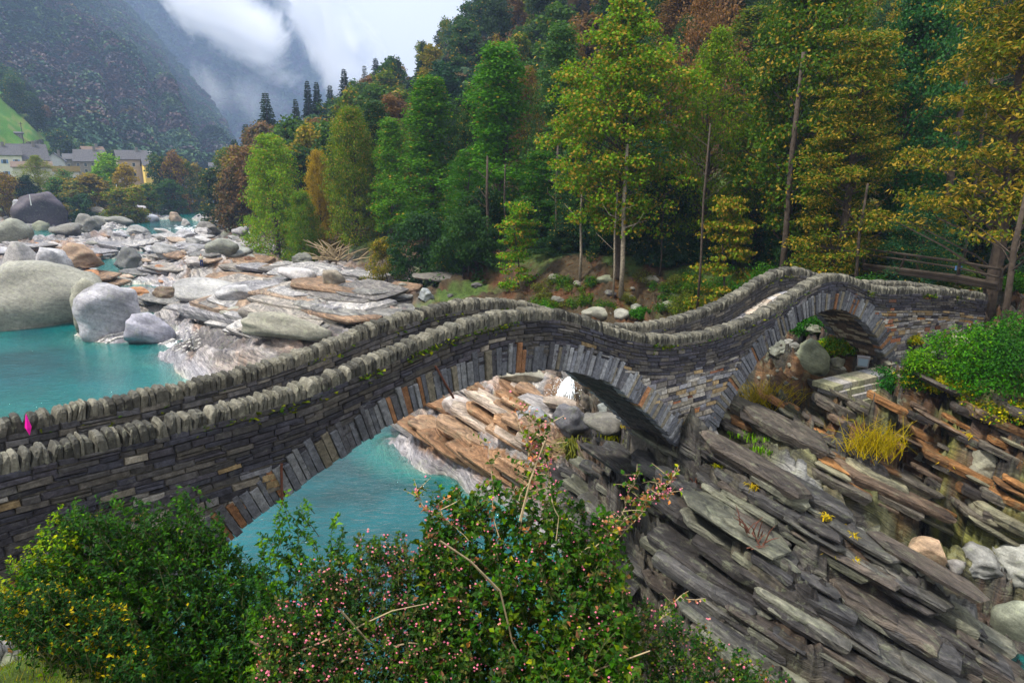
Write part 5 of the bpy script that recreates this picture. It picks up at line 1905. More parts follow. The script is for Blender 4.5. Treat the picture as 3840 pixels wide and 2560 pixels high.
# woodland filling the slope behind; the nearest rows carry long boles
cols_ = [((0.05, 0.10, 0.025), .05, 0), ((0.035, 0.075, 0.025), .05, 0), ((0.085, 0.13, 0.025), .15, 0), ((0.15, 0.15, 0.03), .3, 0), ((0.18, 0.09, 0.045), .5, 1), ((0.025, 0.05, 0.025), 0, 0), ((0.22, 0.14, 0.03), .5, 1), ((0.045, 0.095, 0.05), .05, 0)]
LABW = [('green broadleaf tree among the wood on the slope', 0), ('dark green broadleaf tree among the wood on the slope', 1), ('light green broadleaf tree among the wood on the slope', 2), ('olive yellow tree among the wood on the slope', 3),
        ('rust brown autumn tree among the wood on the slope', 4), ('blackish green tree among the wood on the slope', 5), ('orange autumn tree among the wood on the slope', 6), ('blue green tree among the wood on the slope', 7)]
n_ = 0
tries = 0
while n_ < 185 and tries < 9000:
    tries += 1
    u = tr_.uniform(205, 1060)
    dist = 46 + (tr_.random() ** 1.5) * 300
    x, y, _ = at_d(u, 200, dist)
    dr = float(sdist((np.array([x]), np.array([y])), RB)[0])
    if dr < 5:
        continue
    if u > 560 and dist > 130 and tr_.random() < 0.8:
        continue
    rr_ = tr_.uniform(3.2, 5.2)
    if any((x - a) ** 2 + (y - b) ** 2 < (0.62 * (rr_ + c_)) ** 2 for a, b, c_ in placed):
        continue
    hh_ = tr_.uniform(12, 18)
    zt = gz(x, y) + hh_
    up_, vp_ = proj(x, y, zt)
    if vp_ < -60:
        hh_ = min(hh_ + 3, 21)
    k = tr_.choices(range(8), [5, 5, 3, 2, 2, 3, 1.2, 3])[0]
    if u > 600 and dist < 110:
        k = tr_.choices(range(8), [3, 5, 1, 1.5, 1, 5, 1, 4])[0]
    kind = 'far' if dist > 105 else tr_.choice(['ash', 'alder', 'maple', 'ash'])
    if dist > 140 and tr_.random() < 0.14:
        kind = 'spruce'
        k = 5
        rr_ = 2.8
    put_tree(kind, x, y, hh_, rr_ * (0.9 if dist < 105 else 1.15), cols_[k][0], cols_[k][1], spot_label(LABW[k][0].split(' among')[0] if kind != 'spruce' else 'dark spruce', up_, vp_ + 25, LM_TREE), group='trees of the wooded slope', rust=bool(cols_[k][2]))
    n_ += 1

# bare boles in front of the wood
BO = [(579, 53, 178, 313, 2.6, 'thin pale bare trunk standing alone left of the twin trunks', 1), (612, 50, 196, 322, 1.9, 'thin pale trunk leaning against the thick one', 1), (620, 50, 150, 316, 4.6, 'thick mossy pale trunk behind the dip of the bridge', 1),
      (699, 45, 130, 280, 2.2, 'straight reddish bare trunk left of the golden sapling', 0), (659, 52, 200, 292, 1.7, 'thin brown trunk between the pale trunks and the brush', 0),
      (555, 62, 150, 292, 3.0, 'dark straight trunk behind the small maple', 0), (488, 66, 160, 282, 3.2, 'dark trunk under the broad tall tree', 0), (505, 67, 168, 284, 2.0, 'second thinner dark trunk under the broad tall tree', 0),
      (782, 48, 60, 268, 5.5, 'massive dark trunk of the tall tree above the right hump', 0), (938, 52, 60, 262, 6.0, 'massive dark trunk deep in the shade on the right', 0), (962, 54, 80, 262, 3.5, 'dark trunk right of the massive one', 0),
      (858, 44, 190, 256, 3.0, 'leaning dark trunk at the left end of the wooden footbridge', 0), (1008, 33.5, 190, 292, 5.0, 'mossy trunk at the right end of the wooden footbridge', 0), (690, 60, 150, 285, 3, 'dark trunk behind the reddish one', 0), (740, 60, 120, 270, 3.4, 'dark trunk behind the golden sapling', 0)]
for (u, dist, v0, v1, wpx, lab, pale) in BO:
    top, bot = at_d(u, v0, dist), at_d(u, v1, dist)
    g_ = gz(bot[0], bot[1])
    m_ = MB()
    m_.tube([(0, 0, 0), (0.05, 0.02, (top[2] - g_) * .3), (-0.04, 0.05, (top[2] - g_) * .65), (0.05, 0, top[2] - g_ + 0.5)], [wpx * .6 * dist / F, wpx * .5 * dist / F, wpx * .45 * dist / F, wpx * .3 * dist / F], 8)
    r_ = random.Random(u)
    for q in range(5):
        z_ = (top[2] - g_) * r_.uniform(.45, 1)
        a = r_.uniform(0, 6.28)
        limb(m_, (0, 0, z_), (1.6 * math.cos(a), 1.6 * math.sin(a), z_ + 1.2), wpx * .15 * dist / F, 0.01, r_, 4)
    o = m_.build("tree_trunk", M['bark_pale'] if pale else M['bark'], smooth_shade=True)
    o.location = (bot[0], bot[1], g_ - 0.1)
    tag(o, lab, "tree trunk")

# ------------------------------------------------------------------ left bank: riverside trees and village trees
LT = [
    ('shrub', 5, 225, 175, 16, (0.22, 0.13, 0.03), .5, 'orange brown bush at the left edge above the boulders', 1), ('shrub', 14, 235, 180, 12, (0.10, 0.10, 0.03), .3, 'olive bush beside the orange brown one', 0),
    ('far', 31, 225, 178, 9, (0.012, 0.028, 0.02), 0, 'dark rounded evergreen between the village and the boulders', 0),
    ('ash', 43, 245, 158, 13, (0.12, 0.16, 0.025), .2, 'airy yellow green tree in front of the white houses', 0),
    ('far', 62, 228, 180, 12, (0.05, 0.10, 0.03), .1, 'green shrubby tree below the flat roofed building', 0), ('far', 78, 222, 183, 12, (0.08, 0.10, 0.035), .3, 'grey green bush in the middle of the riverside belt', 0),
    ('far', 92, 228, 176, 15, (0.10, 0.085, 0.035), .4, 'brownish green tree in the riverside belt', 0), ('far', 84, 212, 196, 9, (0.02, 0.05, 0.02), 0, 'small dark conical shrub above the tan grey block', 0),
    ('far', 113, 252, 156, 14, (0.12, 0.22, 0.03), .05, 'bright green round tree in front of the stone house', 0), ('far', 103, 235, 172, 12, (0.07, 0.14, 0.03), .05, 'mid green tree left of the bright round one', 0),
    ('far', 130, 245, 166, 10, (0.30, 0.22, 0.03), .6, 'small golden tree in front of the yellow house', 0), ('far', 122, 215, 190, 11, (0.09, 0.13, 0.02), .3, 'olive green shrub at the edge of the boulders', 0),
    ('far', 137, 218, 188, 12, (0.12, 0.15, 0.02), .3, 'yellow green shrub right of the olive one by the river', 0), ('far', 165, 265, 157, 13, (0.03, 0.06, 0.02), .1, 'dark green tree left of the golden brown crown', 0),
    ('far', 178, 262, 154, 10, (0.30, 0.17, 0.03), .6, 'golden brown crown between two dark green trees', 1), ('far', 187, 268, 160, 11, (0.05, 0.09, 0.02), .2, 'dark green tree right of the golden brown crown', 0),
    ('far', 197, 282, 166, 9, (0.08, 0.08, 0.03), .3, 'olive tree at the right end of the riverside belt', 0), ('far', 150, 235, 186, 10, (0.04, 0.08, 0.02), .1, 'low dark green shrub right of the yellow green one', 0),
    ('far', 172, 255, 182, 12, (0.03, 0.07, 0.02), 0, 'low deep green tree behind the far purple boulder', 0), ('far', 70, 262, 172, 9, (0.07, 0.12, 0.04), .1, 'green tree beside the flat roofed building', 0),
    ('far', 204, 300, 170, 8, (0.05, 0.09, 0.03), .1, 'small green tree nearest the far bend of the river', 0),
]
for t_ in LT:
    tree_px(t_[0], t_[1], t_[2], t_[3] - 3, t_[4] * 1.2, tuple(q * 1.35 for q in t_[5]), t_[6], t_[7], rust=bool(t_[8]))
n_ = 0
while n_ < 75:      # trees around and above the village
    u = tr_.uniform(-5, 235)
    dist = tr_.uniform(345, 560)
    x, y, _ = at_d(u, 160, dist)
    if -float(sdist((np.array([x]), np.array([y])), LB)[0]) < 10:
        continue
    if u < 62 and dist < 440:
        continue
    if any((x - a) ** 2 + (y - b) ** 2 < 40 for a, b, c_ in placed[-60:]):
        continue
    k = tr_.choices([0, 1, 5, 7, 4, 2], [4, 5, 4, 4, 1.2, 1])[0]
    put_tree('far', x, y, tr_.uniform(11, 18), tr_.uniform(5, 7.5), cols_[k][0], cols_[k][1], spot_label(LABW[k][0].split(' among')[0], *proj(x, y, gz(x, y) + 12), LM_VILL), group='trees above the village', rust=bool(cols_[k][2]), trunk=False)
    n_ += 1

# ------------------------------------------------------------------ mountains
def ridge_mesh(name, prof, Rr, Rb, zb, seed, rows=90, colsn=220, rough=1.0, back=0.35, colr=((0.05, 0.075, 0.03), (0.10, 0.06, 0.045))):
    """mountain flank rising from the valley floor to a crest seen along the profile prof (u, v)"""
    us = np.linspace(prof[0][0], prof[-1][0], colsn)
    vs = np.interp(us, [p[0] for p in prof], [p[1] for p in prof])
    azs, els = [], []
    for u, v in zip(us, vs):
        d = ray(u, v)
        azs.append(math.atan2(d[0], d[1]))
        els.append(d[2] / math.hypot(d[0], d[1]))
    azs, els = np.array(azs), np.array(els)
    ts = np.concatenate([np.linspace(0, 1, rows), np.linspace(1.03, 1 + back, 12)])
    A, Tt = np.meshgrid(azs, ts)
    E_ = np.meshgrid(els, ts)[0]
    Rc = Rr(azs) if callable(Rr) else Rr + 0 * azs
    Rbb = Rb(azs) if callable(Rb) else Rb + 0 * azs
    R = Rbb[None, :] + (Rc - Rbb)[None, :] * Tt
    zc = CAMZ + els * Rc
    up = np.clip(Tt, 0, 1)
    Z = zb + (zc[None, :] - zb) * (up ** 1.05)
    Z = np.where(Tt > 1, zc[None, :] * (1 - (Tt - 1) / back * 0.7), Z)
    X, Y = R * np.sin(A), R * np.cos(A)
    n = fbm(X / 170, Y / 170, 0, 5, seed)
    gul = np.abs(fbm(A * 22 + 0.4 * Tt, Tt * 1.4, 0, 3, seed + 3))
    env = np.sin(np.pi * np.clip(Tt, 0, 1)) ** 0.7
    Z = Z + rough * (n * 20 - gul * 34) * env * (Rr(azs).mean() if callable(Rr) else Rr) / 1300
    cc = fbm(X / 60, Y / 60, Z / 60, 4, seed + 9)
    C = np.zeros(X.shape + (3,))
    C[:] = colr[0]
    C = mixc(C, colr[1], smooth(-0.2, 0.6, cc))
    nr, nc = X.shape
    ii = np.arange(nr * nc).reshape(nr, nc)
    q = np.stack([ii[:-1, :-1], ii[:-1, 1:], ii[1:, 1:], ii[1:, :-1]], -1).reshape(-1, 4)
    me = mesh_np(name, np.stack([X, Y, Z], -1).reshape(-1, 3), q, M['soil'], C.reshape(-1, 3), True)
    return me, X, Y, Z


r1 = lambda a: np.interp(a, [-0.9, -0.45, -0.33], [1500, 1350, 1050])
rb1 = lambda a: np.interp(a, [-0.9, -0.5, -0.38, -0.33], [440, 450, 560, 700])
me, MX, MY, MZ = ridge_mesh("mountainside", [(-260, -420), (-60, -190), (60, -60), (120, 0), (150, 32), (180, 66), (205, 96), (222, 122), (234, 148), (246, 172)], r1, rb1, 20, 61, rows=110)
tag(link("mountainside", me, kind='structure'), "steep wooded mountainside left of the valley, bluish with distance")
me, NX, NY, NZ = ridge_mesh("far_mountain", [(60, -260), (170, -150), (250, -60), (290, 4), (318, 48), (338, 82), (362, 120), (420, 170)], 2200, 1560, 60, 71, rows=80, colsn=160, colr=((0.06, 0.09, 0.06), (0.16, 0.16, 0.16)), rough=1.3)
tag(link("far_mountain", me, kind='structure'), "far mountain flank behind the drifting cloud")

# trees covering the mountains: one mass each, crowns taken from a real tree of the belt
def wood_material():
    t = NT("distant_foliage")
    geo = t.n("NewGeometry")
    tint = t.n("Attribute", attribute_name="tint", attribute_type='INSTANCER').outputs['Color']
    v = t.ramp(geo.outputs['Random Per Island'], [(0.0, (0.7, 0.72, 0.75)), (1.0, (1.3, 1.28, 1.2))])
    return t.done(t.pbsdf(t.mix(1.0, tint, v, 'MULTIPLY'), 0.7, 0.15))


M['wood_far'] = wood_material()


def wood_nodes():
    """one instanced crown per point: a shell of leaf clumps; point attributes size, turn and tint"""
    ng = bpy.data.node_groups.new("crowns_on_points", 'GeometryNodeTree')
    ng.interface.new_socket("Geometry", in_out='INPUT', socket_type='NodeSocketGeometry')
    ng.interface.new_socket("Geometry", in_out='OUTPUT', socket_type='NodeSocketGeometry')
    N = ng.nodes.new
    K = ng.links.new
    gi, go = N("NodeGroupInput"), N("NodeGroupOutput")
    ico = N("GeometryNodeMeshIcoSphere"); ico.inputs['Radius'].default_value = 0.85; ico.inputs['Subdivisions'].default_value = 3
    sp = N("GeometryNodeSetPosition")
    no = N("ShaderNodeTexNoise"); no.inputs['Scale'].default_value = 1.6
    nm = N("GeometryNodeInputNormal")
    sub = N("ShaderNodeVectorMath"); sub.operation = 'SCALE'
    mth = N("ShaderNodeMath"); mth.operation = 'SUBTRACT'; mth.inputs[1].default_value = 0.45
    K(no.outputs['Fac'], mth.inputs[0]); K(nm.outputs[0], sub.inputs[0]); K(mth.outputs[0], sub.inputs['Scale'])
    K(ico.outputs['Mesh'], sp.inputs['Geometry']); K(sub.outputs[0], sp.inputs['Offset'])
    dp = N("GeometryNodeDistributePointsOnFaces"); dp.inputs['Density'].default_value = 26.0
    K(sp.outputs[0], dp.inputs['Mesh'])
    q = N("GeometryNodeMeshGrid"); q.inputs['Size X'].default_value = 0.36; q.inputs['Size Y'].default_value = 0.27; q.inputs['Vertices X'].default_value = 2; q.inputs['Vertices Y'].default_value = 2
    rv = N("FunctionNodeRandomValue"); rv.data_type = 'FLOAT_VECTOR'
    rv.inputs[0].default_value = (-0.9, -0.9, 0); rv.inputs[1].default_value = (0.9, 0.9, 6.28)
    rs = N("FunctionNodeRandomValue"); rs.data_type = 'FLOAT'; rs.inputs[2].default_value = 0.55; rs.inputs[3].default_value = 1.3
    i1 = N("GeometryNodeInstanceOnPoints")
    K(dp.outputs['Points'], i1.inputs['Points']); K(q.outputs['Mesh'], i1.inputs['Instance']); K(rv.outputs[0], i1.inputs['Rotation']); K(rs.outputs[1], i1.inputs['Scale'])
    re = N("GeometryNodeRealizeInstances"); K(i1.outputs[0], re.inputs[0])
    sm = N("GeometryNodeSetMaterial"); sm.inputs['Material'].default_value = M['wood_far']; K(re.outputs[0], sm.inputs['Geometry'])
    i2 = N("GeometryNodeInstanceOnPoints")
    a1 = N("GeometryNodeInputNamedAttribute"); a1.data_type = 'FLOAT'; a1.inputs[0].default_value = "size"
    a2 = N("GeometryNodeInputNamedAttribute"); a2.data_type = 'FLOAT_VECTOR'; a2.inputs[0].default_value = "turn"
    K(gi.outputs[0], i2.inputs['Points']); K(sm.outputs[0], i2.inputs['Instance']); K(a1.outputs[0], i2.inputs['Scale']); K(a2.outputs[0], i2.inputs['Rotation'])
    K(i2.outputs[0], go.inputs[0])
    return ng


WOOD = wood_nodes()


def distant_wood(name, P, S_, cols, label, seed):
    """a far-off wood reading as one mass: a point per tree, crowns instanced on the points"""
    g = np.random.default_rng(seed)
    me = bpy.data.meshes.new(name)
    me.vertices.add(len(P))
    me.vertices.foreach_set("co", np.asarray(P, np.float32).ravel())
    at = me.attributes.new("size", 'FLOAT', 'POINT'); at.data.foreach_set("value", np.asarray(S_, np.float32))
    tv = np.stack([g.normal(size=len(P)) * .15, g.normal(size=len(P)) * .15, g.uniform(0, 6.28, len(P))], 1).astype(np.float32)
    at = me.attributes.new("turn", 'FLOAT_VECTOR', 'POINT'); at.data.foreach_set("vector", tv.ravel())
    at = me.attributes.new("tint", 'FLOAT_COLOR', 'POINT')
    c4 = np.ones((len(P), 4), np.float32); c4[:, :3] = cols
    at.data.foreach_set("color", c4.ravel())
    me.materials.append(M['wood_far'])
    o = link(name, me, kind='stuff')
    md = o.modifiers.new("crowns", 'NODES')
    md.node_group = WOOD
    return tag(o, label)


def scatter_on(X, Y, Z, n, seed, smin, smax, tmax=0.9):
    g = np.random.default_rng(seed)
    nr, nc = X.shape
    A = (g.random(n) * (nc - 1.01))
    B = (g.random(n) ** 1.1 * (nr - 13) * tmax)
    i, j = B.astype(int), A.astype(int)
    fi, fj = B - i, A - j
    ip = lambda Q_: (Q_[i, j] * (1 - fj) + Q_[i, j + 1] * fj) * (1 - fi) + (Q_[i + 1, j] * (1 - fj) + Q_[i + 1, j + 1] * fj) * fi
    P = np.stack([ip(X), ip(Y), ip(Z) - 1.0], 1)
    uu, vv = [], []
    x, y, z = P[:, 0], P[:, 1], P[:, 2] - CAMZ
    Yc = y * CP - z * SP
    u = 512 + F * x / Yc
    v = 341 - F * (y * SP + z * CP) / Yc
    k = (u > -25) & (u < 420) & (v > -25) & (v < 240)
    P = P[k]
    return P, g.uniform(smin, smax, len(P)), g


P, S_, g = scatter_on(MX, MY, MZ, 42000, 5, 4.2, 7.5, 1.0)
nz = fbm(P[:, 0] / 70, P[:, 1] / 70, P[:, 2] / 70, 3, 91) + g.normal(size=len(P)) * 0.35
pal = 1.25 * np.array([(0.022, 0.06, 0.035), (0.035, 0.085, 0.035), (0.06, 0.11, 0.04), (0.06, 0.055, 0.06), (0.08, 0.055, 0.055), (0.05, 0.055, 0.05), (0.11, 0.09, 0.035)])
ci = np.clip(((nz + 0.75) / 1.9 * 5.2).astype(int), 0, 6)
ci[g.random(len(P)) < 0.25] = 0
distant_wood("distant_wood", P, S_, pal[ci], "mixed autumn wood covering the left mountainside", 11)
P, S_, g = scatter_on(NX, NY, NZ, 9000, 6, 9.0, 15.0, 1.0)
ci = g.integers(0, 4, len(P))
distant_wood("distant_wood", P, S_, pal[ci] * 0.9, "wood on the far mountain half hidden by cloud", 12)
# upper slope of the right hand hill beyond the single trees
g = np.random.default_rng(4)
PP = []
while len(PP) < 1500:
    u = g.uniform(330, 1040)
    dist = g.uniform(120, 420)
    x, y, _ = at_d(u, 100, dist)
    if float(sdist((np.array([x]), np.array([y])), RB)[0]) < 35:
        continue
    PP.append((x, y, gz(x, y)))
P = np.array(PP)
S_ = g.uniform(4.0, 6.5, len(P))
pal2 = np.array([(0.02, 0.045, 0.025), (0.03, 0.065, 0.025), (0.05, 0.09, 0.03), (0.10, 0.07, 0.03), (0.02, 0.035, 0.02)])
distant_wood("distant_wood", P, S_, pal2[g.integers(0, 5, len(P))], "upper wood on the right hand hill behind the single trees", 13)

# ------------------------------------------------------------------ village
M['roof'] = simple_mat("slate_roof", (0.085, 0.085, 0.095), 0.8, 0.3, 2.5, 0.4, 0.5, 0.05)
M['roof_brown'] = simple_mat("brown_roof", (0.14, 0.10, 0.08), 0.8, 0.3, 2.5, 0.4, 0.5, 0.05)
M['glass'] = simple_mat("window_glass", (0.05, 0.07, 0.09), 0.1, 0.6, 1, 0.1)
M['shutter'] = simple_mat("blue_shutter", (0.12, 0.25, 0.5), 0.6, 0.3, 4, 0.1)
M['redpaint'] = simple_mat("red_paint", (0.5, 0.03, 0.03), 0.6, 0.3, 4, 0.1)
M['yellowpaint'] = simple_mat("yellow_paint", (0.7, 0.45, 0.02), 0.6, 0.3, 4, 0.1)
M['black'] = simple_mat("dark_metal", (0.03, 0.03, 0.035), 0.5, 0.4, 8, 0.2)
M['whitepaint'] = simple_mat("white_paint", (0.7, 0.7, 0.7), 0.6, 0.3, 4, 0.1)


def wallm(col):
    k = "plaster_%d%d%d" % tuple(int(c_ * 99) for c_ in col)
    return bpy.data.materials.get(k) or simple_mat(k, col, 0.9, 0.1, 1.2, 0.12)


def house(u0, u1, vr, ve, vb, dist, wall, roofm, label, yaw=0.0, depth=8.0, flat=False, gable=False, rows=2, cols=3, shut=False, chimney=True, win=(0.9, 1.25)):
    """house between pixel columns u0..u1: ridge row vr, eaves row ve, base row vb"""
    uc = 0.5 * (u0 + u1)
    b = at_d(uc, vb, dist)
    w = (u1 - u0) * dist / F
    he = (vb - ve) * dist / F
    hr = (ve - vr) * dist / F
    a = math.atan2(b[0], b[1])
    root = empty("house", tuple(b), label, "house", rz=-a + yaw)
    m_ = MB()
    m_.box(-w / 2, w / 2, 0, depth, -4, he)
    if gable and not flat:
        m_.add([(-w / 2, 0, he), (w / 2, 0, he), (0, 0, he + hr), (-w / 2, depth, he), (w / 2, depth, he), (0, depth, he + hr)], [(0, 1, 2), (5, 4, 3)])
    elif not flat:
        m_.add([(-w / 2, 0, he), (-w / 2, depth, he), (-w / 2, depth / 2, he + hr), (w / 2, 0, he), (w / 2, depth, he), (w / 2, depth / 2, he + hr)], [(2, 1, 0), (3, 4, 5)])
    m_.build("wall", wallm(wall), root)
    r_ = MB()
    e = 0.5
    th = 0.22
    if flat:
        r_.box(-w / 2 - e, w / 2 + e, -e, depth + e, he + 0.01, he + max(0.3, hr))
    elif gable:
        for sx in (-1, 1):
            r_.add([(sx * (w / 2 + e), -e, he - e * hr / (w / 2)), (0, -e, he + hr + .02), (0, depth + e, he + hr + .02), (sx * (w / 2 + e), depth + e, he - e * hr / (w / 2)),
                    (sx * (w / 2 + e), -e, he - e * hr / (w / 2) + th), (0, -e, he + hr + th), (0, depth + e, he + hr + th), (sx * (w / 2 + e), depth + e, he - e * hr / (w / 2) + th)],
                   [(0, 1, 2, 3), (7, 6, 5, 4), (0, 4, 5, 1), (1, 5, 6, 2), (2, 6, 7, 3), (3, 7, 4, 0)])
    else:
        for y0, y1 in ((-e, depth / 2), (depth + e, depth / 2)):
            zl = he - e * hr / (depth / 2)
            r_.add([(-w / 2 - e, y0, zl), (w / 2 + e, y0, zl), (w / 2 + e, y1, he + hr + .02), (-w / 2 - e, y1, he + hr + .02), (-w / 2 - e, y0, zl + th), (w / 2 + e, y0, zl + th), (w / 2 + e, y1, he + hr + th), (-w / 2 - e, y1, he + hr + th)],
                   [(0, 3, 2, 1), (4, 5, 6, 7), (0, 1, 5, 4), (1, 2, 6, 5), (2, 3, 7, 6), (3, 0, 4, 7)])
    ro = r_.build("roof", roofm, root)
    if chimney:
        c_ = MB()
        c_.box(w * .15, w * .15 + .9, depth * .4, depth * .4 + .9, he + hr * .3, he + hr + 1.3)
        c_.build("chimney", wallm((0.2, 0.19, 0.18)), ro)
    for r in range(rows):
        for k in range(cols):
            x = -w / 2 + w * (k + 0.5) / cols
            z_ = he * (r + 0.5) / rows - 0.3
            f_ = MB()
            f_.box(x - win[0] / 2 - .1, x + win[0] / 2 + .1, -0.06, 0.05, z_ - win[1] / 2 - .1, z_ + win[1] / 2 + .1)
            fo = f_.build("window", wallm((0.5, 0.48, 0.44)), root)
            g_ = MB()
            g_.box(x - win[0] / 2, x + win[0] / 2, -0.09, -0.05, z_ - win[1] / 2, z_ + win[1] / 2)
            g_.build("pane", M['glass'], fo)
            if shut:
                for sx in (-1, 1):
                    q = MB()
                    q.box(x + sx * (win[0] / 2 + .3) - .22, x + sx * (win[0] / 2 + .3) + .22, -0.12, -0.07, z_ - win[1] / 2, z_ + win[1] / 2)
                    q.build("shutter", M['shutter'], root)
    return root


house(-14, 17, 153, 160, 178, 300, (0.68, 0.66, 0.60), M['roof'], "tall white house with blue shutters at the left edge of the village", 0.15, 9, shut=True, cols=4)
hp = house(21, 46, 152, 164, 180, 305, (0.62, 0.44, 0.48), M['roof'], "pale pink house with a steep dark slate roof and red base stripe", 0.1, 11, cols=2)
q = MB(); q.tube([(-3.2, -0.10, 4.4), (-3.2, -0.04, 4.4)], 0.75, 12); q.build("round_emblem", M['yellowpaint'], hp)
q = MB(); q.box(-5.6, 5.6, -0.12, -0.03, 0.2, 1.1); q.build("base_stripe", M['redpaint'], hp)
house(49, 63, 157, 163, 172, 325, (0.5, 0.52, 0.56), M['roof'], "small gabled whitish house behind the pink one", -0.1, 8, gable=True, rows=1, cols=2)
house(24, 50, 169, 173, 196, 268, (0.55, 0.52, 0.46), M['roof_brown'], "low long building with a grey brown roof in front of the pink house", 0.0, 9, rows=1, cols=4, chimney=False)
house(60, 77, 169.5, 174, 184, 268, (0.64, 0.63, 0.60), wallm((0.35, 0.26, 0.12)), "flat roofed white building with an ochre roof edge", 0.0, 8, flat=True, rows=1, cols=3, chimney=False)
house(80, 101, 154, 163, 173, 315, (0.24, 0.22, 0.20), M['roof'], "old grey stone house with a hipped slate roof in the village", -0.1, 10, cols=4)
house(90, 105, 151, 156, 170, 330, (0.28, 0.26, 0.24), M['roof_brown'], "taller stone house behind the old grey one", 0.2, 9, cols=2)
house(68, 80, 157, 161, 170, 340, (0.22, 0.21, 0.20), M['roof'], "small dark stone house left of the old grey one", 0.0, 8, rows=1, cols=2)
house(124, 147, 155, 162, 178, 300, (0.36, 0.30, 0.25), M['roof'], "brownish house with a slate roof left of the yellow one", 0.1, 9, cols=3)
house(147, 157, 161, 167, 178, 292, (0.75, 0.55, 0.16), M['roof'], "bright yellow house with a bluish roof by the river belt", 0.1, 8, cols=2)
house(210.5, 217, 163.5, 166.5, 170, 420, (0.7, 0.68, 0.6), M['roof'], "tiny pale house far up the valley beside the wood", 0.0, 7, rows=1, cols=1, chimney=False)
hut = house(17, 22, 133, 134, 137, 385, (0.25, 0.23, 0.21), M['roof'], "little stone hut on the green meadow slope", 0.0, 4, rows=1, cols=1, chimney=False, win=(0.5, 0.5))

# dry stone retaining wall on the meadow
mb = MB()
wr_ = random.Random(8)
for k in range(46):
    u = 10 + k * 0.72
    p = hit(u, 151.5 - k * 0.18, 700)
    if p is None:
        continue
    k_ = wr_.uniform(0.10, 0.2)
    mb.box(p[0] - .45, p[0] + .45, p[1] - .5, p[1] + .5, p[2] - .8, p[2] + wr_.uniform(1.0, 1.5), (k_, k_ * .95, k_ * .9))
if mb.v:
    tag(mb.build("retaining_wall", M['stone']), "dark dry stone wall running across the foot of the meadow", "wall")


def pole(u, v0, v1, dist, rad, mat, name, label, cat, arms=0):
    b, t_ = at_d(u, v1, dist), at_d(u, v0, dist)
    m_ = MB()
    h = t_[2] - b[2]
    m_.tube([(0, 0, -1), (0, 0, h)], [rad, rad * .7], 6)
    for k in range(arms):
        m_.box(-0.9, 0.9, -.06, .06, h - 0.7 - k * .9, h - .55 - k * .9)
    o = m_.build(name, mat)
    o.location = tuple(b)
    return tag(o, label, cat)


pole(24, 122, 144, 380, 0.18, M['black'], "utility_pole", "dark utility pole standing on the green meadow", "pole", 1)
pole(41.5, 160, 195, 250, 0.16, M['black'], "utility_pole", "tall dark pole among the trees in front of the village", "pole", 1)
pole(118, 184, 197, 225, 0.12, M['whitepaint'], "signal_post", "short white post in the riverside trees", "post")
pole(151, 150, 162, 330, 0.08, M['whitepaint'], "roof_antenna", "thin antenna above the village roofs", "antenna", 2)
pole(30.5, 194, 201, 205, 0.12, M['whitepaint'], "marker_post", "little white post by the boulders below the village", "post")

# ------------------------------------------------------------------ person on the river slabs
M['skin'] = simple_mat("skin", (0.5, 0.3, 0.22), 0.6, 0.3, 4, 0.1)
M['jacket'] = simple_mat("pale_jacket", (0.62, 0.58, 0.42), 0.8, 0.2, 9, 0.2)
M['trousers'] = simple_mat("blue_trousers", (0.015, 0.03, 0.12), 0.8, 0.2, 9, 0.2)
M['hair'] = simple_mat("reddish_hair", (0.30, 0.10, 0.06), 0.7, 0.3, 20, 0.3)
pp = hit(202.5, 270.5) + np.array([0, 0, 0.35])
pr = empty("person", tuple(pp), "person in a pale jacket and blue trousers standing on the river slabs", "person", rz=0.4)


def skinned(name, verts, edges, radii, mat, parent, rootv=0):
    me = bpy.data.meshes.new(name)
    me.from_pydata(verts, edges, [])
    me.materials.append(mat)
    o = link(name, me, parent)
    md = o.modifiers.new("Skin", 'SKIN')
    for i, r in enumerate(radii):
        me.skin_vertices[0].data[i].radius = (r, r) if not isinstance(r, tuple) else r
    me.skin_vertices[0].data[rootv].use_root = True
    md.use_smooth_shade = True
    sb = o.modifiers.new("Sub", 'SUBSURF')
    sb.levels = sb.render_levels = 2
    return o


bvs = [(0, 0, .95), (0, 0, 1.15), (0, .0, 1.38), (0, .01, 1.50), (0, -.01, 1.58), (0, -.02, 1.68), (.10, 0, .9), (.11, -.03, .5), (.12, 0, .08), (.12, -.15, .04), (-.10, 0, .9), (-.12, -.06, .52), (-.16, .12, .09), (-.16, -.02, .04),
       (.17, 0, 1.40), (.24, .03, 1.15), (.20, -.14, 1.0), (.17, -.2, .97), (-.17, 0, 1.40), (-.25, .02, 1.16), (-.24, -.02, .93), (-.24, -.03, .85)]
be = [(0, 1), (1, 2), (2, 3), (3, 4), (4, 5), (0, 6), (6, 7), (7, 8), (8, 9), (0, 10), (10, 11), (11, 12), (12, 13), (2, 14), (14, 15), (15, 16), (16, 17), (2, 18), (18, 19), (19, 20), (20, 21)]
brd = [.13, .125, .14, .055, .085, .09, .085, .06, .04, .035, .085, .06, .04, .035, .06, .045, .032, .03, .06, .045, .032, .03]
skinned("body", bvs, be, brd, M['skin'], pr)
skinned("jacket", [bvs[i] for i in (0, 1, 2, 14, 15, 16, 18, 19, 20)], [(0, 1), (1, 2), (2, 3), (3, 4), (4, 5), (2, 6), (6, 7), (7, 8)], [.16, .15, .165, .085, .065, .05, .085, .065, .05], M['jacket'], pr)
skinned("trousers", [bvs[i] for i in (0, 6, 7, 8, 10, 11, 12)], [(0, 1), (1, 2), (2, 3), (0, 4), (4, 5), (5, 6)], [.15, .105, .08, .065, .105, .08, .065], M['trousers'], pr)
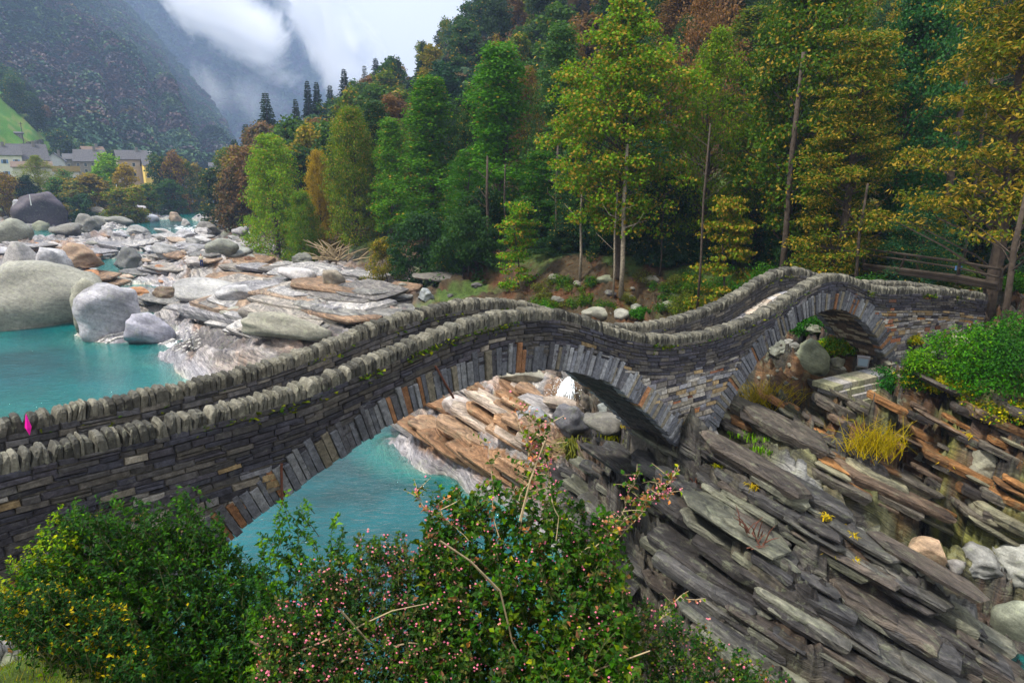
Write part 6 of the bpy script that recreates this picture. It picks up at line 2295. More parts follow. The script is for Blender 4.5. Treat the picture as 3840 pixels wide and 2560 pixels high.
skinned("hair", [(0, .02, 1.66), (0, .01, 1.74)], [(0, 1)], [.095, .085], M['hair'], pr)

# ------------------------------------------------------------------ wooden footbridge at the right
fb = empty("wooden_footbridge", tuple(at_d(930, 275, 44)), "old wooden footbridge with a two rail handrail in the shade right of the stone bridge", "footbridge")


def fpt(u, v):
    d = 46 - (u - 864) / 140 * 11
    return tuple(at_d(u, v, d))


def fpart(name, pts, r, mat=None, n=5):
    m_ = MB()
    m_.tube(pts, r, n)
    o = m_.build(name, mat or M['wood'])
    o.parent = fb
    o.matrix_parent_inverse = Matrix.Translation(fb.location).inverted()
    return o


fpart("top_rail", [fpt(862, 248), fpt(905, 254), fpt(960, 261.5), fpt(1003, 269.5)], 0.065)
fpart("middle_rail", [fpt(864, 254), fpt(905, 259.5), fpt(960, 268), fpt(1003, 278)], 0.05)
fpart("lower_beam", [fpt(864, 265), fpt(905, 270), fpt(960, 277), fpt(1000, 285)], 0.13)
fpart("lower_beam", [fpt(864, 268.5), fpt(905, 273.5), fpt(960, 281), fpt(1000, 289)], 0.10)
for (ua, va, ub, vb) in ((906, 254, 899, 271), (960, 259, 957, 284), (1002, 268, 1000, 289), (1010, 276, 1005, 297), (864, 246, 864, 268)):
    fpart("post", [fpt(ua, va), fpt(ub, vb)], 0.075)
for k in range(26):
    u = 866 + k * 5.3
    a = np.array(fpt(u, 268 + (u - 866) * 0.145))
    m_ = MB()
    dx, dy = a[0], a[1]
    L_ = math.hypot(dx, dy)
    pdir = (dx / L_, dy / L_)
    m_.tube([tuple(a), (a[0] + pdir[0] * 1.2, a[1] + pdir[1] * 1.2, a[2])], 0.07, 4)
    o = m_.build("plank", M['wood'])
    o.parent = fb
    o.matrix_parent_inverse = Matrix.Translation(fb.location).inverted()
# small blue sign hanging on the rail
q = MB()
a = fpt(955.5, 267)
q.box(a[0] - .16, a[0] + .16, a[1] - .25, a[1] - .22, a[2] - .1, a[2] + .1)
tag(q.build("sign", M['shutter']), "small blue sign hanging on the wooden footbridge rail", "sign")

# ------------------------------------------------------------------ floodlight at the foot of the small arch
fl = empty("floodlight", tuple(at_d(862.6, 366, 24.3)), "small black floodlight box standing on the plinth inside the small arch", "floodlight", rz=-0.5)
q = MB()
q.add([(-.16, -.12, 0), (.16, -.12, 0), (.16, .14, 0), (-.16, .14, 0), (-.19, -.06, .33), (.19, -.06, .33), (.19, .14, .33), (-.19, .14, .33)], [(0, 3, 2, 1), (4, 5, 6, 7), (0, 1, 5, 4), (1, 2, 6, 5), (2, 3, 7, 6), (3, 0, 4, 7)])
q.build("housing", M['black'], fl)
q = MB()
q.add([(-.13, -.125, .05), (.13, -.125, .05), (.15, -.085, .28), (-.15, -.085, .28)], [(0, 1, 2, 3)])
q.build("glass_front", M['glass'], fl)

# ------------------------------------------------------------------ magenta leaf on the far parapet
s_ = 0.62
q = MB()
b_ = BP(s_, W_ - 0.30, capz(s_) - 0.36)
q.add([(b_[0], b_[1], b_[2]), (b_[0] + .055, b_[1] + .01, b_[2] + .16), (b_[0], b_[1] + .004, b_[2] + .42), (b_[0] - .055, b_[1] - .01, b_[2] + .16), (b_[0], b_[1] - .03, b_[2] + .13)], [(0, 1, 4), (1, 2, 4), (2, 3, 4), (3, 0, 4), (0, 3, 2, 1)])
tag(q.build("ribbon_scrap", simple_mat("magenta_cloth", (0.75, 0.01, 0.35), 0.6, 0.2, 5, 0.1)), "bright magenta leaf shaped scrap standing at the inner side of the far parapet", "scrap")

# ------------------------------------------------------------------ waterfall and rapids
def foam_material():
    t = NT("foam")
    c = t.n("NewGeometry").outputs['Position']
    f = t.noise(t.mapping(c, (0, 0, 0), (3, 3, 1.4)), 4.0, 5, 0.7)
    d = t.n("BsdfPrincipled")
    d.inputs['Base Color'].default_value = (0.82, 0.88, 0.92, 1)
    d.inputs['Roughness'].default_value = 0.5
    tr = t.n("BsdfTransparent")
    ms = t.n("MixShader")
    t.t.links.new(t.ramp(f, [(0.36, (0, 0, 0)), (0.50, (1, 1, 1))]), ms.inputs[0])
    t.t.links.new(tr.outputs[0], ms.inputs[1])
    t.t.links.new(d.outputs[0], ms.inputs[2])
    return t.done(ms.outputs[0])


M['foam'] = foam_material()
wf = random.Random(4)
q = MB()
for k in range(90):      # separate strands of falling water
    e = wf.uniform(-1, 1)
    t0 = wf.uniform(0, .55)
    t1 = min(1.0, t0 + wf.uniform(.25, .6))
    pts = []
    for j in range(6):
        t_ = t0 + (t1 - t0) * j / 5
        u = 570 + e * (2.5 + 9 * t_) - 6 * t_ + wf.gauss(0, .35)
        v = 376 + 25 * t_ ** 1.25 + wf.gauss(0, .3)
        pts.append(tuple(at_d(u, v, 32.0 - 1.3 * t_ - .3 * (1 - e * e))))
    r0 = wf.uniform(.012, .035)
    q.tube(pts, [r0 * .5, r0, r0 * 1.2, r0 * 1.2, r0, r0 * .4], 4, cap=False)
for k in range(260):     # spray
    t_ = wf.random()
    a = np.array(at_d(564 + wf.gauss(0, 6 + 4 * t_), 378 + 24 * t_, 31.2 + wf.uniform(-.4, 1.2)))
    s2 = wf.uniform(0.012, 0.04)
    q.add([a + (s2, 0, 0), a + (-s2, 0, 0), a + (0, 0, s2), a + (0, -s2, 0)], [(0, 2, 3), (2, 1, 3), (1, 0, 3), (0, 1, 2)])
tag(q.build("waterfall", M['foam'], None, 'stuff', True), "small white waterfall dropping between the rocks under the large arch")
q = MB()
for (u, v, n_f, su, sv) in ((188, 230, 90, 7, 2.2), (184, 236, 60, 10, 1.2), (165, 208, 40, 12, 1.0), (200, 196, 30, 6, 1.5), (135, 268, 20, 8, 2), (175, 344, 30, 5, 3)):
    for k in range(n_f):
        a = at_z(u + wf.gauss(0, su), v + wf.gauss(0, sv), 0.05)
        L_ = math.hypot(a[0], a[1]) / F * wf.uniform(1.0, 3.2)
        q.add([(a[0] - L_, a[1], .05), (a[0], a[1] - L_ * .7, .06), (a[0] + L_, a[1], .05), (a[0], a[1] + L_ * .7, .12)], [(0, 1, 2, 3)])
tag(q.build("rapids_foam", M['foam'], None, 'stuff'), "white foam of the rapids between the upstream rocks")

# ------------------------------------------------------------------ low plants
gr_ = random.Random(31)


def blades(n, h, spread, col, seed, wd=0.012, droop=0.5):
    r_ = random.Random(seed)
    m_ = MB()
    for k in range(n):
        a = r_.uniform(0, 6.28)
        x, y = r_.gauss(0, spread * .35), r_.gauss(0, spread * .35)
        hh = h * r_.uniform(0.5, 1.1)
        o_ = r_.uniform(0.2, 1.0) * droop * hh
        dx, dy = math.cos(a), math.sin(a)
        p = [(x, y, 0), (x + dx * o_ * .35, y + dy * o_ * .35, hh * .6), (x + dx * o_, y + dy * o_, hh * (0.95 - 0.5 * droop))]
        w = (-dy * wd, dx * wd)
        k_ = r_.uniform(0.7, 1.35)
        m_.add([(p[0][0] - w[0], p[0][1] - w[1], 0), (p[0][0] + w[0], p[0][1] + w[1], 0), (p[1][0] + w[0], p[1][1] + w[1], p[1][2]), (p[1][0] - w[0], p[1][1] - w[1], p[1][2]), p[2]], [(0, 1, 2, 3), (3, 2, 4)], tuple(c_ * k_ for c_ in col))
    return m_


def tuft(u, v, hpx, wpx, col, label, n=60, droop=0.6, name="grass_tuft", cat="grass tuft", seed=None):
    p = hit(u, v)
    if p is None:
        return
    d = math.sqrt(p[0] ** 2 + p[1] ** 2 + (CAMZ - p[2]) ** 2)
    m_ = blades(n, hpx * d / F * 1.2, wpx * d / F, col, seed or int(u * 7 + v), 0.0007 * d, droop)
    o = m_.build(name, M['leaf_near'])
    o.location = (p[0], p[1], p[2] - 0.03)
    root = empty(name, tuple(o.location), label, cat)
    o.location = (0, 0, 0)
    o.name = "blades"
    o.parent = root
    o["kind"] = "stuff"
    return root


STRAW, GRN, OLV = (0.38, 0.30, 0.08), (0.12, 0.26, 0.02), (0.17, 0.18, 0.03)
tuft(572, 462, 26, 10, (0.13, 0.14, 0.04), "long drooping grass clump hanging beside the dark block under the large arch", 160, 1.2)
tuft(612, 436, 6, 22, OLV, "short grass tuft on the layered rock below the arch barrel", 70)
tuft(625, 431, 4, 8, STRAW, "tiny dry tuft right of the short grass on the layered rock", 30)
tuft(751, 452, 6, 22, GRN, "bright green grass strip on the crest of the dark ridge", 120, 0.4)
tuft(763, 458, 6, 16, GRN, "second bright green grass patch farther down the ridge crest", 80, 0.4)
for i, (u, v, h_, lab) in enumerate([(752, 495, 9, "dry straw tuft on the dark ridge below the bridge pier"), (803, 497, 9, "dry yellow tuft near the ridge crest, highest of the row"), (826, 516, 7, "dry yellow tuft on the ridge left of the smooth grey crest"), (842, 522, 5, "small round dry tuft at the ridge crest"),
                                 (829, 553, 9, "dry tuft in the middle of the dark ridge, right one"), (850, 548, 10, "long dry tuft hanging from a ledge of the ridge"), (851, 571, 8, "dry tuft below the long hanging one"), (808, 535, 6, "small dry tuft in the middle of the dark ridge, left one"),
                                 (861, 578, 6, "lowest dry tuft of the ridge's right side"), (716, 475, 6, "olive tuft beside the dead twigs under the pier"), (949, 470, 9, "dry yellow tuft on the lichened ledge at the right"), (997, 512, 6, "dry tuft on the ledge at the right edge"), (965, 448, 6, "straw tuft above the square lichened block")]):
    tuft(u, v + 3, h_, h_ * .8, STRAW if i != 9 else OLV, lab, 50, 0.9)

# dry yellow brooms
for (u, v, w, h_, lab) in ((765, 412, 62, 26, "tangle of dry yellow broom between the ledges below the small arch"), (872, 470, 66, 34, "dry yellow bush sprawling over the right ledges")):
    p = hit(u, v)
    d = float(np.linalg.norm(p - np.array([0, 0, CAMZ])))
    root = empty("broom_bush", tuple(p), lab, "bush")
    m_ = MB()
    r_ = random.Random(u)
    wr, hh = w * d / F / 2, h_ * d / F
    for k in range(230):
        a = r_.uniform(0, 6.28)
        L_ = r_.uniform(.4, 1.1)
        x0, y0 = r_.gauss(0, wr * .35), r_.gauss(0, wr * .2)
        z0 = r_.uniform(0, .3) * hh
        x1, y1 = x0 + math.cos(a) * L_ * wr * .7, y0 + math.sin(a) * L_ * wr * .4
        k_ = r_.uniform(.7, 1.3)
        m_.tube([(x0, y0, z0), ((x0 + x1) / 2 + r_.gauss(0, .03), (y0 + y1) / 2, z0 + hh * .45 * L_), (x1, y1, z0 + hh * r_.uniform(.15, .85))], [0.012, 0.009, 0.004], 3, (0.36 * k_, 0.29 * k_, 0.05 * k_), False)
    m_.build("twigs", M['leaf_near'], root, 'stuff')
    V, Fq = leaves_np(np.array([(r_.gauss(0, wr * .5), r_.gauss(0, wr * .25), r_.uniform(.2, .8) * hh) for k in range(26)]), np.full((26, 3), .22), 26, .05, .02, u, .4)
    link("foliage", mesh_np("foliage", V, Fq, M['leaf_near'], np.tile((0.33, 0.28, 0.05), (len(V), 1))), root, 'stuff')


def bush(u, v, wpx, hpx, col, col2, label, n=70, per=60, leaf=(0.10, 0.06), seed=1, name="bush", cat="bush", flat=1.0, group=None, dist=None):
    """leafy bush spanning wpx x hpx around column u with its foot at row v"""
    p = hit(u, v) if dist is None else at_d(u, v, dist)
    d = float(np.linalg.norm(p - np.array([0, 0, CAMZ])))
    R_x, hh = wpx * d / F / 2, hpx * d / F * 0.74
    root = empty(name, tuple(p), label, cat, group)
    r_ = random.Random(seed)
    C = []
    for k in range(n):
        a = r_.uniform(0, 6.28)
        t = math.sqrt(r_.random())
        x, y = math.cos(a) * t * R_x, math.sin(a) * t * R_x * flat
        top = hh * math.sqrt(max(0.08, 1 - t * t)) * (0.8 + 0.25 * math.sin(3 * a + seed))
        C.append((x, y, top * r_.uniform(0.15, 1.0)))
    s = 0.14 * (R_x + hh) + 0.08
    V, Fq = leaves_np(np.array(C), np.full((n, 3), s), per, leaf[0], leaf[1], seed, 0.6, 0.2, 0.2)
    g = np.random.default_rng(seed)
    cc = np.where(g.random((len(Fq), 1)) < 0.25, np.array(col2), np.array(col)) * g.uniform(0.45, 1.5, (len(Fq), 1))
    link("foliage", mesh_np("foliage", V, Fq, M['leaf_near'], np.repeat(cc, 4, 0)), root, 'stuff')
    m_ = MB()
    for c_ in C[::3]:
        limb(m_, (c_[0] * .1, c_[1] * .1, -.1), c_, 0.02, 0.005, r_, 3)
    m_.build("stems", M['bark'], root, 'stuff')
    return root


BG, BG2, BG3, YEL = (0.045, 0.15, 0.016), (0.028, 0.095, 0.015), (0.09, 0.20, 0.018), (0.26, 0.24, 0.03)
for i, b_ in enumerate([
    (975, 356, 70, 30, BG, BG3, "bright green thicket against the end of the bridge wall"), (1014, 350, 56, 34, BG2, BG, "bright green thicket at the right edge above the ledges"), (942, 374, 56, 28, BG3, BG, "fresh green bush below the curved bridge wall"),
    (985, 385, 66, 36, BG2, BG, "dark green ivy bush in the lower right of the thicket"), (1018, 395, 56, 44, (0.03, 0.09, 0.02), BG2, "shady green bush at the right edge below the thicket"), (918, 385, 34, 22, BG2, YEL, "low green and yellow shrub beside the wall foot"),
    (890, 394, 36, 30, (0.03, 0.11, 0.03), BG2, "dark green fern clump at the foot of the small arch"), (955, 402, 44, 16, YEL, BG3, "yellow green weeds on top of the ledges"), (1000, 412, 52, 16, YEL, BG, "pale yellow grass and weeds near the right edge"),
    (905, 350, 20, 12, YEL, BG3, "small yellow leaved sprig below the bridge wall"),
    (742, 292, 44, 30, (0.05, 0.15, 0.03), BG, "leafy green bush rising behind the far parapet left of the right hump"), (715, 300, 40, 26, BG2, (0.12, 0.10, 0.03), "green brush behind the dip of the bridge"), (690, 312, 46, 26, (0.10, 0.12, 0.03), BG2, "tangled olive brush beyond the dip of the bridge"),
    (763, 285, 26, 30, BG, BG3, "tall green bush closest to the right hump"), (822, 356, 22, 12, BG3, BG, "little green plant behind the mossy boulder under the small arch"), (805, 334, 34, 26, (0.03, 0.10, 0.02), BG2, "dark green bush seen through the small arch"),
    (838, 352, 26, 16, BG3, YEL, "bright grass clump inside the small arch"), (830, 262, 52, 40, (0.035, 0.10, 0.03), BG2, "airy dark green shrub behind the right hump"), (1012, 292, 22, 14, BG, BG3, "little green plant at the end of the wooden footbridge"),
    (548, 308, 20, 10, BG, BG3, "little bright green plant at the edge of the wood"), (640, 316, 20, 12, BG2, BG, "small green plant beside the pale trunks"),
]):
    bush(b_[0], b_[1], b_[2], b_[3], b_[4], b_[5], b_[6], n=60, per=70, leaf=(0.12, 0.055), seed=700 + i)
bush(870, 290, 40, 22, (0.03, 0.08, 0.02), BG2, "dark shrub with long shoots above the right part of the bridge", n=40, per=50, leaf=(.12, .06), seed=790, dist=40)

# under-storey closing the foot of the wood
for k in range(46):
    u = 330 + k * 15.2 + gr_.uniform(-6, 6)
    d = gr_.uniform(58, 76) if u < 560 else gr_.uniform(50, 66)
    x, y, _ = at_d(u, 250, d)
    if float(sdist((np.array([x]), np.array([y])), RB)[0]) < 2:
        continue
    cc = gr_.choice([(0.022, 0.055, 0.02), (0.03, 0.075, 0.025), (0.018, 0.045, 0.022), (0.05, 0.08, 0.02)])
    put_tree('shrub', x, y, gr_.uniform(3, 7), gr_.uniform(2.2, 3.6), cc, .05, spot_label("dark understorey shrub", *proj(x, y, gz(x, y) + 2), LM_TREE + LM_BACK), group="understorey shrubs at the foot of the wood")

for k in range(26):
    u, v = gr_.uniform(535, 700), gr_.uniform(280, 312)
    bush(u, v, gr_.uniform(12, 30), gr_.uniform(8, 18), gr_.choice([(0.03, 0.09, 0.02), (0.05, 0.12, 0.02), (0.07, 0.08, 0.025)]), (0.10, 0.12, 0.02), spot_label("low green undergrowth clump", u, v, LM_BACK), n=26, per=45, leaf=(0.13, 0.06), seed=900 + k, name="fern", cat="fern", group="undergrowth at the foot of the wood")

# driftwood and dead twigs
for (u, v, n_, w, hgt, lab, pale) in ((333, 262, 46, 30, 20, "pile of bare driftwood branches at the edge of the wood", 1), (700, 490, 18, 16, 14, "reddish dead roots lying on the dark ridge below the pier", 0), (752, 540, 22, 20, 26, "bare hanging twigs on the middle of the dark ridge", 0), (300, 244, 16, 14, 22, "bare leaning twigs below the golden tree", 1)):
    p = hit(u, v)
    d = float(np.linalg.norm(p - np.array([0, 0, CAMZ])))
    m_ = MB()
    r_ = random.Random(int(u))
    for k in range(n_):
        a = r_.uniform(0, 6.28)
        L_ = r_.uniform(.4, 1) * w * d / F
        hz_ = r_.uniform(.1, 1) * hgt * d / F
        x0, y0 = r_.gauss(0, .25) * w * d / F, r_.gauss(0, .2)
        m_.tube([(x0, y0, 0), (x0 + math.cos(a) * L_ * .5, y0 + math.sin(a) * L_ * .3, hz_ * .7), (x0 + math.cos(a) * L_, y0 + math.sin(a) * L_ * .5, hz_)], [0.0011 * d, 0.0008 * d, 0.0003 * d], 4, cap=False)
    o = m_.build("dead_branches", M['twig'] if pale else M['rust'], None, 'stuff')
    o.location = tuple(p)
    tag(o, lab)

# moss along the foot of the coping and in the joints
mb = MB()
mr = random.Random(17)
for k in range(2600):
    s_ = mr.choice([mr.uniform(0, 34), mr.uniform(6, 17), mr.uniform(24, 33)])
    near = mr.random() < 0.8
    c_ = fbm(np.array([s_ * 0.9]), np.array([3.0 if near else 9.0]), 0, 2, 5)[0]
    if c_ < 0.05:
        continue
    dd_ = 0.29 + abs(mr.gauss(0, 0.10))
    off = (NEAR - 0.045) if near else (W_ - 0.24)
    z_ = capz(s_) - dd_
    if near and not open_ok(s_, s_, z_, z_):
        continue
    r_ = mr.uniform(0.012, 0.045)
    k_ = mr.uniform(.6, 1.4)
    col = (0.12 * k_, 0.15 * k_, 0.012) if mr.random() < .6 else (0.05 * k_, 0.11 * k_, 0.012)
    c0 = Vector(BP(s_, off, z_))
    vs = [c0 + Vector((mr.gauss(0, r_), mr.gauss(0, r_), mr.gauss(0, r_ * .6))) for _ in range(4)]
    mb.add(vs, [(0, 1, 2), (0, 2, 3), (0, 3, 1), (1, 3, 2)], col)
mb.build("moss", M['leaf_near'], bridge, 'stuff')

# leaf litter on the forest floor
mb = MB()
for k in range(5200):
    u = mr.uniform(520, 1030)
    v = mr.uniform(228, 318) if u < 720 else mr.uniform(222, 300)
    p = hit(u, v, 90)
    if p is None or (p[1] < 38 and p[0] < 22):
        continue
    s2 = mr.uniform(.04, .1)
    a = mr.uniform(0, 6.28)
    col = mr.choice([(0.20, 0.07, 0.025), (0.14, 0.05, 0.02), (0.24, 0.13, 0.03), (0.08, 0.04, 0.02)])
    mb.add([(p[0] + s2 * math.cos(a), p[1] + s2 * math.sin(a), p[2] + .03), (p[0] - s2 * math.sin(a), p[1] + s2 * math.cos(a), p[2] + .05), (p[0] - s2 * math.cos(a), p[1] - s2 * math.sin(a), p[2] + .03), (p[0] + s2 * math.sin(a), p[1] - s2 * math.cos(a), p[2] + .04)], [(0, 1, 2, 3)], col)
tag(mb.build("leaf_litter", M['leaf_near'], None, 'stuff'), "fallen red brown leaves on the forest floor")

# ------------------------------------------------------------------ foreground shrubs
def shoot_bush(label, root_p, shoots, leaf_l, leaf_w, cols, seed, nleaf=14, berries=0, twig_w=0.004, inner=0, inner_c=None):
    """shrub of arching shoots with paired pointed leaves; shoots = list of (base, tip)"""
    root = empty("shrub", tuple(root_p), label, "shrub")
    g = np.random.default_rng(seed)
    r_ = random.Random(seed)
    st = MB()
    LV, LC = [], []
    tips = []
    for (b, t_) in shoots:
        b, t_ = np.array(b) - root_p, np.array(t_) - root_p
        side = g.normal(size=3) * 0.06 * np.linalg.norm(t_ - b)
        P_ = lambda k: b * (1 - k) + t_ * k + side * math.sin(math.pi * k)
        st.tube([tuple(P_(k)) for k in (0, .33, .66, 1)], [twig_w, twig_w * .8, twig_w * .6, twig_w * .3], 3, cap=False)
        ax = (t_ - b) / (np.linalg.norm(t_ - b) + 1e-9)
        tips.append(t_)
        pal_ = cols[r_.randrange(len(cols))]
        for k in range(nleaf):
            q = (k + 0.5) / nleaf
            if q < 0.12:
                continue
            c0 = P_(q)
            rad = g.normal(size=3)
            rad -= rad @ ax * ax
            rad /= np.linalg.norm(rad) + 1e-9
            dirv = rad * 0.85 + ax * r_.uniform(0.3, 0.9) - np.array([0, 0, r_.uniform(0, .35)])
            dirv /= np.linalg.norm(dirv)
            n_ = np.cross(dirv, g.normal(size=3)) * 0.5 + ax * 0.6 + np.array([0, 0, .6])
            n_ -= n_ @ dirv * dirv
            n_ /= np.linalg.norm(n_)
            w_ = np.cross(dirv, n_)
            s = r_.uniform(0.6, 1.15) * (1.15 - 0.45 * q)
            L_, Wd = leaf_l * s, leaf_w * s * 1.35
            cup = n_ * Wd * 0.25
            tip = c0 + dirv * L_ - n_ * L_ * 0.14
            m1 = c0 + dirv * L_ * .45
            LV.append([c0, m1 + w_ * Wd * .55 + cup, m1, m1 - w_ * Wd * .55 + cup, tip])      # folded along the midrib
            cc = np.array(pal_[min(int(abs(r_.gauss(0, 1.1))), len(pal_) - 1)]) * r_.uniform(.7, 1.35)
            LC.append(cc)
    LV = np.array(LV)
    n = len(LV)
    base = (np.arange(n) * 5)[:, None]
    tri = np.array([[0, 1, 2], [0, 2, 3], [1, 4, 2], [2, 4, 3]])
    Ft = (base[:, :, None] + tri[None]).reshape(-1, 3)
    link("foliage", mesh_np("foliage", LV.reshape(-1, 3), Ft, M['leaf_near'], np.repeat(np.array(LC), 5, 0)), root, 'stuff')
    st.build("stems", M['twig'] if twig_w > .0055 else M['shoot'], root, 'stuff')
    if berries:
        bb = MB()
        ic = [(0, 0, 1), (.9, 0, .1), (0, .9, -.1), (-.9, 0, .1), (0, -.9, -.1), (0, 0, -1)]
        fi = [(0, 1, 2), (0, 2, 3), (0, 3, 4), (0, 4, 1), (5, 2, 1), (5, 3, 2), (5, 4, 3), (5, 1, 4)]
        for k in range(berries):
            c0 = np.array(LV[r_.randrange(n)][0]) + g.normal(size=3) * 0.03
            for q in range(r_.choice([1, 1, 2, 3])):
                c1 = c0 + g.normal(size=3) * 0.018
                s2 = r_.uniform(.008, .0135)
                k_ = r_.uniform(.8, 1.2)
                col = (0.62 * k_, 0.15 * k_, 0.23 * k_) if r_.random() < .7 else (0.5 * k_, 0.22 * k_, 0.16 * k_)
                bb.add([tuple(c1 + np.array(e) * s2) for e in ic], fi, col)
        bb.build("berries", M['berry'], root, 'stuff')
    return root


M['shoot'] = simple_mat("green_shoot", (0.07, 0.075, 0.03), 0.8, 0.1, 30, 0.3, 0.2, 0.003)
tb = NT("berry")
M['berry'] = tb.done(tb.pbsdf(tb.n("Attribute", attribute_name="tint").outputs['Color'], 0.4, 0.4))


def bush_shoots(profile, dist, zlow, n, seed, lmin, lmax, thick=0.7, outward=0.5, fill=0.5, px=None):
    """shoots filling the region under a silhouette: profile = (u, vtop) pairs; each shoot starts inside and ends in the outer leaf layer"""
    r_ = random.Random(seed)
    out = []
    us = [p[0] for p in profile]
    while len(out) < n:
        u = r_.uniform(us[0], us[-1])
        vt = float(np.interp(u, us, [p[1] for p in profile])) + 6 * math.sin(u * .11 + seed) + 4 * math.sin(u * .31)
        f_ = r_.random() ** 0.8
        v = vt + (740 - vt) * f_
        if v > 725 or (u < 150 and v > 628 + u * 0.36):
            continue
        d = dist(u, v) + r_.uniform(-.1, 1) * thick * (0.3 + 0.7 * min(1, f_ * 2))
        t_ = at_d(u, v, d)
        if t_[2] < zlow(t_[0], t_[1]):
            continue
        L_ = r_.uniform(lmin, lmax)
        dr = np.array([r_.gauss(0, .35) + (u - 0.5 * (us[0] + us[-1])) / (us[-1] - us[0]) * outward, r_.gauss(-.25, .3), r_.uniform(.6, 1.1)])
        dr /= np.linalg.norm(dr)
        out.append((t_ - dr * L_, t_))
    return out


def bank(x, y):
    return gz(x, y) + 0.02


GL = [(0.026, 0.075, 0.016), (0.04, 0.105, 0.018), (0.075, 0.17, 0.02), (0.13, 0.08, 0.05)]
GD = [(0.013, 0.042, 0.014), (0.022, 0.065, 0.016), (0.07, 0.13, 0.02), (0.25, 0.22, 0.03)]
GY = [(0.12, 0.22, 0.02), (0.22, 0.26, 0.02), (0.30, 0.30, 0.03)]
PK = [(0.03, 0.065, 0.02), (0.075, 0.085, 0.035), (0.18, 0.09, 0.065), (0.30, 0.13, 0.10)]
CG = [(0.035, 0.085, 0.02), (0.075, 0.12, 0.025), (0.17, 0.19, 0.04), (0.33, 0.18, 0.11)]
dl = lambda u, v: 6.6 - (v - 480) * 0.0075
dc = lambda u, v: 5.9 - (v - 440) * 0.006
dm = lambda u, v: 5.6 - (v - 500) * 0.005
# left evergreen shrub
sh = bush_shoots([(18, 575), (40, 540), (62, 512), (100, 492), (118, 484), (135, 505), (165, 500), (188, 482), (200, 500), (225, 520), (238, 545), (262, 560), (280, 600)], dl, bank, 2700, 41, .16, .42, 1.0)
shoot_bush("dense dark green shrub with upright leafy shoots at the lower left", np.array([-3.4, 5.2, 9.0]), sh, 0.060, 0.020, [GL, GD, GD, GL], 51, 17)
sh = bush_shoots([(0, 560), (18, 545), (40, 515), (60, 508), (78, 520), (86, 560)], lambda u, v: dl(u, v) + .1, bank, 330, 42, .15, .35, .5)
shoot_bush("yellow green leafed shrub in front of the left end of the bridge", np.array([-4.6, 5.6, 9.2]), sh, 0.050, 0.020, [GY, GY, GL], 52, 15)
sh = bush_shoots([(-10, 590), (30, 575), (80, 590), (120, 600), (150, 640)], lambda u, v: dl(u, v) - .5, bank, 800, 43, .12, .3, .7)
shoot_bush("low dark shrub flecked with yellow leaves at the left edge", np.array([-4.0, 4.6, 9.0]), sh, 0.045, 0.018, [GD, GD, [(0.03, 0.08, 0.02), (0.30, 0.24, 0.04)]], 53, 14)
# shoots standing before the water
sh = bush_shoots([(246, 600), (258, 535), (272, 505), (290, 480), (302, 478), (312, 520), (322, 560), (332, 520), (345, 506), (356, 540), (368, 600)], dm, bank, 420, 44, .18, .42, .5)
shoot_bush("fresh green upright shoots standing before the turquoise pool", np.array([-1.7, 5.0, 8.8]), sh, 0.062, 0.022, [GL, [(0.06, 0.15, 0.02), (0.10, 0.20, 0.02)], GD], 54, 17)
# pink fruited spindle, left part
sh = bush_shoots([(252, 650), (274, 600), (304, 562), (340, 545), (365, 530), (395, 528), (425, 535), (450, 520), (470, 560)], dc, bank, 1900, 45, .15, .38, .9)
shoot_bush("spindle shrub full of pink fruits in the lower middle, left one", np.array([-0.8, 4.9, 8.4]), sh, 0.052, 0.022, [PK, PK, GD, CG], 55, 13, berries=1700)
# centre spindle
sh = bush_shoots([(412, 600), (425, 520), (432, 482), (455, 478), (490, 482), (512, 470), (540, 478), (562, 468), (585, 500), (605, 505), (622, 540), (632, 590), (640, 640)], dc, bank, 1700, 46, .16, .42, .9)
shoot_bush("spindle shrub with broad yellowing leaves and pink fruits, in the centre", np.array([0.5, 4.8, 8.4]), sh, 0.078, 0.036, [CG, CG, PK, GL], 56, 12, berries=900, twig_w=.005)
sh = bush_shoots([(600, 640), (640, 600), (680, 610), (720, 630), (760, 655), (800, 672)], lambda u, v: dm(u, v) + .1, lambda x, y: 6.5, 750, 47, .14, .34, .7)
shoot_bush("thin twiggy shrub with small pink leaves at the bottom right of the bushes", np.array([1.6, 4.9, 8.2]), sh, 0.045, 0.020, [PK, CG, GD], 57, 12, berries=330)
# tall bare stems of the spindle rising over the rock
r_ = random.Random(3)
ts = []
for (ub, vb, ut, vt, n_) in ((518, 600, 532, 404, 26), (455, 560, 412, 478, 8), (575, 560, 663, 492, 30), (590, 580, 640, 470, 14), (500, 560, 486, 440, 7), (560, 540, 541, 420, 20), (470, 540, 430, 500, 6), (640, 640, 690, 590, 8), (520, 500, 548, 440, 16), (600, 560, 672, 478, 22)):
    d0 = 5.35
    pts = []
    for k in range(6):
        q = k / 5
        pts.append(at_d(ub + (ut - ub) * q + r_.gauss(0, 2.5), vb + (vt - vb) * q, d0 + .25 * q))
    for k in range(5):
        ts.append((pts[k], pts[k + 1], 'w'))
    for k in range(n_):
        q = 0.35 + 0.65 * r_.random()
        i = min(4, int(q * 5))
        a = pts[i] + (pts[i + 1] - pts[i]) * (q * 5 - i)
        ts.append((a, a + np.array([r_.gauss(0, .10), r_.gauss(0, .08), r_.uniform(.02, .16)]), 's'))
shoot_bush("tall leggy spindle stems with pink fruits rising before the rocks", np.array([0.6, 4.8, 8.4]), [(a, b) for a, b, w in ts], 0.062, 0.030, [CG, PK, [(0.36, 0.18, 0.12), (0.14, 0.22, 0.03)]], 58, 4, berries=150, twig_w=.006)
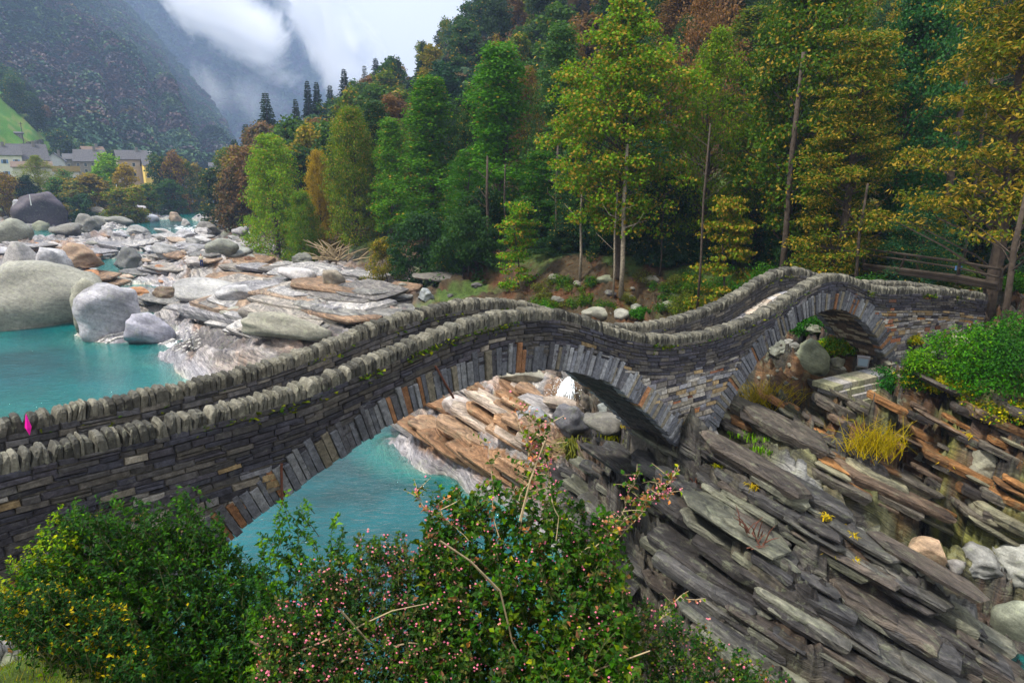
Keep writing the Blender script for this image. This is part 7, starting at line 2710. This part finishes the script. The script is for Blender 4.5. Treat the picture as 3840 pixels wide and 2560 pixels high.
# pale bare branches low in the spindle
m_ = MB()
for (pts_) in ([(262, 682), (300, 650), (345, 632), (392, 610), (440, 600)], [(300, 690), (350, 655), (410, 642), (455, 648)], [(341, 610), (366, 638), (400, 660), (420, 690)], [(560, 690), (600, 668), (650, 650)], [(470, 560), (500, 590), (512, 640), (540, 690)], [(440, 540), (470, 560), (498, 590)], [(250, 640), (285, 660), (330, 690)], [(520, 520), (530, 480), (545, 440)]):
    P_ = [tuple(at_d(u, v, 4.75 + .05 * i)) for i, (u, v) in enumerate(pts_)]
    m_.tube(P_, [.009, .008, .007, .005, .003][:len(P_)], 5, cap=False)
o = m_.build("bare_branches", M['twig'], None, 'stuff')
tag(o, "pale bare branches low in the pink fruited shrubs")

# grass on the near bank
mb = MB()
g_ = random.Random(12)
for k in range(16000):
    x, y = g_.uniform(-6.5, 0.0), g_.uniform(2.6, 6.5)
    z_ = gz(x, y)
    u, v = proj(x, y, z_)
    if not (-20 < u < 420 and 560 < v < 720):
        continue
    hgt = g_.uniform(.03, .10)
    a = g_.uniform(0, 6.28)
    w = .004
    k_ = g_.uniform(.6, 1.4)
    col = (0.11 * k_, 0.17 * k_, 0.015) if g_.random() < .7 else (0.25 * k_, 0.20 * k_, 0.05)
    mb.add([(x - w, y, z_ - .01), (x + w, y, z_ - .01), (x + math.cos(a) * hgt * .6, y + math.sin(a) * hgt * .6, z_ + hgt)], [(0, 1, 2)], col)
tag(mb.build("grass", M['leaf_near'], None, 'stuff'), "short yellow green grass at the lower left corner")

# ------------------------------------------------------------------ air: haze over the valley, cloud on the mountains
def vol_obj(name, verts, faces, mat, label):
    me = bpy.data.meshes.new(name)
    me.from_pydata([tuple(map(float, v)) for v in verts], [], faces)
    me.materials.append(mat)
    return tag(link(name, me, kind='stuff'), label)


def box_v(x0, x1, y0, y1, z0, z1):
    return [(x0, y0, z0), (x1, y0, z0), (x1, y1, z0), (x0, y1, z0), (x0, y0, z1), (x1, y0, z1), (x1, y1, z1), (x0, y1, z1)], [(0, 3, 2, 1), (4, 5, 6, 7), (0, 1, 5, 4), (1, 2, 6, 5), (2, 3, 7, 6), (3, 0, 4, 7)]


th = NT("haze_air")
pv = th.n("VolumePrincipled")
pv.inputs['Color'].default_value = (0.48, 0.65, 1.0, 1)
pv.inputs['Density'].default_value = 0.00027
pv.inputs['Anisotropy'].default_value = 0.2
th.t.links.new(pv.outputs[0], th.out.inputs['Volume'])
zmax = max(float(NZ.max()), float(MZ.max())) + 30
vv, ff_ = box_v(-2300, 900, -60, 2500, -22, zmax)
vol_obj("haze", vv, ff_, th.m, "bluish air of the valley")


def cloud(name, u0, v0, u1, v1, thick_px, dist, depth, dens, seed, label, scale=0.0045, lo=0.46):
    """cloud bank lying along the pixel line u0,v0 - u1,v1 at distance dist, filled with noise"""
    a, b = at_d(u0, v0, dist), at_d(u1, v1, dist)
    c_ = (a + b) / 2
    L_ = float(np.linalg.norm(b - a)) / 2
    T_ = thick_px * dist / F
    t = NT(name + "_vapour")
    tc = t.n("TexCoord").outputs['Object']
    ln = t.n("VectorMath"); ln.operation = 'LENGTH'
    t.set(ln.inputs[0], tc)
    fall = t.math('SUBTRACT', 1.0, ln.outputs['Value'], True)
    wp = t.n("NewGeometry").outputs['Position']
    n = t.n("TexNoise")
    n.inputs['Scale'].default_value = scale
    n.inputs['Detail'].default_value = 6
    n.inputs['Roughness'].default_value = 0.72
    n.inputs['Distortion'].default_value = 1.0
    off = t.n("VectorMath"); off.operation = 'ADD'
    t.set(off.inputs[0], wp); off.inputs[1].default_value = (seed * 313.0, seed * 77.0, 0)
    t.set(n.inputs['Vector'], off.outputs[0])
    d0 = t.math('SUBTRACT', n.outputs['Fac'], t.math('SUBTRACT', lo + 0.22, t.math('MULTIPLY', fall, 0.38)))
    d1 = t.math('MULTIPLY', t.math('MULTIPLY', d0, 4.5, True), dens)
    pv = t.n("VolumePrincipled")
    pv.inputs['Color'].default_value = (0.97, 0.98, 1.0, 1)
    t.set(pv.inputs['Density'], d1)
    t.t.links.new(pv.outputs[0], t.out.inputs['Volume'])
    bm = bmesh.new()
    bmesh.ops.create_icosphere(bm, subdivisions=3, radius=1.0)
    me = bpy.data.meshes.new(name)
    bm.to_mesh(me)
    bm.free()
    me.materials.append(t.m)
    o = link(name, me, kind='stuff')
    d = Vector(b - a).normalized()
    fw = Vector((c_[0], c_[1], 0)).normalized()
    up = d.cross(fw).normalized()
    fw = up.cross(d).normalized()
    R = Matrix((d, fw, up)).transposed().to_4x4()
    o.matrix_world = Matrix.Translation(Vector(c_)) @ R @ Matrix.Diagonal((L_, depth, T_, 1))
    return tag(o, label)


cloud("cloud_bank", 75, -130, 350, 125, 42, 1450, 200, 0.040, 1, "white cloud bank drifting diagonally across the far mountain", lo=0.42, scale=0.0052)
cloud("mist_wisp", 130, 60, 330, 125, 40, 1470, 140, 0.008, 2, "thin mist under the cloud bank between the two mountains", lo=0.47, scale=0.006)
cloud("cloud_bank", 262, -120, 390, 150, 40, 1520, 150, 0.035, 3, "bright cloud covering the right edge of the far mountain", lo=0.33, scale=0.005)
cloud("mist_wisp", 150, 60, 260, 175, 22, 1250, 60, 0.008, 4, "faint mist rising from the valley at the foot of the mountain", lo=0.5, scale=0.009)
